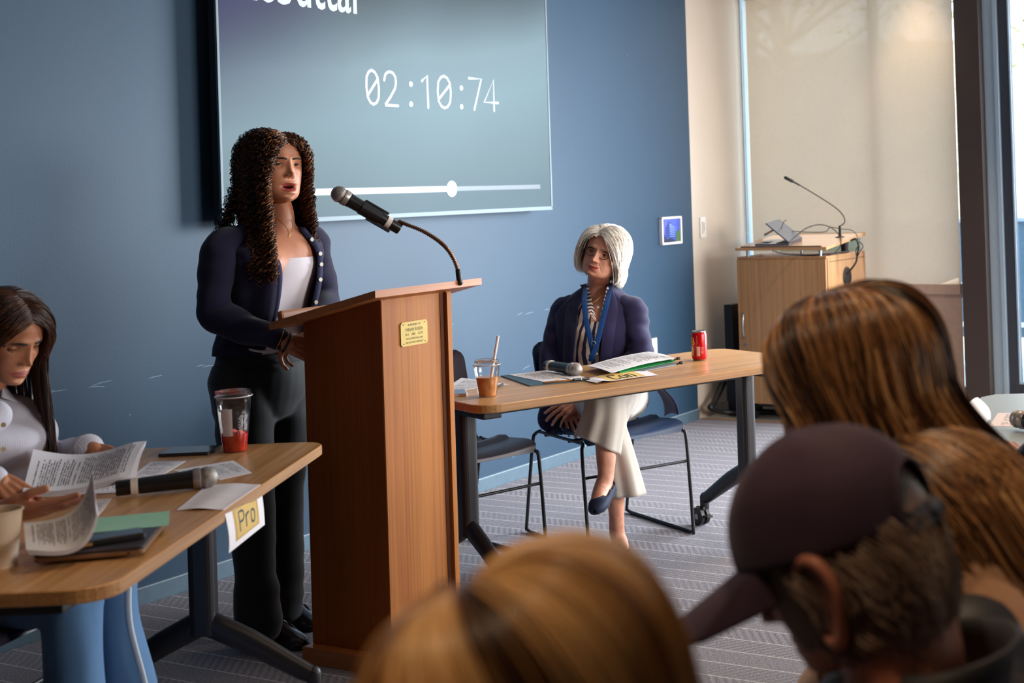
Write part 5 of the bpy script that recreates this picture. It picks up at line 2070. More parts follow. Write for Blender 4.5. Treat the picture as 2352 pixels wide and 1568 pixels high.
def hair_paths(H, rng, n, start, target, k1=14, k2=26, lift=(.006, .018), rad=(.080, .107, .114), cen=(0, -.006, .0), length=.25, lenvar=.15,
               grav=.25, colliders=(), curl=0, curlfreq=60., curlgrow=.3, drift=(0, 0, 0), wave=0, tuck=0, clump=0, swirl=0.0):
    """start(rng), target(rng) give unit directions in the head frame; hair runs over the skull and then hangs"""
    out = np.zeros((n, k1 + k2, 3))
    rad = np.array(rad)
    cen = np.array(cen)
    for i in range(n):
        a = unit(start(rng))
        b = unit(target(rng))
        lf = rng.uniform(*lift)
        om = math.acos(np.clip(a @ b, -1, 1))
        pts = []
        for q in np.linspace(0, 1, k1):
            if om < 1e-3:
                dd = a
            else:
                dd = (math.sin((1 - q) * om) * a + math.sin(q * om) * b) / math.sin(om)
            off = .002 + lf * math.sin(min(1, q * 1.6) * math.pi / 2)
            dd = dd / (np.abs(dd) ** 2.4).sum() ** (1 / 2.4)
            pts.append(cen + dd * (rad + off))
        W = H.w(np.array(pts))
        L = length * rng.uniform(1 - lenvar, 1) * H.k
        st = L / k2
        dirn = unit(W[-1] - W[-2])
        p = W[-1].copy()
        tail = []
        dr = np.array(drift)
        for j in range(k2):
            g = grav
            dirn = unit(dirn * (1 - g) + (np.array([0, 0, -1.]) + dr) * g)
            if tuck and j > k2 * .55:
                ctr = H.w([0, -.01, -.08])
                inn = ctr - p
                inn[2] = 0
                dirn = unit(dirn + unit(inn) * tuck * (j / k2))
            p = p + dirn * st
            for c, rr in colliders:
                v = (p - c) / rr
                m = np.linalg.norm(v)
                if m < 1:
                    p = c + v / m * rr * (1.0 + lf * 1.2)
            tail.append(p.copy())
        out[i] = np.vstack([W, np.array(tail)])
    if curl or wave:
        T = np.gradient(out, axis=1)
        ds = np.linalg.norm(T, axis=2)
        s = np.cumsum(ds, axis=1)
        T /= np.maximum(ds[..., None], 1e-9)
        ref = np.array([.2, .3, .93])
        N = np.cross(T, ref)
        N /= np.maximum(np.linalg.norm(N, axis=2, keepdims=True), 1e-6)
        B = np.cross(T, N)
        ph = rng.uniform(0, 6.28, n)[:, None]
        fr = curlfreq * rng.uniform(.85, 1.15, n)[:, None]
        amp = np.clip(s / s[:, -1:] / curlgrow, .25, 1)
        if curl:
            out = out + (N * np.cos(fr * s + ph)[..., None] + B * np.sin(fr * s + ph)[..., None]) * (curl * amp)[..., None]
        if wave:
            out = out + N * (np.sin(fr * s * .3 + ph * .4) * wave * amp)[..., None]
    return out


def scalp(H, rad=(.080, .107, .114), cen=(0, -.006, .0), keep=None, grow=.004):
    """solid hair shell under the strands, cut away from the face"""
    nz, nf = 36, 48
    V, Fc = [], []
    rad = np.array(rad) + grow
    for i in range(nz + 1):
        th = math.pi * i / nz
        for j in range(nf):
            p = 2 * math.pi * j / nf
            dd = np.array([math.sin(th) * math.sin(p), math.sin(th) * math.cos(p), math.cos(th)])
            V.append(np.array(cen) + rad * dd / (np.abs(dd) ** 2.4).sum() ** (1 / 2.4))
    V = np.array(V)
    for i in range(nz):
        for j in range(nf):
            k = (j + 1) % nf
            f = (i * nf + j, (i + 1) * nf + j, (i + 1) * nf + k, i * nf + k)
            c = V[list(f)].mean(0)
            if keep is None or keep(c):
                Fc.append(f)
    return H.w(V), Fc


def folds(amp, freq, seed=0, stretch=(1, 1, .45)):
    def f(V, N):
        o = np.empty(len(V))
        for i, v in enumerate(V):
            o[i] = mnoise.noise(Vector((v[0] * freq * stretch[0] + seed, v[1] * freq * stretch[1], v[2] * freq * stretch[2])))
        return V + N * (o * amp)[:, None]
    return f


def ring(c, lat, fw, hw, hd, n=40, a0=0, a1=2 * math.pi, p=2.2, upv=(0, 0, 1), lift=None):
    """ellipse-like ring; angle 0 = forward, positive towards lat"""
    a = np.linspace(a0, a1, n, endpoint=abs(a1 - a0 - 2 * math.pi) > 1e-6)
    s, q = np.sin(a), np.cos(a)
    x = np.sign(s) * np.abs(s) ** (2 / p) * hw
    y = np.sign(q) * np.abs(q) ** (2 / p) * hd
    P = np.asarray(c) + np.outer(x, lat) + np.outer(y, fw)
    if lift is not None:
        P = P + np.outer(lift(a), [0, 0, 1])
    return P


def torso_rings(levels, lat, fw, n=34, m=40, grow=0, a0=0, a1=2 * math.pi, front=None, p=2.2):
    """levels: (centre, hw, hd) interpolated; front(t, a) optional extra forward bulge"""
    C = catmull([l[0] for l in levels], n)
    W = catmull([[l[1]] for l in levels], n)[:, 0] + grow
    D = catmull([[l[2]] for l in levels], n)[:, 0] + grow
    out = []
    for i in range(n):
        t = i / (n - 1)
        aa0, aa1 = (a0(t), a1(t)) if callable(a0) else (a0, a1)
        r = ring(C[i], lat, fw, max(W[i], .01), max(D[i], .01), m, aa0, aa1, p)
        if front is not None:
            a = np.linspace(aa0, aa1, m, endpoint=abs(aa1 - aa0 - 2 * math.pi) > 1e-6)
            r = r + np.outer(front(t, a), fw)
        out.append(r)
    return out


def open_garment(rings, th=.004):
    """shell made of open rings with thickness (outside given)"""
    R = np.array(rings)
    n, m, _ = R.shape
    C = R.mean(axis=1, keepdims=True)
    D = R - C
    D[..., 2] = 0
    D /= np.maximum(np.linalg.norm(D, axis=2, keepdims=True), 1e-6)
    I = R - D * th
    V = np.vstack([R.reshape(-1, 3), I.reshape(-1, 3)])
    Fc = []
    o = n * m
    for i in range(n - 1):
        for j in range(m - 1):
            a, b, c, d = i * m + j, i * m + j + 1, (i + 1) * m + j + 1, (i + 1) * m + j
            Fc.append((a, b, c, d))
            Fc.append((d + o, c + o, b + o, a + o))
        for j in (0, m - 1):
            a, d = i * m + j, (i + 1) * m + j
            Fc.append((a, d, d + o, a + o))
    for i in (0, n - 1):
        for j in range(m - 1):
            a, b = i * m + j, i * m + j + 1
            Fc.append((a, b, b + o, a + o))
    return V, Fc


def person(label, base, cat='person'):
    return world_parts(thing('person', label, cat, (base[0], base[1], base[2] if len(base) > 2 else 0)))

# ------------------------------------------------------------------ people: shared materials
m_skinA = skin('warm_skin', (188, 120, 88), (206, 140, 106))
m_skinB = skin('older_fair_skin', (206, 138, 112), (226, 166, 140))
m_skinC = skin('tan_skin', (170, 108, 76), (190, 126, 92))
m_skinD = skin('ruddy_skin', (168, 104, 80), (190, 124, 98))
m_lipA = M('lips_rose', (164, 78, 66), .4)
m_lipB = M('lips_older', (176, 84, 76), .4)
m_navycard = cloth('navy_knit', (30, 27, 54), .9, weave=700)
m_whitetop = cloth('white_rib_top', (222, 214, 222), .85, vary=.03, weave=600)
m_blackpant = cloth('black_trousers', (21, 20, 25), .7, vary=.12, sheen=.3)
m_leather = M('dark_brown_leather', (44, 30, 28), .22, spec=.7, vary=.15)
m_curl = hairmat('dark_brown_curls', [(28, 16, 12), (60, 36, 24), (130, 78, 46), (200, 128, 74)], .35)

# ================================================================== the speaker at the podium
YS = 4.55
fwA = unit([.78, -.62, 0])
ltA = np.array([fwA[1], -fwA[0], 0])          # her right side
spk = person('person with long dark curls and navy cardigan standing and speaking at the podium', Z(655, 1462, 0) * np.array([1, 1, 0]))
PA_ = dict(open=.010, nose=.92, jaw=1.12, lid=.85, gaze=(6, -2), wide=1.05, lash=.0012, hollow=.1)
HA_ = Head(J(634, 385, 4.56), [.735, -.66, .10], roll=.03, scale=1.0)
# joints
nb = J(637, 528, 4.56)
chest = J(628, 625, 4.55)
waist = J(612, 735, 4.56)
hipc = J(600, 855, 4.55)
shR, shL = J(520, 560, 4.44), J(708, 547, 4.70)
elR, wrR = J(497, 722, 4.42), J(650, 784, 4.37)
elL, wrL = J(745, 676, 4.76), J(722, 768, 4.50)
knR, knL = J(580, 1165, 4.47), J(652, 1150, 4.66)
anR, anL = J(588, 1425, 4.45), J(655, 1388, 4.66)
hpR, hpL = J(556, 890, 4.49), J(640, 885, 4.62)

lev = [(hipc, .150, .105), (waist, .118, .085), (chest, .135, .100), (J(632, 575, 4.55), .150, .090), (J(636, 545, 4.555), .125, .070), (nb + [0, 0, .01], .060, .055), (nb + [0, 0, .04], .045, .048)]


def bust(t, a):
    return .030 * np.exp(-((t - .40) / .12) ** 2) * (np.exp(-((np.abs(a) - .55) / .35) ** 2))


tor = loft(torso_rings(lev, ltA, fwA, front=bust))
neck = tube([nb - [0, 0, .02], nb + np.array([.006, -.004, .05]), HA_.w((0, -.030, -.085)), HA_.w((0, -.02, -.05))], [.058, .050, .050, .052], 20, 14)
arm_skin = [tube([shR, elR, wrR], [.045, .036, .026], 14, 14), tube([shL, elL, wrL], [.045, .036, .026], 14, 14)]
leg_skin = [tube([hpR, knR, anR], [.075, .05, .034], 14, 14), tube([hpL, knL, anL], [.075, .05, .034], 14, 14)]
hlR, toR, hlL, toL = Z(597, 1467, 0), Z(703, 1492, 0), Z(645, 1418, 0), Z(727, 1450, 0)
anR = hlR * .82 + toR * .18 + np.array([0, 0, .115])
anL = hlL * .82 + toL * .18 + np.array([0, 0, .115])
feet = [tube([a_, h_ * .86 + t_ * .14 + [0, 0, .06], h_ * .45 + t_ * .55 + [0, 0, .030]], [.031, .030, .020], 12, 10) for a_, h_, t_ in ((anR, hlR, toR), (anL, hlL, toL))]
bodyV, bodyF = remesh([tor, neck] + arm_skin + leg_skin + feet, .008, 3)
dRh = unit(np.array([.80, .36, -.40]))
hnR = remesh(hand_parts(wrR + dRh * .004, dRh, unit([.30, -.85, .40]), -1, curl=(.42, .48, .52, .56), thumb=(.35, .3), scale=.98) + [wrist(elR, wrR, dRh, .025)], .0026, 3)
dLh = unit(np.array([-.80, -.25, -.30]))
hnL = remesh(hand_parts(wrL, dLh, unit([.3, -.1, .95]), 1, curl=(.55, .6, .65, .7), thumb=(.3, .3)) + [wrist(elL, wrL, dLh, .025)], .0026, 3)
tmp = bpy.data.objects.new('hold', None)
V0, F0_, mi0 = build_head(HA_, PA_, spk, m_skinA, m_lipA, M('brown_brows', (40, 24, 18), .8))
bpy.data.objects.remove(tmp)
V, Fc = join((V0, F0_), (bodyV, bodyF), hnR, hnL)
mesh('body', V, Fc, [m_skinA, m_lipA, m_mouth], spk, smooth=True, mi=mi0 + [0] * (len(Fc) - len(F0_)))

# white top
tp = loft(torso_rings([(J(602, 812, 4.55), .138, .100), (waist, .124, .090), (chest, .140, .106), (J(630, 592, 4.55), .136, .098)], ltA, fwA, front=bust, grow=.0035), caps=False)
tpV = folds(.005, 9, 3)(tp[0], np.tile(fwA, (len(tp[0]), 1)))
mesh('white_top', tpV, tp[1], m_whitetop, spk, smooth=True)
st_ = [tube([J(648, 592, 4.46), J(640, 555, 4.50), J(628, 532, 4.56)], .007, 8, 10, ref=fwA, r2=.014), tube([J(712, 596, 4.55), J(694, 560, 4.60), J(676, 535, 4.64)], .007, 8, 10, ref=fwA, r2=.014)]

# cardigan: open shell, near panel and far panel
cl = [(J(601, 806, 4.55), .158, .122), (J(606, 765, 4.555), .146, .112), (waist, .138, .104), (chest, .152, .120), (J(632, 578, 4.55), .166, .104), (J(636, 553, 4.555), .142, .082), (nb + [0, 0, .006], .082, .064)]


def op0(t):
    return (np.interp(t, [0, .3, .6, .8, 1], [.42, .30, .34, .40, .60]))


def op1(t):
    return 2 * math.pi - np.interp(t, [0, .3, .6, .8, 1], [.62, .70, .64, .50, .55])


rg = torso_rings(cl, ltA, fwA, n=40, m=60, a0=lambda t: (op0(t)), a1=lambda t: (op1(t)), front=lambda t, a: bust(t, np.minimum(a, 2 * math.pi - a)) * 1.0)


def _a0a1(t):
    return op0(t), op1(t)


rg = []
nn_ = 44
Cc = catmull([l[0] for l in cl], nn_)
Wc = catmull([[l[1]] for l in cl], nn_)[:, 0]
Dc = catmull([[l[2]] for l in cl], nn_)[:, 0]
for i in range(nn_):
    t = i / (nn_ - 1)
    a = np.linspace(op0(t), op1(t), 64)
    r = ring(Cc[i], ltA, fwA, Wc[i], Dc[i], 64, op0(t), op1(t), 2.2)
    am = np.where(a > math.pi, 2 * math.pi - a, a)
    r = r + np.outer(bust(t, am), fwA)
    for q in range(64):
        o_ = mnoise.noise(Vector((a[q] * 2.2, t * 5, 1.7))) * .010 + mnoise.noise(Vector((a[q] * 5, t * 9, 5.7))) * .004
        rad = r[q] - Cc[i]
        r[q] = r[q] + unit(rad) * o_
    rg.append(r)
cg = open_garment(rg, .004)
sl = []
slR = tube([shR + np.array([.03, .035, .012]), shR + np.array([-.012, -.01, -.02]), shR * .5 + elR * .5 + np.array([-.012, -.01, 0]), elR + np.array([-.004, 0, .015]), elR + np.array([.025, -.005, -.012]), elR * .5 + wrR * .5 + np.array([0, 0, -.004]), wrR - (wrR - elR) * .06],
          [.050, .060, .057, .054, .056, .047, .036], 24, 60)
slL = tube([shL + np.array([-.03, -.03, .010]), shL + np.array([.006, .006, -.02]), shL * .5 + elL * .5, elL, elL * .5 + wrL * .5, wrL - (wrL - elL) * .06], [.050, .062, .054, .050, .044, .035], 24, 50)
sR = remesh([slR], .006, 2, disp=folds(.009, 12, 2, (1, 1, 1.9)))
sL = remesh([slL], .006, 2, disp=folds(.008, 12, 8, (1, 1, 1.9)))
card = mesh('cardigan', *join(cg, sR, sL), m_navycard, spk, smooth=True)
# button band and pearl buttons down the far edge
m_btn = M('pearl_button', (214, 208, 196), .3)
edge = [r[-1] for r in rg]
edgeN = [r[0] for r in rg]
mesh('button_band', *join(tube(catmull(edge[2:-1], 40), .0035, 8, ref=fwA, r2=.011), tube(catmull(edgeN[2:-1], 40), .0035, 8, ref=fwA, r2=.009)), M('navy_band', (38, 40, 76), .85), card, smooth=True)
for q in ((661, 533), (686, 564), (713, 592), (726, 628), (725, 667), (727, 703)):
    i = int(np.argmin([abs((CAMH - e[2]) - (q[1] - 443) / F_ * 4.55) for e in edge]))
    c = edge[i] + fwA * .006 - ltA * .0
    mesh('button', *tube([c, c + fwA * .003], .0068, 14, dome=False), m_btn, card)
# hem of the white top under the cardigan
mesh('top_hem', *join(*[tube(catmull([J(526, 792, 4.44), J(560, 799, 4.42), J(600, 807, 4.41), J(640, 803, 4.43)], 20), .004, 8, ref=(0, 0, 1), r2=.003)]), m_whitetop, spk, smooth=True)

# trousers: one continuous surface
pel = tube([J(600, 812, 4.55), J(600, 850, 4.55), J(598, 905, 4.55)], [.100, .118, .112], 28, 12, ref=fwA, r2=[.128, .152, .150])
but = tube([hpR - fwA * .03 + [0, 0, .03], hpR - fwA * .02 - [0, 0, .08]], [.085, .08], 18, 8)
lgR = tube([hpR + [0, 0, .03], J(566, 1000, 4.48), knR, J(583, 1300, 4.45), J(592, 1434, 4.44)], [.098, .088, .070, .067, .072], 26, 30)
lgL = tube([hpL + [0, 0, .03], J(650, 1000, 4.62), knL, J(653, 1290, 4.66), J(657, 1395, 4.66)], [.094, .082, .064, .060, .062], 26, 30)


def pantfold(V, N):
    o = np.empty(len(V))
    for i, v in enumerate(V):
        low = max(0, .40 - v[2]) * 1.6
        o[i] = mnoise.noise(Vector((v[0] * 8, v[1] * 8, v[2] * 3.2))) * .010 + mnoise.noise(Vector((v[0] * 6, v[1] * 6, v[2] * 16))) * (.006 + .014 * low)
    return V + N * o[:, None]


pants = mesh('trousers', *remesh([pel, but, lgR, lgL], .007, 3, disp=pantfold), m_blackpant, spk, smooth=True)
mesh('waistband', *loft(torso_rings([(J(600, 806, 4.55), .140, .112), (J(600, 828, 4.55), .147, .118)], ltA, fwA, n=5), caps=False), m_blackpant, pants, smooth=True)


def loafer(name, heel, toe, parent, w=.041):
    heel, toe = np.array(heel, float), np.array(toe, float)
    d = unit((toe - heel) * [1, 1, 0])
    L = np.linalg.norm((toe - heel)[:2])
    s = np.cross(d, [0, 0, 1.])

    def P(x, y, z):
        return heel * [1, 1, 0] + d * x * L + s * y + np.array([0, 0, z])
    sole = prism([(0.0, -.6), (-.035, 0), (0.0, .6), (.12, .8), (.35, .72), (.62, .98), (.82, .9), (.96, .5), (1.0, 0), (.96, -.5), (.82, -.9), (.62, -.98), (.35, -.72), (.12, -.8)], 0, 1)
    sv = np.array([P(a, b * w * 1.04, .018 * c if a > .25 else .024 * c) for a, b, c in sole[0]])
    so = mesh('shoe_sole', sv, sole[1], m_black, parent)
    rings = []
    for x, hw, h in ((.0, .55, .05), (.03, .72, .066), (.12, .86, .070), (.25, .84, .066), (.38, .80, .066), (.50, .90, .058), (.62, 1.0, .048), (.76, .98, .040), (.88, .80, .033), (.95, .5, .026), (.985, .2, .020)):
        rr = []
        for k in range(22):
            a = math.pi * (k / 21)
            yy = -math.cos(a)
            zz = math.sin(a) ** .72
            rr.append(P(x, yy * hw * w, .010 + h * zz))
        rings.append(np.array(rr))
    # foot opening: leave the rear top open
    V, Fc = loft(rings, caps=False, closed=False)
    m = 22
    Fc2 = []
    for f in Fc:
        c = V[list(f)].mean(0)
        x = (c - heel) @ d / L
        if .06 < x < .36 and c[2] > .062:
            continue
        Fc2.append(f)
    up_ = mesh('shoe', V, Fc2, m_leather, parent, smooth=True)
    so.parent = up_
    strap = [P(.43, yy * w * .92, .016 + .060 * math.sqrt(max(0, 1 - yy * yy * .96))) for yy in np.linspace(-1, 1, 12)]
    mesh('shoe_strap', *tube(strap, .0022, 8, 20, ref=d, r2=.002), m_leather, up_, smooth=True)
    st2 = [np.array(q) for q in strap]
    mesh('penny_band', *tube(st2, [.0095] * 12, 8, 24, ref=d, r2=.0028), m_leather, up_, smooth=True)
    seam = [P(.50 + .36 * math.sin(q), .62 * w * math.cos(q) * 1.0, .062 - .030 * math.sin(q)) for q in np.linspace(0, math.pi, 16)]
    mesh('shoe_seam', *tube(seam, .0028, 8, 26), m_leather, up_, smooth=True)
    mesh('buckle', *tube([P(.43, w * .90, .034), P(.45, w * .93, .030)], .004, 8), M('brass_bit', (180, 140, 70), .3, metal=.8), up_)


loafer('shoe', Z(597, 1467, 0), Z(703, 1492, 0), spk)
loafer('shoe', Z(645, 1418, 0), Z(727, 1450, 0), spk)

# jewellery
m_gold = M('gold', (210, 160, 80), .25, metal=.9)
cR = wrR - (wrR - elR) * .0 + dRh * .000
aN = unit(np.cross(dRh, [0, 0, 1.]))
aB = np.cross(dRh, aN)
mesh('dark_bracelet', *tube([cR + dRh * .012 + aN * .029 * math.cos(q) + aB * .031 * math.sin(q) for q in np.linspace(0, 2 * math.pi, 29)], .0032, 8, caps=False), m_black, spk, smooth=True)
mesh('gold_bracelet', *tube([cR - dRh * .012 + aN * .030 * math.cos(q) + aB * .032 * math.sin(q) for q in np.linspace(0, 2 * math.pi, 29)], .0015, 6, caps=False), m_gold, spk, smooth=True)
nk = [HA_.w((.052, -.030, -.120)), J(656, 520, 4.49), J(662, 545, 4.455), J(672, 520, 4.50), HA_.w((-.05, -.03, -.13))]
mesh('fine_necklace', *tube(nk, .0009, 6, 30), m_gold, spk, smooth=True)

# curly hair -------------------------------------------------------------------
hr = np.random.default_rng(5)




colS = [(J(632, 600, 4.55), np.array([.16, .14, .13])), (shR, np.array([.075, .075, .085])), (shL, np.array([.07, .07, .08]))]
PN = hair_paths(HA_, hr, 600, part_start(), part_target(1, 50), k1=22, k2=58, rad=(.080, .106, .109), lift=(.004, .032), length=.36, lenvar=.30, grav=.30, colliders=colS, curl=.0090, curlfreq=230, curlgrow=.22, drift=(.10, -.12, 0), wave=.004)
PF = hair_paths(HA_, hr, 300, part_start(), part_target(-1, 60), k1=22, k2=46, rad=(.080, .106, .109), lift=(.004, .020), length=.23, lenvar=.30, grav=.30, colliders=colS, curl=.0085, curlfreq=230, curlgrow=.22, drift=(.04, .05, 0), wave=.004)
PL = hair_paths(HA_, hr, 60, part_start(), lambda r: np.array([.9, -.6, -.3]) + r.normal(0, .15, 3), k1=22, k2=50, lift=(.02, .04), length=.26, lenvar=.3, grav=.22, colliders=colS, curl=.009, curlfreq=220, curlgrow=.2, drift=(-.35, -.1, 0))


def rad(P, r0, r1, hr=hr):
    k = P.shape[1]
    t = np.linspace(0, 1, k)
    base = r0 * np.ones(k) * (1 - .0 * t)
    base[int(k * .9):] = np.linspace(r0, r1, k - int(k * .9))
    return np.tile(base, (P.shape[0], 1)) * hr.uniform(.7, 1.2, (P.shape[0], 1))


allP = []
hs = scalp(HA_, keep=hairline, grow=.004)
o1 = strand_mesh('hair', PN, rad(PN, .0019, .0005), np.clip(hr.normal(.48, .26, len(PN)), 0, 1), m_curl, spk, extra=(hs[0], hs[1], .12))
o2 = strand_mesh('hair', np.concatenate([PF]), rad(PF, .0019, .0005), np.clip(hr.normal(.42, .24, len(PF)), 0, 1), m_curl, spk)
o3 = strand_mesh('hair', PL, rad(PL, .0016, .0005), np.clip(hr.normal(.30, .22, len(PL)), 0, 1), m_curl, spk)

# ================================================================== older woman seated at the Con table
m_blazer = cloth('indigo_blazer', (31, 27, 66), .8, weave=500)
m_stripe = None


def stripe_mat():
    s = NT('striped_blouse')
    at = s.n('ShaderNodeTexCoord')
    sp = s.n('ShaderNodeSeparateXYZ')
    s.l(at.outputs['UV'], sp.inputs[0])
    no = s.n('ShaderNodeTexNoise', i_Scale=9.0)
    s.l(at.outputs['Object'], no.inputs['Vector'])
    x = s.math('ADD', sp.outputs[0], s.math('MULTIPLY', s.math('SUBTRACT', no.outputs[0], .5), .05))
    f = s.math('FRACT', s.math('MULTIPLY', x, 36))
    m = s.math('LESS_THAN', f, .46)
    s.l(s.ramp(m, [(0, lin((232, 214, 200))), (1, lin((44, 36, 70)))]), s.b.inputs['Base Color'])
    s.b.inputs['Roughness'].default_value = .8
    return s.m


m_stripe = stripe_mat()
m_cream = cloth('cream_trousers', (208, 200, 190), .85, vary=.04, weave=500)
m_lany = cloth('blue_lanyard', (22, 74, 140), .6, vary=.03, weave=900)
m_silverhair = hairmat('silver_white_hair', [(186, 164, 142), (228, 214, 200), (248, 242, 234), (255, 253, 250)], .4)
m_navyshoe = M('navy_suede', (18, 32, 64), .75, vary=.1)

old = person('person with white bob, glasses and blue lanyard seated cross-legged at the Con table', Z(1425, 1255, 0) * np.array([1, 1, 0]))
YO = 5.90
fwO = unit([-.10, -.99, 0])
ltO = np.array([fwO[1], -fwO[0], 0])      # her right: image left
ltO = unit([-.99, .10, 0])
PO = dict(smile=.9, open=0, nose=1.10, jaw=1.22, wide=1.06, lid=.34, gaze=(10, 8), wrinkle=1.0, hollow=1.2, lash=.0006)
HO = Head(J(1385, 584, 5.86), [-.17, -.96, .14], roll=.32, scale=.96)
nbO = J(1376, 663, 5.92)
chO = J(1368, 765, 5.90)
wsO = J(1364, 850, 5.92)
hpO = J(1385, 915, 5.93)
sR_, sL_ = J(1296, 708, 5.93), J(1452, 706, 5.88)
eR_, eL_ = J(1268, 835, 5.86), J(1468, 822, 5.83)
wR_, wL_ = J(1302, 925, 5.75), J(1340, 918, 5.70)
levO = [(hpO, .160, .120), (wsO, .135, .108), (chO, .145, .108), (J(1370, 715, 5.92), .155, .090), (J(1373, 690, 5.92), .120, .070), (nbO, .058, .054), (nbO + [0, 0, .03], .047, .048)]
torO = loft(torso_rings(levO, ltO, fwO))
neckO = tube([nbO - [0, 0, .02], nbO + np.array([0, -.008, .04]), HO.w((0, -.028, -.085)), HO.w((0, -.02, -.05))], [.055, .047, .047, .050], 20, 14)
kR, kL = J(1400, 952, 5.50), J(1392, 896, 5.44)
aR, aL = J(1416, 1188, 5.49), J(1392, 1095, 5.34)
hR, hL = J(1350, 912, 5.90), J(1440, 912, 5.92)
tL = J(1366, 1168, 5.20)
shinR = tube([kR, (kR + aR) / 2, aR + [0, 0, .03], aR], [.050, .046, .033, .031], 16, 16)
shinL = tube([kL, (kL + aL) / 2, aL], [.050, .046, .032], 16, 16)
hlO, toO = J(1412, 1206, 5.52) * np.array([1, 1, 0]), Z(1440, 1262, .014)
footR = tube([aR, hlO * .80 + toO * .20 + [0, 0, .062], hlO * .45 + toO * .55 + [0, 0, .038], hlO * .12 + toO * .88 + [0, 0, .012]], [.031, .031, .027, .016], 16, 16)
footL = tube([aL, aL + np.array([-.012, -.03, -.04]), aL * .35 + tL * .65, tL], [.032, .034, .030, .020], 16, 16)
bV, bF = remesh([torO, neckO, tube([sR_ - [0, 0, .03], eR_, wR_], [.036, .034, .026], 14, 12, smooth=False), tube([sL_ - [0, 0, .03], eL_, wL_], [.036, .034, .026], 14, 12, smooth=False), tube([hR, kR], [.08, .055], 16, 10), tube([hL, kL], [.08, .055], 16, 10), shinR, shinL, footR, footL], .007, 4,
                disp=folds(.0016, 45, 4, (1, 1, .5)))
d1 = unit(np.array([.30, -.60, -.55]))
hh1 = remesh(hand_parts(wR_ + d1 * .005, d1, unit([-.05, -.75, .65]), -1, curl=(.22, .26, .30, .34), thumb=(.45, .2), spread=.10, scale=.96) + [wrist(eR_, wR_, d1, .025)], .0026, 2)
d2 = unit(np.array([-.86, -.22, -.38]))
hh2 = remesh(hand_parts(wL_, d2, unit([-.2, -.80, .55]), 1, curl=(.20, .26, .30, .36), thumb=(.35, .1), spread=.12, scale=.96) + [wrist(eL_, wL_, d2, .025)], .0026, 2)
V0, F0_, mi0 = build_head(HO, PO, old, m_skinB, m_lipB, M('pale_brows', (150, 116, 92), .8))
V, Fc = join((V0, F0_), (bV, bF), hh1, hh2)
mesh('body', V, Fc, [m_skinB, m_lipB, m_mouth], old, smooth=True, mi=mi0 + [0] * (len(Fc) - len(F0_)))

# striped blouse with open collar
rs = torso_rings([(hpO + [0, 0, .01], .150, .118), (wsO, .139, .113), (chO, .149, .113), (J(1370, 718, 5.92), .150, .094), (J(1373, 694, 5.92), .110, .072)], ltO, fwO, n=24, m=60, grow=.003)
V = np.vstack(rs)
uvs = [((j / 60 + .5) % 1.0, i / 23) for i in range(24) for j in range(60)]
_, Fc = loft(rs, caps=False)
Fc = [f for f in Fc if not (abs((f[0] % 60) - 30) < 1)]
# open V at the throat
keepF = []
for f in Fc:
    c = V[list(f)].mean(0)
    z = c[2] - J(1373, 735, 5.9)[2]
    x = abs((c - nbO) @ ltO + .004)
    if (c - nbO) @ fwO > 0 and z > 0 and x < .012 + z * .42:
        continue
    keepF.append(f)
bl = mesh('striped_blouse', V, keepF, m_stripe, old, smooth=True, uv=uvs)


def flapuv(P, s0=0, s1=.25):
    V = np.array(P, float)
    return V, [(0, 1, 2, 3)]


for sx in (-1, 1):
    a = J(1373 + sx * 22, 655, 5.85)
    b = J(1373 + sx * 14, 690, 5.80)
    c = J(1373 + sx * 3, 738, 5.775)
    d = J(1373 + sx * 22, 712, 5.785)
    e = J(1373 + sx * 30, 672, 5.835)
    P = catmull([a, b, c], 9)
    Q = catmull([e, d, c + np.array([sx * .012, 0, .012])], 9)
    V = np.vstack([P, Q, P - fwO * .003, Q - fwO * .003])
    Fc = [(i, i + 1, 10 + i, 9 + i) for i in range(8)] + [(18 + i, 19 + i, 28 + i, 27 + i) for i in range(8)]
    mesh('collar', V, Fc, m_stripe, bl, smooth=True, uv=[(i / 8 * .22, 0) for i in range(9)] + [(i / 8 * .22 + .06, 1) for i in range(9)] + [(i / 8 * .22, 0) for i in range(9)] + [(i / 8 * .22 + .06, 1) for i in range(9)])
for q in ((1374, 705), (1371, 812), (1368, 770)):
    c = J(*q, 5.775)
    mesh('blouse_button', *tube([c, c + fwO * .004], .0045, 12, dome=False), m_btn, bl)
mesh('fine_necklace', *tube([J(1350, 668, 5.86), J(1357, 690, 5.81), J(1363, 693, 5.80), J(1370, 690, 5.81), J(1395, 665, 5.86)], .0012, 6, 24), m_gold, old, smooth=True)

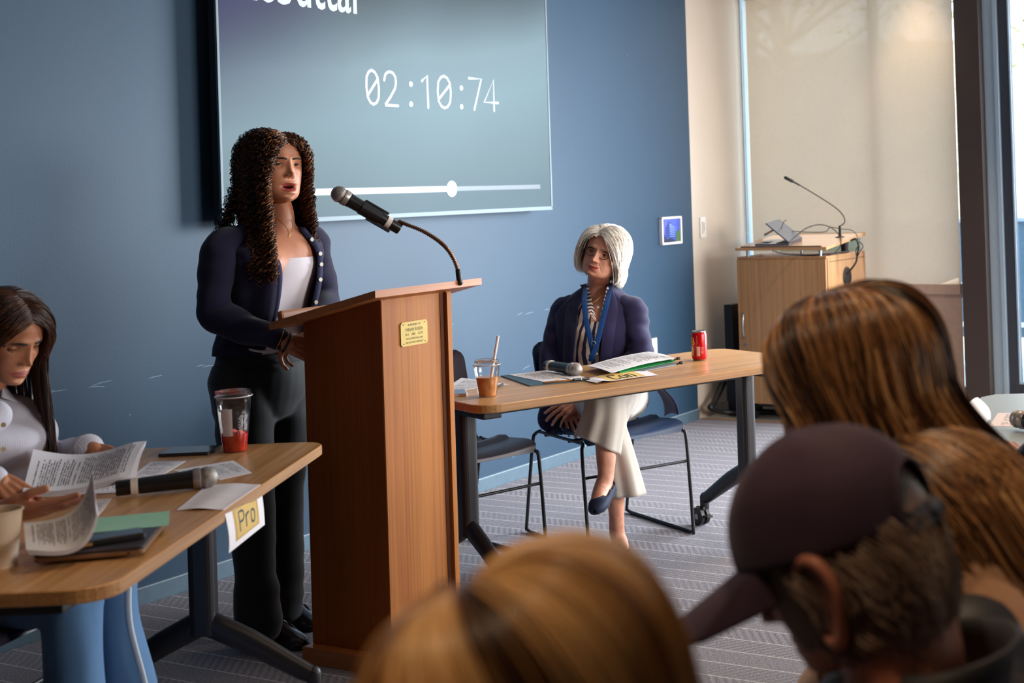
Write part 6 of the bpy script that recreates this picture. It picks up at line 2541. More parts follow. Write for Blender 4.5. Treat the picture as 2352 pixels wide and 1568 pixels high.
# blazer: open shell, wide lapels, sleeves
lv = [(J(1378, 935, 5.94), .205, .145), (hpO, .192, .142), (wsO, .172, .136), (chO, .172, .128), (J(1370, 712, 5.92), .178, .106), (J(1373, 686, 5.92), .140, .082), (nbO + [0, 0, .006], .078, .066), (nbO + [0, .01, .022], .068, .060)]
nn_ = 40
Cc = catmull([l[0] for l in lv], nn_)
Wc = catmull([[l[1]] for l in lv], nn_)[:, 0]
Dc = catmull([[l[2]] for l in lv], nn_)[:, 0]
rg = []
for i in range(nn_):
    t = i / (nn_ - 1)
    o0 = np.interp(t, [0, .25, .5, .75, .88, 1], [.42, .30, .26, .34, .60, .85])
    o1 = 2 * math.pi - np.interp(t, [0, .25, .5, .75, .88, 1], [.42, .30, .28, .34, .60, .85])
    r = ring(Cc[i], ltO, fwO, Wc[i], Dc[i], 60, o0, o1, 2.3)
    a = np.linspace(o0, o1, 60)
    for q in range(60):
        o_ = mnoise.noise(Vector((a[q] * 2.4, t * 5, 9.7))) * .010 + mnoise.noise(Vector((a[q] * 6, t * 4, 3.7))) * .004
        r[q] = r[q] + unit(r[q] - Cc[i]) * o_
    rg.append(r)
bz = open_garment(rg, .005)
sv1 = tube([sR_ + np.array([.03, .0, .012]), sR_ + np.array([-.004, 0, -.02]), sR_ * .5 + eR_ * .5, eR_, eR_ * .5 + wR_ * .5, wR_ - (wR_ - eR_) * .10], [.048, .060, .058, .056, .050, .042], 24, 40)
sv2 = tube([sL_ + np.array([-.03, .0, .012]), sL_ + np.array([.004, 0, -.02]), sL_ * .5 + eL_ * .5, eL_, eL_ * .5 + wL_ * .5, wL_ - (wL_ - eL_) * .22], [.048, .062, .060, .060, .052, .044], 24, 40)
z1 = remesh([sv1], .006, 2, disp=folds(.007, 14, 12, (1, 1, 1.6)))
z2 = remesh([sv2], .006, 2, disp=folds(.007, 17, 21, (.8, .8, 1.8)))
bzo = mesh('blazer', *join(bz, z1, z2), m_blazer, old, smooth=True)
# shawl lapels: folded strips standing on the opening edge
for k, side in ((0, -1), (-1, 1)):
    e = [r[k] for r in rg][6:]
    e = catmull(e, 34)
    t = np.linspace(0, 1, 34)
    wdt = .012 + .036 * np.sin(np.clip(t * 1.25, 0, 1) * math.pi) ** .7 + .012 * t
    outw = (ltO if k == 0 else -ltO)
    A = e + fwO * .007
    Bq = e + np.outer(wdt, outw) + fwO * .011 - np.outer(wdt * .25, fwO)
    Cq = Bq - fwO * .004
    V = np.vstack([A, Bq, Cq])
    Fc = [(i, i + 1, 35 + i, 34 + i) for i in range(33)] + [(34 + i, 35 + i, 69 + i, 68 + i) for i in range(33)]
    mesh('lapel', V, Fc, m_blazer, bzo, smooth=True)
# hanging tails of the blazer on both sides of the seat
tl1 = remesh([tube([J(1268, 935, 5.82), J(1262, 965, 5.80), J(1268, 985, 5.78)], [.05, .05, .03], 16, 10, ref=(1, 0, 0), r2=[.03, .03, .02])], .006, 2, disp=folds(.008, 16, 3))
tl2 = sheet([J(1498, 880, 5.98), J(1515, 885, 5.86), J(1560, 950, 5.86), J(1528, 955, 6.05)], .006, 10, 10, bend=lambda s, t: (.02 * math.sin(math.pi * t), 0, .01 * math.sin(math.pi * s)))
mesh('blazer_tail', *tl1, m_blazer, bzo, smooth=True)
mesh('blazer_tail', *tl2[:2], m_blazer, bzo, smooth=True)

# lanyard
ly1 = [J(1346, 660, 5.86), J(1342, 690, 5.79), J(1346, 735, 5.770), J(1356, 780, 5.765), J(1362, 815, 5.765), J(1355, 822, 5.765)]
ly2 = [J(1402, 652, 5.87), J(1395, 690, 5.79), J(1384, 735, 5.770), J(1373, 780, 5.760), J(1362, 815, 5.758), J(1356, 830, 5.765)]
lan = mesh('lanyard', *join(tube(ly1, .0015, 8, 30, ref=fwO, r2=.0115, dome=False), tube(ly2, .0015, 8, 30, ref=fwO, r2=.0115, dome=False)), m_lany, old)
c = J(1363, 788, 5.752)
mesh('lanyard_ring', *tube([c + ltO * .0085 * math.cos(q) + np.array([0, 0, .0085 * math.sin(q)]) for q in np.linspace(0, 6.2832, 20)], .0014, 6, caps=False), m_silver, lan)
R3, T3 = MATW[old.name]
loc_ = J(1373, 745, 5.757)
text('lanyard_lettering', 'UC San Diego', .019, m_white, lan, (loc_ - T3), unit(J(1380, 720, 5.757) - J(1366, 770, 5.757)), unit(np.cross(-fwO, unit(J(1380, 720, 5.757) - J(1366, 770, 5.757)))), .8, depth=.0002)
loc_ = J(1342, 688, 5.782)
text('lanyard_lettering', 'San Diego', .019, m_white, lan, (loc_ - T3), unit(J(1343, 705, 5.78) - J(1341, 672, 5.79)), unit(np.cross(-fwO, unit(J(1343, 705, 5.78) - J(1341, 672, 5.79)))), .8, depth=.0002)

# cream wide-leg trousers, legs crossed
hemR = J(1438, 1135, 5.47)
hemL = J(1376, 1022, 5.40)
pv = tube([J(1385, 905, 5.93), J(1392, 935, 5.93)], [.12, .11], 26, 8, ref=fwO, r2=[.165, .165])
t1 = tube([hR, J(1370, 925, 5.7), kR + np.array([0, .02, .01])], [.092, .088, .080], 24, 16)
t2 = tube([hL, J(1425, 905, 5.68), kL + np.array([.01, .02, .0])], [.098, .092, .080], 24, 16)
w1_ = tube([kR, J(1415, 1010, 5.48), J(1428, 1075, 5.475), hemR], [.074, .070, .078, .088], 30, 22, ref=(0, 1, 0), r2=[.070, .066, .072, .080], dome=False)
w2_ = tube([kL + [0, -.0, -.0], J(1392, 950, 5.40), hemL], [.080, .082, .090], 30, 18, ref=(0, 1, 0), r2=[.078, .080, .086], dome=False)


def openhem(A, n=30, keep=None):
    V, Fc = A
    return V, Fc[:-1]


def creamfold(V, N):
    o = np.empty(len(V))
    for i, v in enumerate(V):
        o[i] = mnoise.noise(Vector((v[0] * 18, v[1] * 18, v[2] * 3.5))) * .009
    return V + N * o[:, None]


up1 = remesh([pv, t1, t2], .007, 3, disp=creamfold)


def hemleg(P, R, ref, R2, slant, seg=44, n=34):
    """open trouser leg with thickness; slant lowers the hem to one side"""
    V, Fc = tube(P, R, seg, n, caps=False, ref=ref, r2=R2)
    V = V.reshape(n, seg, 3)
    for i in range(n):
        t = i / (n - 1)
        for j in range(seg):
            a = 2 * math.pi * j / seg
            pl = .010 * t * math.sin(a * 3 + 1.0) + .006 * t * math.sin(a * 7 + 2)
            c = V[i].mean(0)
            V[i, j] = V[i, j] + unit(V[i, j] - c + 1e-9) * pl + np.array(slant(a)) * t ** 3
    I = V.copy()
    for i in range(n):
        c = V[i].mean(0)
        d = I[i] - c
        I[i] = c + d * (1 - .004 / np.maximum(np.linalg.norm(d, axis=1, keepdims=True), .01))
    W = np.vstack([V.reshape(-1, 3), I.reshape(-1, 3)])
    o = n * seg
    F2 = list(Fc) + [tuple(x + o for x in f[::-1]) for f in Fc]
    for j in range(seg):
        k = (j + 1) % seg
        a, b = (n - 1) * seg + j, (n - 1) * seg + k
        F2.append((a, b, b + o, a + o))
    return W, F2


legA = hemleg([kR + [0, .01, .02], kR - [0, 0, .05], J(1415, 1020, 5.48), J(1428, 1080, 5.475), hemR], [.070, .070, .064, .072, .082], (0, 1, 0), [.072, .070, .062, .070, .080], lambda a: (0, 0, -.010 * math.sin(a)))
legB = hemleg([kL + [.0, .02, .02], kL + [0, -.02, -.03], J(1390, 955, 5.40), hemL], [.070, .076, .076, .082], (0, 1, 0), [.072, .078, .078, .084], lambda a: (0, 0, -.018 * math.cos(a) - .02 * math.sin(a)))
mesh('trousers', *join(up1, legA, legB), m_cream, old, smooth=True)


def flat_shoe(ank, toe, up, w=.038, L=None):
    """low-cut flat: vamp and sole; ank = below the ankle at the heel"""
    ank, toe = np.array(ank), np.array(toe)
    d = unit(toe - ank)
    up = unit(np.array(up) - d * (np.array(up) @ d))
    s = np.cross(d, up)
    L = np.linalg.norm(toe - ank)

    def P(x, y, z):
        return ank + d * x * L + s * y + up * z
    rings = []
    for x, hw, h in ((-.02, .45, .045), (.0, .66, .050), (.08, .80, .046), (.25, .82, .036), (.45, .88, .030), (.60, .98, .036), (.75, .98, .034), (.88, .80, .028), (.96, .48, .022), (1.0, .12, .014)):
        rings.append(np.array([P(x, -math.cos(math.pi * k / 21) * hw * w * 1.02, -.006 + h * math.sin(math.pi * k / 21) ** .6) for k in range(22)]))
    V, Fc = loft(rings, caps=False, closed=False)
    F2 = []
    for f in Fc:
        c = V[list(f)].mean(0) - ank
        x, y, z = c @ d / L, c @ s, c @ up
        if -.0 < x < .62 and z > .020 and abs(y) < .034 - .02 * max(0, x - .4):
            continue
        F2.append(f)
    sole = prism([(-.02, 0), (.0, .7), (.2, .8), (.45, .8), (.68, 1), (.85, .85), (.97, .4), (1.0, 0), (.97, -.4), (.85, -.85), (.68, -1), (.45, -.8), (.2, -.8), (.0, -.7)], 0, 1)
    sv = np.array([P(a, b * w, -.012 + .008 * c) for a, b, c in sole[0]])
    o = mesh('shoe', V, F2, m_navyshoe, old, smooth=True)
    o.modifiers.new('t', 'SOLIDIFY').thickness = .003
    mesh('shoe_sole', sv, sole[1], M('dark_sole', (24, 26, 34), .6), o)


flat_shoe(J(1412, 1206, 5.52) * np.array([1, 1, 0]) + [0, 0, .012], Z(1440, 1262, .014), (0, 0, 1))
flat_shoe(aL + np.array([.012, .015, -.045]), J(1364, 1176, 5.16), (-.15, -.55, .80))

# glasses
g_ = []
for sx in (-1, 1):
    c = np.array([sx * .0315, .086, -.004])
    pts = [c + np.array([.0235 * math.cos(q) * (1.0), -.004 * abs(math.cos(q)), .0165 * math.sin(q) * (1 if math.sin(q) > 0 else 1.05)]) for q in np.linspace(0, 2 * math.pi, 33)]
    g_.append(tube([HO.w(p) for p in pts], .0013, 8, caps=False))
    g_.append(tube([HO.w(p) for p in pts[1:16]], .0021, 8, caps=False))
    g_.append(tube([HO.w((sx * .055, .082, .004)), HO.w((sx * .074, .060, .006)), HO.w((sx * .081, .010, .004)), HO.w((sx * .080, -.015, -.004))], .0016, 8, 20))
g_.append(tube([HO.w((-.009, .088, .004)), HO.w((0, .091, .007)), HO.w((.009, .088, .004))], .0014, 8, 8))
gl_ = mesh('glasses', *join(*g_), M('dark_bronze_frame', (48, 36, 36), .3, metal=.6), old, smooth=True)
ln_ = []
for sx in (-1, 1):
    c = np.array([sx * .0315, .0865, -.004])
    V = np.array([HO.w(c)] + [HO.w(c + np.array([.023 * math.cos(q), -.004 * abs(math.cos(q)), .016 * math.sin(q)])) for q in np.linspace(0, 2 * math.pi, 24, endpoint=False)])
    ln_.append((V, [(0, 1 + i, 1 + (i + 1) % 24) for i in range(24)]))
mesh('lenses', *join(*ln_), clear('spectacle_lens', (.96, .96, .96, 1), .03, .02, .98), gl_)
# earring
e0_ = HO.w((-.078, -.004, -.042))
er = mesh('earring', *tube([e0_, e0_ + [0.001, 0, -.012], e0_ - [0, 0, .024]], [.005, .007, .004], 10, 8), m_gold, old, smooth=True)

# white bob ------------------------------------------------------------------
hr2 = np.random.default_rng(9)


def st_old(r):
    y = r.uniform(-.7, .74)
    return np.array([.28 + r.normal(0, .05), y, .95 * math.sqrt(max(.05, 1 - y * y))])


def tg_old(r):
    side = -1 if r.random() < .62 else 1
    lo = 66 if side < 0 else 64
    q = math.radians(r.uniform(lo, 180))
    return np.array([side * math.sin(q), math.cos(q), -.12 - .25 * r.random()])


colO = [(HO.w((0, -.01, -.03)), np.array([.082, .095, .10]))]
PB = hair_paths(HO, hr2, 2000, st_old, tg_old, k1=20, k2=18, lift=(.010, .034), length=.078, lenvar=.30, grav=.35, colliders=colO, tuck=.50, wave=.0015)
sc2 = scalp(HO, keep=lambda c: hairline(c) and c[2] > -.06, grow=.006)
strand_mesh('hair', PB, rad(PB, .0013, .0004, hr2), np.clip(hr2.normal(.70, .18, len(PB)), 0, 1), m_silverhair, old, extra=(sc2[0], sc2[1], .45))
# swept fringe across the forehead
PFr = hair_paths(HO, hr2, 220, lambda r: np.array([.30 + r.normal(0, .05), r.uniform(.50, .70), .70]), lambda r: np.array([-.92, .34 + .06 * r.normal(), .12 + .22 * r.normal()]), k1=20, k2=12, lift=(.010, .024), length=.07, lenvar=.4, grav=.4, colliders=colO, tuck=.2)
strand_mesh('hair', PFr, rad(PFr, .0012, .0003, hr2), np.clip(hr2.normal(.7, .18, len(PFr)), 0, 1), m_silverhair, old)

# ================================================================== girl reading at the Pro table
m_shirt = None


def shirt_mat():
    s = NT('pale_striped_shirt')
    tc = s.n('ShaderNodeTexCoord')
    sp = s.n('ShaderNodeSeparateXYZ')
    s.l(tc.outputs['Object'], sp.inputs[0])
    f = s.math('FRACT', s.math('MULTIPLY', s.math('ADD', sp.outputs[1], s.math('MULTIPLY', sp.outputs[0], .4)), 160))
    m = s.math('LESS_THAN', f, .35)
    s.l(s.ramp(m, [(0, lin((206, 202, 212))), (1, lin((180, 180, 198)))]), s.b.inputs['Base Color'])
    s.b.inputs['Roughness'].default_value = .85
    return s.m


m_shirt = shirt_mat()
m_bluepant = cloth('light_blue_trousers', (84, 122, 164), .8, vary=.05, weave=500)
m_stripe_white = cloth('white_side_stripe', (196, 204, 214), .8, vary=.03)
m_brownhair = hairmat('dark_brown_straight_hair', [(30, 16, 10), (58, 32, 20), (92, 52, 30), (128, 76, 44)], .32)
girl = person('person with long straight brown hair and a pale shirt, reading papers at the left edge', np.array([-1.98, 3.42, 0]))
YG = 3.48
PG = dict(open=0, nose=.85, jaw=1.0, wide=.98, lid=.16, gaze=(0, -30), hollow=.4, lash=.0011)
HG = Head(J(12, 772, 3.50), [.90, -.36, -.38], roll=-.04, scale=1.0)
fwG = unit([.86, -.50, 0])
ltG = np.array([fwG[1], -fwG[0], 0])
nbG = J(-42, 905, 3.56)
chG = J(-22, 1020, 3.54)
wsG = J(-50, 1150, 3.60)
hpG = np.array([-2.02, 3.46, .53])
sGR, sGL = J(-60, 965, 3.36), J(25, 935, 3.72)
eGL, wGL = J(70, 1085, 3.82), J(205, 1030, 3.60)
eGR, wGR = J(-60, 1150, 3.26), J(-15, 1098, 3.22)
levG = [(hpG, .155, .12), (wsG, .125, .10), (chG, .145, .11), (J(-38, 950, 3.55), .150, .095), (J(-40, 925, 3.56), .12, .07), (nbG, .055, .052), (nbG + [.01, 0, .03], .046, .046)]
torG = loft(torso_rings(levG, ltG, fwG))
neckG = tube([nbG - [0, 0, .02], nbG + np.array([.02, -.008, .04]), HG.w((0, -.030, -.082)), HG.w((0, -.02, -.05))], [.055, .047, .047, .05], 18, 14)
hipsG = [hpG + ltG * .08, hpG - ltG * .08]
kG = [np.array([-1.675, 3.30, .50]), np.array([-1.70, 3.55, .50])]
aG = [np.array([-1.67, 3.30, .08]), np.array([-1.675, 3.56, .08])]
bV, bF = remesh([torG, neckG, tube([sGR, eGR, wGR], [.03, .028, .024], 14, 12, smooth=False), tube([sGL, eGL, wGL], [.03, .028, .024], 14, 12, smooth=False)] +
                [tube([hipsG[i], kG[i], aG[i]], [.06, .042, .032], 14, 14, smooth=False) for i in (0, 1)] + [tube([aG[i], aG[i] + np.array([.08, -.03, -.05]), aG[i] + np.array([.15, -.06, -.06])], [.032, .03, .022], 12, 8) for i in (0, 1)], .009, 3)
d3 = unit([.88, -.36, -.30])
hG1 = remesh(hand_parts(wGL + d3 * .01, d3, unit([.10, -.45, .88]), 1, curl=(.55, .55, .55, .6), thumb=(.15, .15), spread=.02, scale=.92) + [wrist(eGL, wGL, d3, .023)], .0025, 2)
d4 = unit([.80, -.10, -.55])
hG2 = remesh(hand_parts(wGR, d4, unit([.5, -.5, .7]), -1, curl=(.30, .35, .40, .5), thumb=(.4, .3), spread=.05, scale=.92) + [wrist(eGR, wGR, d4, .023)], .0025, 2)
V0, F0_, mi0 = build_head(HG, PG, girl, m_skinC, m_lipA, M('dark_brows', (36, 22, 16), .8))
V, Fc = join((V0, F0_), (bV, bF), hG1, hG2)
mesh('body', V, Fc, [m_skinC, m_lipA, m_mouth], girl, smooth=True, mi=mi0 + [0] * (len(Fc) - len(F0_)))
tsh = torso_rings([(hpG, .165, .13), (wsG, .142, .122), (chG, .158, .128), (J(-38, 955, 3.55), .160, .108), (J(-40, 925, 3.56), .125, .082), (nbG, .066, .062), (nbG + [.01, 0, .02], .058, .055)], ltG, fwG, n=34, m=44)
sgl = tube([sGL - [.04, .0, 0], sGL - [0, 0, .02], sGL * .5 + eGL * .5, eGL, eGL * .5 + wGL * .5, wGL - (wGL - eGL) * .04], [.05, .062, .058, .058, .052, .040], 24, 40)
sgr = tube([sGR + [.02, .04, 0], sGR - [0, 0, .02], sGR * .5 + eGR * .5, eGR, wGR - (wGR - eGR) * .1], [.044, .050, .052, .050, .040], 24, 40)
shG = mesh('shirt', *remesh([loft(tsh), sgl, sgr], .006, 2, disp=folds(.008, 13, 31, (1, 1, 1.2))), m_shirt, girl, smooth=True)
mesh('cuff', *tube([wGL - (wGL - eGL) * .10, wGL + (wGL - eGL) * .01], [.041, .038], 24, dome=False), m_shirt, shG, smooth=True)
for q in ((8, 975), (8, 1031), (5, 1090)):
    c = J(*q, 3.36)
    mesh('shirt_button', *tube([c, c + np.array([.002, -.004, 0])], .006, 12, dome=False), M('tan_button', (190, 160, 120), .3), shG)
for sx in (-1, 1):
    a, b_, c = nbG + fwG * .045 + ltG * sx * .03 + [0, 0, .035], nbG + fwG * .085 + ltG * sx * .045 - [0, 0, .025], nbG + fwG * .075 + ltG * sx * .008 - [0, 0, .005]
    V, Fc, _u = sheet([a - fwG * .06 + ltG * sx * .03, a, c, b_], .002, 6, 6)
    mesh('collar', V, Fc, m_shirt, shG, smooth=True)
lg = []
for i in (0, 1):
    lg.append(tube([kG[i] + [0, 0, .03], kG[i] - [0, 0, .12], aG[i] + [0, 0, .12], aG[i] + [0, 0, -.02]], [.070, .068, .076, .088], 26, 24))
lg += [tube([hipsG[i], kG[i] + [0.0, 0, .0]], [.09, .072], 22, 12) for i in (0, 1)]


def bluefold(V, N):
    o = np.empty(len(V))
    for i, v in enumerate(V):
        o[i] = mnoise.noise(Vector((v[0] * 13, v[1] * 13, v[2] * 3))) * .014
    return V + N * o[:, None]


gp_ = mesh('trousers', *remesh([tube([hpG + [0, 0, .04], hpG - [0, 0, .03]], [.13, .13], 22, 8)] + lg, .008, 3, disp=bluefold), m_bluepant, girl, smooth=True)
e = kG[1] + np.array([.080, -.03, .0])
mesh('side_stripe', *tube([kG[1] + np.array([.062, -.03, .02]), kG[1] + np.array([.062, -.035, -.12]), aG[1] + np.array([.070, -.035, .12]), aG[1] + np.array([.082, -.04, -.02])], [.008] * 4, 8, 20, ref=(0, 1, 0), r2=[.010] * 4), m_stripe_white, gp_, smooth=True)

hr3 = np.random.default_rng(12)
colG = [(nbG - [0, 0, .12], np.array([.13, .13, .12])), (HG.w((0, 0, -.02)), np.array([.088, .1, .11]))]




QN = hair_paths(HG, hr3, 900, part_start(), part_target(1, 76, 84), k1=22, k2=26, lift=(.003, .014), length=.30, lenvar=.25, grav=.35, colliders=colG, wave=.004)
QF = hair_paths(HG, hr3, 420, part_start(), part_target(-1, 52), k1=22, k2=26, lift=(.003, .012), length=.30, lenvar=.25, grav=.35, colliders=colG, wave=.006, drift=(.06, 0, 0))
s3 = scalp(HG, keep=hairline, grow=.003)
strand_mesh('hair', QN, rad(QN, .0017, .0005, hr3), np.clip(hr3.normal(.42, .2, len(QN)), 0, 1), m_brownhair, girl, extra=(s3[0], s3[1], .2))
strand_mesh('hair', QF, rad(QF, .0017, .0005, hr3), np.clip(hr3.normal(.36, .2, len(QF)), 0, 1), m_brownhair, girl)

# papers held by the girl: several curled sheets
for k in range(4):
    dz = -.0022 * k
    sx = k * 2.5
    P4 = [J(57 + sx, 1126 + k, 3.22), J(27 + sx * .5, 1092, 3.26), J(77 + sx * .5, 1030 + k, 3.48), J(77 + sx * .5, 1030 + k, 3.48)]
    a = J(52, 1128 + k * 1.5, 3.20) + [0, 0, dz]
    b_ = J(300 + sx * 1.4, 1092 + k * 2, 3.34) + [0, 0, dz]
    c = J(337 - sx * .4, 1011 + k * 1.2, 3.60) + [0, 0, dz]
    d = J(77 + sx, 1031 + k * 1.5, 3.50) + [0, 0, dz]
    V, Fc, uv = sheet([a, d, c, b_], .0007, 18, 18, bend=lambda s, t: (0, 0, -.022 * math.sin(math.pi * min(1, t * 1.15)) * (.5 + .5 * s) + .012 * math.sin(3.3 * s) * t))
    cc_ = V.mean(0) * [1, 1, 0]
    o = mesh('held_page', V - cc_, Fc, m_pageA if k == 0 else m_paper, uv=uv)
    o.location = cc_
    tag(o, 'top printed page of the curled stack held by the girl in the pale shirt' if k == 0 else 'white page under the top one in the stack held by the girl', 'paper', None if k == 0 else 'pages held by the girl')

# ================================================================== second reader, only the hand and sleeve are in the picture
rd2 = person('person outside the left edge of whom only a hand gripping a curled page shows', np.array([-2.3, 2.75, 0]))
wB = J(4, 1178, 2.86)
eB = J(-200, 1200, 2.92)
sB = J(-330, 960, 3.0)
d5 = unit(np.array([.95, -.04, .10]))
hB = remesh(hand_parts(wB, d5, unit([.10, -.42, -.90]), -1, curl=(.06, .08, .10, .14), thumb=(.30, .30), spread=.02, scale=1.02) + [wrist(eB, wB, d5, .028)], .0028, 2)
hpB = np.array([-2.35, 2.75, .54])
nbB = np.array([-2.22, 2.85, 1.03])
HBd = Head(np.array([-2.15, 2.84, 1.19]), [.85, -.3, -.3], 0, 1.0)
torB = loft(torso_rings([(hpB, .17, .13), (hpB + [.05, .03, .2], .15, .12), (nbB - [.02, 0, .12], .17, .11), (nbB - [0, 0, .03], .13, .08), (nbB, .06, .055), (nbB + [0, 0, .03], .05, .05)], ltG, fwG))
bb = remesh([torB, tube([nbB - [0, 0, .02], HBd.w((0, -.03, -.06))], [.055, .05], 16, 8), tube([sB, eB, wB], [.045, .040, .028], 16, 16),
             tube([hpB, hpB + [.42, -.02, -.02], hpB + [.42, -.02, -.48]], [.08, .06, .04], 16, 20, smooth=False), tube([hpB + [0, .18, 0], hpB + [.42, .16, -.02], hpB + [.42, .16, -.48]], [.08, .06, .04], 16, 20, smooth=False)], .009, 3)
V0, F0_, mi0 = build_head(HBd, dict(lid=.6), rd2, m_skinB, m_lipB, M('grey_brows', (90, 80, 76), .8))
V, Fc = join((V0, F0_), bb, hB)
mesh('body', V, Fc, [m_skinB, m_lipB, m_mouth], rd2, smooth=True, mi=mi0 + [0] * (len(Fc) - len(F0_)))
mesh('sweater', *remesh([loft(torso_rings([(hpB, .19, .15), (hpB + [.05, .03, .2], .17, .14), (nbB - [.02, 0, .12], .19, .13), (nbB - [0, 0, .03], .14, .10), (nbB + [0, 0, .0], .07, .065)], ltG, fwG)), tube([sB, eB, eB * .6 + wB * .4], [.065, .056, .05], 18, 16)], .009, 3),
     cloth('grey_sweater', (96, 92, 100)), rd2, smooth=True)
mesh('trousers', *remesh([tube([hpB, hpB + [.42, -.02, -.02], hpB + [.43, -.02, -.46]], [.10, .08, .07], 18, 24, smooth=False), tube([hpB + [0, .18, 0], hpB + [.42, .16, -.02], hpB + [.43, .16, -.46]], [.10, .08, .07], 18, 24, smooth=False)], .010, 3), m_blackpant, rd2, smooth=True)
hr4 = np.random.default_rng(3)
sB4 = scalp(HBd, keep=lambda c: not (c[1] > .03 and c[2] < .07) and c[2] > -.06, grow=.006)
QB = hair_paths(HBd, hr4, 260, part_start(), part_target(1, 80, 84), k1=14, k2=10, length=.08)
QB2 = hair_paths(HBd, hr4, 260, part_start(), part_target(-1, 80, 84), k1=14, k2=10, length=.08)
QB = np.concatenate([QB, QB2])
strand_mesh('hair', QB, rad(QB, .002, .0006, hr4), np.clip(hr4.normal(.5, .2, len(QB)), 0, 1), m_silverhair, rd2, extra=(sB4[0], sB4[1], .3))
# the curled page in that hand and the pages under it
for k in range(4):
    off = np.array([.0, .0, -.0028 * k])
    a = J(60 + k * 2, 1262, 2.64) + off
    b_ = J(54 + k * 2, 1200, 2.78) + off
    c = J(213 - k, 1080 + k * 2, 2.84) + off
    d = J(222 + k, 1180 - k * 2, 2.72) + off
    V, Fc, uv = sheet([b_, a, d, c], .0007, 16, 16, bend=lambda s, t: (.030 * math.sin(math.pi * t) * .9, 0, -.030 * math.sin(math.pi * t)))
    cc_ = V.mean(0) * [1, 1, 0]
    o = mesh('held_page', V - cc_, Fc, m_pageA if k == 0 else m_paper, uv=uv)
    o.location = cc_
    tag(o, 'curled printed page gripped by the hand at the left edge' if k == 0 else 'white page behind the curled one gripped at the left edge', 'paper', None if k == 0 else 'pages gripped at the left edge')

# ================================================================== foreground audience
# --- woman with long straight hair, camel sweater (seen from behind)
m_camel = cloth('camel_sweater', (176, 134, 106), .9, vary=.05, scale=30, weave=260, bump=.002)
m_highl = hairmat('brown_hair_with_blond_highlights', [(44, 27, 19), (100, 66, 44), (168, 118, 74), (230, 184, 130)], .30)
brn = person('person seen from behind with long straight brown hair with golden highlights and a camel sweater', np.array([.25, 2.02, 0]))
HBR = Head(J(1962, 862, 1.98), [-.80, .58, -.10], roll=.05, scale=1.0)
fwB = unit([-.80, .60, 0])
ltB = np.array([fwB[1], -fwB[0], 0])
nbr = J(2075, 1010, 1.93)
lvB = [(np.array([.44, 1.84, .46]), .18, .14), (J(2310, 1620, 1.85), .15, .12), (J(2225, 1400, 1.87), .165, .115), (J(2150, 1210, 1.90), .165, .10), (J(2105, 1120, 1.91), .12, .075), (nbr, .062, .06), (nbr + [-.01, 0, .03], .052, .05)]
torR = loft(torso_rings(lvB, ltB, fwB))
sbL = J(2010, 1215, 2.08)
sbR = J(2290, 1150, 1.74)
arms_ = [tube([J(2030, 1190, 2.05), J(1990, 1500, 2.12), J(1900, 1600, 2.30)], [.055, .048, .04], 16, 16), tube([J(2215, 1310, 1.80), J(2330, 1580, 1.72), J(2250, 1750, 1.9)], [.045, .048, .04], 16, 16)]
lw = [tube([np.array([.38, 1.80, .46]), np.array([.05, 2.12, .47]), np.array([.03, 2.14, .05])], [.085, .065, .04], 16, 20, smooth=False), tube([np.array([.50, 1.95, .46]), np.array([.20, 2.28, .47]), np.array([.18, 2.30, .05])], [.085, .065, .04], 16, 20, smooth=False)]
bb = remesh([torR, tube([nbr - [0, 0, .02], HBR.w((0, -.03, -.06))], [.056, .05], 16, 8)] + arms_ + lw, .009, 3)
V0, F0_, mi0 = build_head(HBR, dict(lid=.8), brn, m_skinB, m_lipA, M('brown_brows2', (70, 44, 30), .8))
V, Fc = join((V0, F0_), bb)
mesh('body', V, Fc, [m_skinB, m_lipA, m_mouth], brn, smooth=True, mi=mi0 + [0] * (len(Fc) - len(F0_)))
mesh('sweater', *remesh([loft(torso_rings([(c, w + .022, d + .022) for c, w, d in lvB[:-1]] + [(nbr + [-.005, 0, .012], .068, .066)], ltB, fwB)), tube([J(2030, 1190, 2.05), J(1990, 1500, 2.12), J(1900, 1600, 2.30)], [.075, .066, .055], 20, 16), tube([J(2215, 1300, 1.80), J(2330, 1580, 1.72), J(2250, 1750, 1.9)], [.066, .062, .055], 20, 16)], .008, 3, disp=folds(.010, 9, 40)), m_camel, brn, smooth=True)
mesh('trousers', *remesh([tube([np.array([.38, 1.80, .46]), np.array([.05, 2.12, .47]), np.array([.03, 2.14, .06])], [.11, .085, .06], 18, 24, smooth=False), tube([np.array([.50, 1.95, .46]), np.array([.20, 2.28, .47]), np.array([.18, 2.30, .06])], [.11, .085, .06], 18, 24, smooth=False)], .010, 3), m_blackpant, brn, smooth=True)
hr5 = np.random.default_rng(21)
colB = [(J(2150, 1290, 1.88), np.array([.17, .15, .18])), (J(2235, 1450, 1.87), np.array([.18, .16, .20])), (HBR.w((0, -.005, -.02)), np.array([.083, .1, .11]))]


def grp(n, side, lo, hi, drift, grav, seed_y=(-.55, .8), L=.62):
    def st(r):
        y = r.uniform(*seed_y)
        LASTY[0] = (y - seed_y[0]) / (seed_y[1] - seed_y[0])
        return np.array([-.12 + r.normal(0, .03), y, math.sqrt(max(.05, 1 - y * y))])

    def tg(r):
        q = math.radians(np.clip(hi + (lo - hi) * LASTY[0] + r.normal(0, 6), lo - 6, 186))
        return np.array([side * math.sin(q), math.cos(q), -.05 - .25 * r.random()])
    return hair_paths(HBR, hr5, n, st, tg, k1=22, k2=40, lift=(.006, .030), length=L, lenvar=.2, grav=grav, colliders=colB, wave=.005, drift=drift)


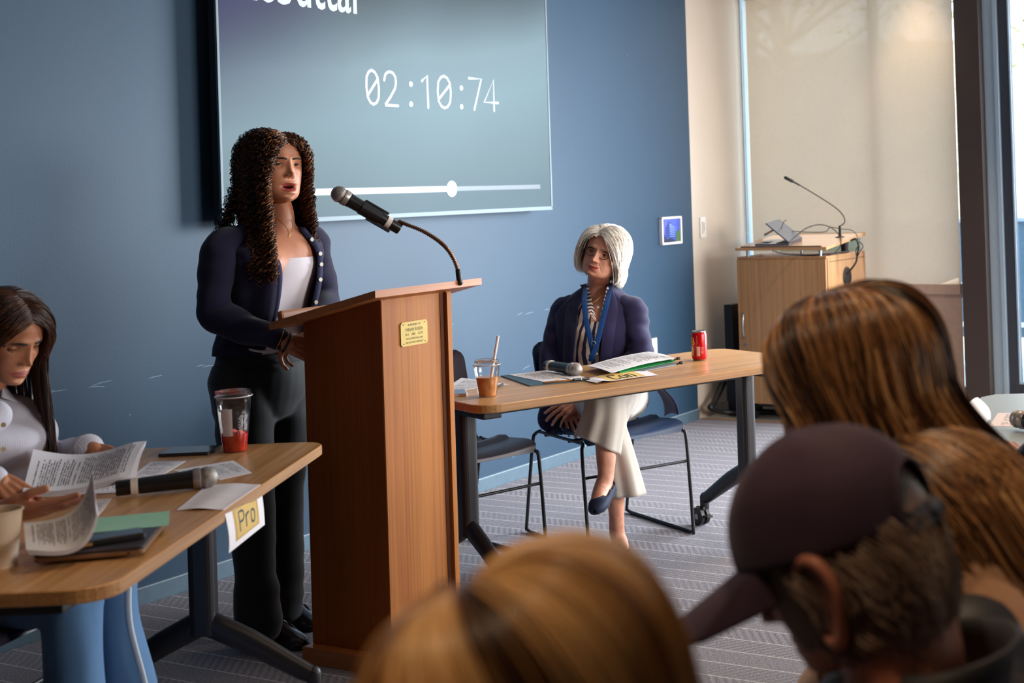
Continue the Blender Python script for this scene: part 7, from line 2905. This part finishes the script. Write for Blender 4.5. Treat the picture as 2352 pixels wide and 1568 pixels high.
QQ = np.concatenate([grp(500, -1, 62, 98, (.10, -.02, 0), .25, (.3, .8), .5), grp(700, -1, 98, 135, (.62, -.12, 0), .25, (-.1, .4)), grp(1100, -1, 135, 180, (.95, -.10, 0), .25, (-.6, .1), .70),
                     grp(420, -1, 130, 175, (.60, -.35, 0), .25, (-.6, .1), .72), grp(300, -1, 150, 180, (.80, -.30, 0), .30, (-.6, .0), .85),
                     grp(700, 1, 120, 180, (1.0, -.10, 0), .22, (-.6, .3), .70), grp(300, 1, 66, 120, (.5, 0, 0), .2, (.2, .8), .5)])
s5 = scalp(HBR, keep=lambda c: not (c[1] > .030 and c[2] < .06) and c[2] > -.085, grow=.006)


def streaks(P, r, base=.42, sd=.22, f=16):
    """locks: neighbouring strands share a tone"""
    out = []
    for p in P:
        q = p[len(p) // 3]
        out.append(base + sd * 1.6 * mnoise.noise(Vector((q[0] * f, q[1] * f, q[2] * f * .6))) + r.normal(0, sd * .45))
    return np.clip(np.array(out), 0, 1)


strand_mesh('hair', QQ, rad(QQ, .0016, .0005, hr5), streaks(QQ, hr5, .44, .50, 30), m_highl, brn, extra=(s5[0], s5[1], .12))

# --- man in a dark cap, side view, head bowed
m_grey = hairmat('grey_hair', [(62, 48, 40), (116, 92, 78), (166, 138, 120), (212, 190, 172)], .45)
m_cap = cloth('dark_plum_cap', (56, 36, 54), .75, vary=.06, scale=10, weave=420, bump=.001, sheen=.1)
m_jacket = M('dark_shell_jacket', (30, 28, 34), .6, vary=.2, scale=8)
man = person('person in a dark plum baseball cap and dark jacket, head bowed, in the right foreground', np.array([.10, 1.42, 0]))
PM = dict(ear=1.45, earoff=(0, .004, -.016), open=0, nose=1.2, jaw=1.08, wide=1.02, lid=.4, gaze=(0, -25), wrinkle=.8, hollow=1.1)
HM = Head(J(1925, 1278, 1.50), [-.83, .40, -.385], roll=.02, scale=1.02)
nbM = J(2085, 1560, 1.47)
OM = np.array([.0, .13, 0])
fwM = unit([-.97, .05, 0])
ltM = np.array([fwM[1], -fwM[0], 0])
lvM = [(np.array([.28, 1.49, .46]), .19, .15), (np.array([.27, 1.49, .66]), .18, .14), (np.array([.24, 1.49, .80]), .20, .13), (J(2150, 1650, 1.47), .16, .10), (nbM, .070, .066), (nbM + [-.02, 0, .04], .062, .06)]
bb = remesh([loft(torso_rings(lvM, ltM, fwM)), tube([nbM - [0, 0, .03], nbM * .5 + HM.w((0, -.04, -.07)) * .5, HM.w((0, -.035, -.06)), HM.w((0, -.03, -.02))], [.068, .064, .064, .062], 20, 14),
             tube([np.array([.22, 1.33, .85]), np.array([.12, 1.25, .62]), np.array([-.12, 1.35, .58])], [.06, .05, .035], 16, 16), tube([np.array([.22, 1.67, .85]), np.array([.12, 1.75, .62]), np.array([-.12, 1.63, .58])], [.06, .05, .035], 16, 16),
             tube([np.array([.28, 1.41, .46]), np.array([-.14, 1.41, .48]), np.array([-.14, 1.41, .05])], [.09, .07, .04], 16, 20, smooth=False), tube([np.array([.28, 1.59, .46]), np.array([-.14, 1.61, .48]), np.array([-.14, 1.61, .05])], [.09, .07, .04], 16, 20, smooth=False)], .009, 3)
V0, F0_, mi0 = build_head(HM, PM, man, m_skinD, m_lipB, M('grey_brow', (110, 96, 88), .8))
V, Fc = join((V0, F0_), bb)
mesh('body', V, Fc, [m_skinD, m_lipB, m_mouth], man, smooth=True, mi=mi0 + [0] * (len(Fc) - len(F0_)))
jk = mesh('jacket', *remesh([loft(torso_rings([(c, w + .03, d + .03) for c, w, d in lvM[:-2]] + [(nbM - [0, 0, .02], .10, .09)], ltM, fwM)), tube([np.array([.22, 1.33, .85]), np.array([.12, 1.23, .62]), np.array([-.08, 1.33, .58])], [.085, .07, .055], 18, 16), tube([np.array([.22, 1.67, .85]), np.array([.12, 1.77, .62]), np.array([-.08, 1.65, .58])], [.085, .07, .055], 18, 16)], .009, 3, disp=folds(.014, 10, 50)), m_jacket, man, smooth=True)
# stand-up collar
cr_ = []
for i, (zz, gr) in enumerate(((-.03, .100), (.0, .088), (.03, .082), (.05, .082))):
    cr_.append(ring(nbM + np.array([.012 + .010 * i, 0, zz]), ltM, fwM, gr, gr * .98, 50, .5, 2 * math.pi - .5, 2.0, lift=lambda a: -.03 * (np.cos(a) * .5 + .5)))
mesh('collar', *open_garment(cr_, .008), m_jacket, jk, smooth=True)
mesh('trousers', *remesh([tube([np.array([.28, 1.41, .46]), np.array([-.14, 1.41, .48]), np.array([-.14, 1.41, .06])], [.115, .09, .065], 18, 24, smooth=False), tube([np.array([.28, 1.59, .46]), np.array([-.14, 1.61, .48]), np.array([-.14, 1.61, .06])], [.115, .09, .065], 18, 24, smooth=False)], .010, 3), m_blackpant, man, smooth=True)

# cap in the head frame
crx, cry, crz, c0z, c0y = .092, .113, .105, .030, -.006


def capP(th, p, g=0):
    """th from the crown down, p from forward"""
    x = (crx + g) * math.sin(th) * math.sin(p)
    y = c0y + (cry + g) * math.sin(th) * math.cos(p)
    z = c0z + (crz + g) * math.cos(th)
    return np.array([x, y, z])


V, Fc = [], []
n1, n2 = 30, 96
for i in range(n1 + 1):
    for j in range(n2):
        p = 2 * math.pi * j / n2
        edge_th = math.radians(96 - 5 * math.cos(p))
        # opening above the strap at the back
        th = edge_th * i / n1
        w_ = .0014 * math.cos(p * 6) * math.sin(th)
        q = capP(th, p, .002 + w_ + .002 * mnoise.noise(Vector((th * 2, p * 1.5, 1))))
        V.append(q)
V = np.array(V)
for i in range(n1):
    for j in range(n2):
        k = (j + 1) % n2
        c = (V[i * n2 + j] + V[(i + 1) * n2 + k]) / 2
        if c[1] < 0 and ((c[0] / .044) ** 2 + ((c[2] - .022) / .047) ** 2) < 1:
            continue
        Fc.append((i * n2 + j, (i + 1) * n2 + j, (i + 1) * n2 + k, i * n2 + k))
cap = mesh('cap', HM.w(V), Fc, m_cap, man, smooth=True)
cap.modifiers.new('t', 'SOLIDIFY').thickness = .0022
# rim of the opening, strap and snap
rim = [np.array([.046 * math.sin(q), c0y - cry * math.sqrt(max(.0, 1 - (.046 * math.sin(q) / crx) ** 2 - ((.022 + .048 * math.cos(q) - c0z) / crz) ** 2)) - .003, .022 + .048 * math.cos(q)]) for q in np.linspace(-1.9, 1.9, 40)]
mesh('cap_opening_rim', *tube([HM.w(q) for q in rim], .0028, 8), m_cap, cap, smooth=True)
strap_ = [capP(math.radians(100), math.pi + a, .003) for a in np.linspace(-.62, .62, 16)]
stp = mesh('cap_strap', *tube([HM.w(q) for q in strap_], .0022, 8, ref=HM.B[2], r2=.0022), m_cap, cap, smooth=True)
V, Fc = loft([np.array([HM.w(q + np.array([0, -.001, dz])) for q in strap_]) for dz in (-.011, .011)], caps=False, closed=False)
mesh('strap_band', V, Fc, M('strap_dark', (26, 24, 34), .5), cap, smooth=True)
for a in (-.30, -.02):
    c = HM.w(capP(math.radians(100), math.pi + a, .005))
    dn_ = unit(c - HM.w((0, 0, 0)))
    mesh('strap_snap', *tube([c - dn_ * .002, c + dn_ * .003], .0085, 16, dome=False), M('slate_snap', (50, 54, 68), .7), cap, smooth=True)
mesh('cap_button', *lathe([(0, .004), (.004, .003), (.0065, 0), (.0065, -.003)], 14, tuple(HM.w(capP(0, 0, .004)))), m_cap, cap, smooth=True)
# seams of the panels
mesh('cap_seams', *join(*[tube([HM.w(capP(math.radians(t_), math.radians(p_), .004)) for t_ in np.linspace(3, 92, 18)], .0009, 5) for p_ in (0, 55, 118, 242, 305)]), m_cap, cap, smooth=True)
# brim
R_ = []
for s_ in np.linspace(0, 1, 10):
    row = []
    for a in np.linspace(-1.12, 1.12, 30):
        b0q = capP(math.radians(92), a, .002)
        L = .116 * math.cos(a * .95) ** .6 if abs(a) < 1.12 else 0
        d = np.array([math.sin(a) * .35, 1.0, 0])
        q = b0q + unit(d) * L * s_
        q[2] += -.034 * s_ - .30 * (q[0] ** 2) / .09 * .12 * s_ * 3
        row.append(HM.w(q))
    R_.append(np.array(row))
V, Fc = loft(R_, caps=False, closed=False)
bm_ = mesh('cap_brim', V, Fc, m_cap, cap, smooth=True)
bm_.modifiers.new('t', 'SOLIDIFY').thickness = .003
# short grey hair round the back and sides
hr6 = np.random.default_rng(8)


def gh(r):
    while True:
        q = r.uniform(math.radians(72), math.radians(288))
        th = r.uniform(math.radians(72), math.radians(128))
        d = np.array([math.sin(th) * math.sin(q), math.sin(th) * math.cos(q), math.cos(th)])
        if abs(d[0]) > .84 and d[2] < .12 and d[1] > -.35:
            continue
        LASTY[0] = d
        return d


def gt(r):
    d = LASTY[0]
    return unit(d + np.array([0, -.22, -.30]) + r.normal(0, .04, 3))


QM = hair_paths(HM, hr6, 1500, gh, gt, k1=8, k2=7, lift=(.004, .012), rad=(.078, .103, .108), cen=(0, -.003, -.004), length=.030, lenvar=.5, grav=.2, wave=.003)
s6 = scalp(HM, keep=lambda c: c[1] < .045 and c[2] > -.055 - .02 * (c[1] > -.03), grow=.001)
strand_mesh('hair', QM, rad(QM, .0011, .0004, hr6), streaks(QM, hr6, .55, .25, 30), m_grey, man, extra=(s6[0], s6[1], .25))

# --- blond head closest to the camera
m_blond = hairmat('golden_blond_hair', [(46, 28, 16), (122, 80, 44), (200, 146, 88), (240, 196, 136)], .30)
bld = person('person with golden blond hair, seen from behind in the very front', np.array([-.11, .80, 0]))
HL = Head(J(1240, 1712, .86), [.10, .99, -.12], roll=.14, scale=.92)
nbL = HL.w((0, -.05, -.16))
fwL, ltL = np.array([.1, .995, 0]), np.array([.995, -.1, 0])
lvL = [(np.array([-.11, .70, .46]), .19, .14), (np.array([-.11, .70, .70]), .17, .13), (nbL - [0, 0, .14], .19, .12), (nbL - [0, 0, .05], .14, .08), (nbL, .062, .06), (nbL + [0, 0, .03], .052, .05)]
bb = remesh([loft(torso_rings(lvL, ltL, fwL)), tube([nbL - [0, 0, .02], HL.w((0, -.03, -.05))], [.056, .05], 16, 8),
             tube([nbL + [-.17, 0, -.10], nbL + [-.20, .02, -.36], nbL + [-.08, .24, -.40]], [.055, .048, .034], 16, 18), tube([nbL + [.17, 0, -.10], nbL + [.20, .02, -.36], nbL + [.08, .24, -.40]], [.055, .048, .034], 16, 18),
             tube([np.array([-.20, .72, .46]), np.array([-.17, 1.12, .47]), np.array([-.17, 1.12, .05])], [.085, .065, .04], 16, 20, smooth=False), tube([np.array([-.02, .72, .46]), np.array([.03, 1.12, .47]), np.array([.03, 1.12, .05])], [.085, .065, .04], 16, 20, smooth=False)], .010, 3)
V0, F0_, mi0 = build_head(HL, dict(lid=.8), bld, m_skinB, m_lipA, M('blond_brows', (140, 100, 64), .8))
V, Fc = join((V0, F0_), bb)
mesh('body', V, Fc, [m_skinB, m_lipA, m_mouth], bld, smooth=True, mi=mi0 + [0] * (len(Fc) - len(F0_)))
mesh('blouse', *remesh([loft(torso_rings([(c, w + .02, d + .02) for c, w, d in lvL[:-1]], ltL, fwL)), tube([nbL + [-.17, 0, -.10], nbL + [-.20, .02, -.36], nbL + [-.12, .16, -.39]], [.072, .062, .05], 16, 18), tube([nbL + [.17, 0, -.10], nbL + [.20, .02, -.36], nbL + [.12, .16, -.39]], [.072, .062, .05], 16, 18)], .010, 3), cloth('charcoal_blouse', (58, 54, 60)), bld, smooth=True)
mesh('trousers', *remesh([tube([np.array([-.20, .72, .46]), np.array([-.17, 1.12, .47]), np.array([-.17, 1.12, .06])], [.11, .085, .06], 18, 24, smooth=False), tube([np.array([-.02, .72, .46]), np.array([.03, 1.12, .47]), np.array([.03, 1.12, .06])], [.11, .085, .06], 18, 24, smooth=False)], .010, 3), m_blackpant, bld, smooth=True)
hr7 = np.random.default_rng(30)
WH = np.array([-.36, -.20, .92])      # crown whorl


def st_l(r):
    q = r.uniform(0, 6.283)
    LASTY[0] = q
    return WH + np.array([math.cos(q), math.sin(q), 0]) * .05


def tg_l(r):
    q = LASTY[0] + r.normal(0, .08)
    return np.array([math.cos(q) + .0, math.sin(q), -.12 - .2 * r.random()])


colL = [(HL.w((0, -.005, -.02)), np.array([.083, .1, .11]))]
QL7 = hair_paths(HL, hr7, 3200, st_l, tg_l, k1=26, k2=14, lift=(.004, .030), length=.24, lenvar=.25, grav=.3, colliders=colL, wave=.003)
QL7 = QL7[[abs(p[25][0] - HL.o[0]) > -1 and not ((p[25] - HL.o) @ HL.B[1] > .055 and abs((p[25] - HL.o) @ HL.B[0]) < .055) for p in QL7]]
s7 = scalp(HL, keep=lambda c: not (c[1] > .03 and c[2] < .06) and c[2] > -.085, grow=.004)
strand_mesh('hair', QL7, rad(QL7, .0013, .0005, hr7), streaks(QL7, hr7, .70, .46, 24), m_blond, bld, extra=(s7[0], s7[1], .15))

# --- side table with a reader at the right edge
st0 = Z(2286, 905, .737)
sd_t = thing('side_table', 'pale grey laminate table cut off by the right edge of the picture', 'table', (st0[0], st0[1], 0), 0)
m_greylam = M('pale_grey_laminate', (170, 182, 190), .35, vary=.05, scale=160)
P2_ = Z(2235, 935, .737)
mesh('tabletop', *prism([(0.0, 0.0), (.9, -.02), (.95, -.80), (-.05, -.95), (-.20, -.80), (P2_[0] - st0[0], P2_[1] - st0[1]), (-.055, -.05)], .71, .737, .002), m_greylam, sd_t)
for x, y in ((.15, -.12), (.8, -.12), (.05, -.72), (.8, -.7)):
    mesh('leg', *tube([(x, y, .0), (x, y, .71)], .02, 12, dome=False), m_blackmetal, sd_t)
paper('paper_sheet', 'printed pink-tinted page on the grey table at the right edge', [(2272, 978), (2370, 980), (2372, 948), (2292, 948)], T0, page('page_pinkish', 12, .25, paper=(244, 226, 226), frac=.35, words=3))
microphone('microphone', Z(2470, 985, TH + .024), Z(2338, 962, TH + .030), 'microphone lying on the grey table at the right edge', R=.024)
V, Fc, uv = sheet([J(2222, 932, 3.75), J(2246, 912, 3.85), J(2276, 962, 3.82), J(2262, 982, 3.72)], .0008, 12, 12, bend=lambda s, t: (.012 * math.sin(math.pi * t), 0, .006 * math.sin(math.pi * s)))
cc_ = V.mean(0) * [1, 1, 0]
o = mesh('held_page', V - cc_, Fc, m_paper, uv=uv)
o.location = cc_
tag(o, 'blank curled page held above the grey table at the right edge', 'paper')
rr8 = person('person at the right edge, only one hand and a dark sleeve in the picture', np.array([1.35, 3.2, 0]))
w8 = J(2335, 1052, 3.52)
e8 = np.array([.98, 3.10, .80])
s8 = np.array([1.25, 3.0, 1.02])
d8 = unit(J(2268, 985, 3.70) - w8)
h8 = remesh(hand_parts(w8, d8, unit([.1, -.4, .9]), -1, curl=(.25, .30, .35, .40), thumb=(.75, .5), spread=.03, scale=.98) + [wrist(e8, w8, d8, .026)], .0028, 2)
hp8 = np.array([1.42, 3.2, .53])
nb8 = np.array([1.38, 3.12, 1.06])
H8 = Head(np.array([1.34, 3.15, 1.22]), [-.8, .3, -.3], 0, 1.0)
fw8 = unit([-.9, .3, 0])
lt8 = np.array([fw8[1], -fw8[0], 0])
lv8 = [(hp8, .17, .13), (hp8 + [0, 0, .2], .15, .12), (nb8 - [0, 0, .12], .18, .11), (nb8 - [0, 0, .03], .13, .08), (nb8, .06, .055), (nb8 + [0, 0, .03], .05, .05)]
legs8 = [tube([hp8 + [0, y, 0], hp8 + [-.40, y + .1, -.02], hp8 + [-.40, y + .1, -.47]], [.08, .06, .04], 16, 20, smooth=False) for y in (-.1, .1)]
bb = remesh([loft(torso_rings(lv8, lt8, fw8)), tube([nb8 - [0, 0, .02], H8.w((0, -.03, -.06))], [.055, .05], 16, 8), tube([s8, e8, w8], [.045, .04, .027], 16, 16)] + legs8, .009, 3)
V0, F0_, mi0 = build_head(H8, dict(lid=.6), rr8, m_skinD, m_lipB, M('dark_brow8', (50, 40, 36), .8))
V, Fc = join((V0, F0_), bb, h8)
mesh('body', V, Fc, [m_skinD, m_lipB, m_mouth], rr8, smooth=True, mi=mi0 + [0] * (len(Fc) - len(F0_)))
mesh('jacket', *remesh([loft(torso_rings([(c, w + .025, d + .025) for c, w, d in lv8[:-1]], lt8, fw8)), tube([s8, e8, w8 - (w8 - e8) * .10], [.075, .062, .048], 20, 20)], .008, 3, disp=folds(.010, 12, 60)), M('dark_leather_jacket', (40, 34, 36), .35, vary=.2), rr8, smooth=True)
mesh('trousers', *remesh([tube([hp8 + [0, y, 0], hp8 + [-.40, y + .1, -.02], hp8 + [-.40, y + .1, -.46]], [.105, .085, .06], 18, 24, smooth=False) for y in (-.1, .1)], .010, 3), m_blackpant, rr8, smooth=True)
s8h = scalp(H8, keep=lambda c: not (c[1] > .03 and c[2] < .07) and c[2] > -.06, grow=.006)
Q8 = np.concatenate([hair_paths(H8, hr7, 220, part_start(), part_target(s, 80, 84), k1=14, k2=8, length=.05) for s in (-1, 1)])
strand_mesh('hair', Q8, rad(Q8, .002, .0006, hr7), np.clip(hr7.normal(.4, .2, len(Q8)), 0, 1), m_grey, rr8, extra=(s8h[0], s8h[1], .3))
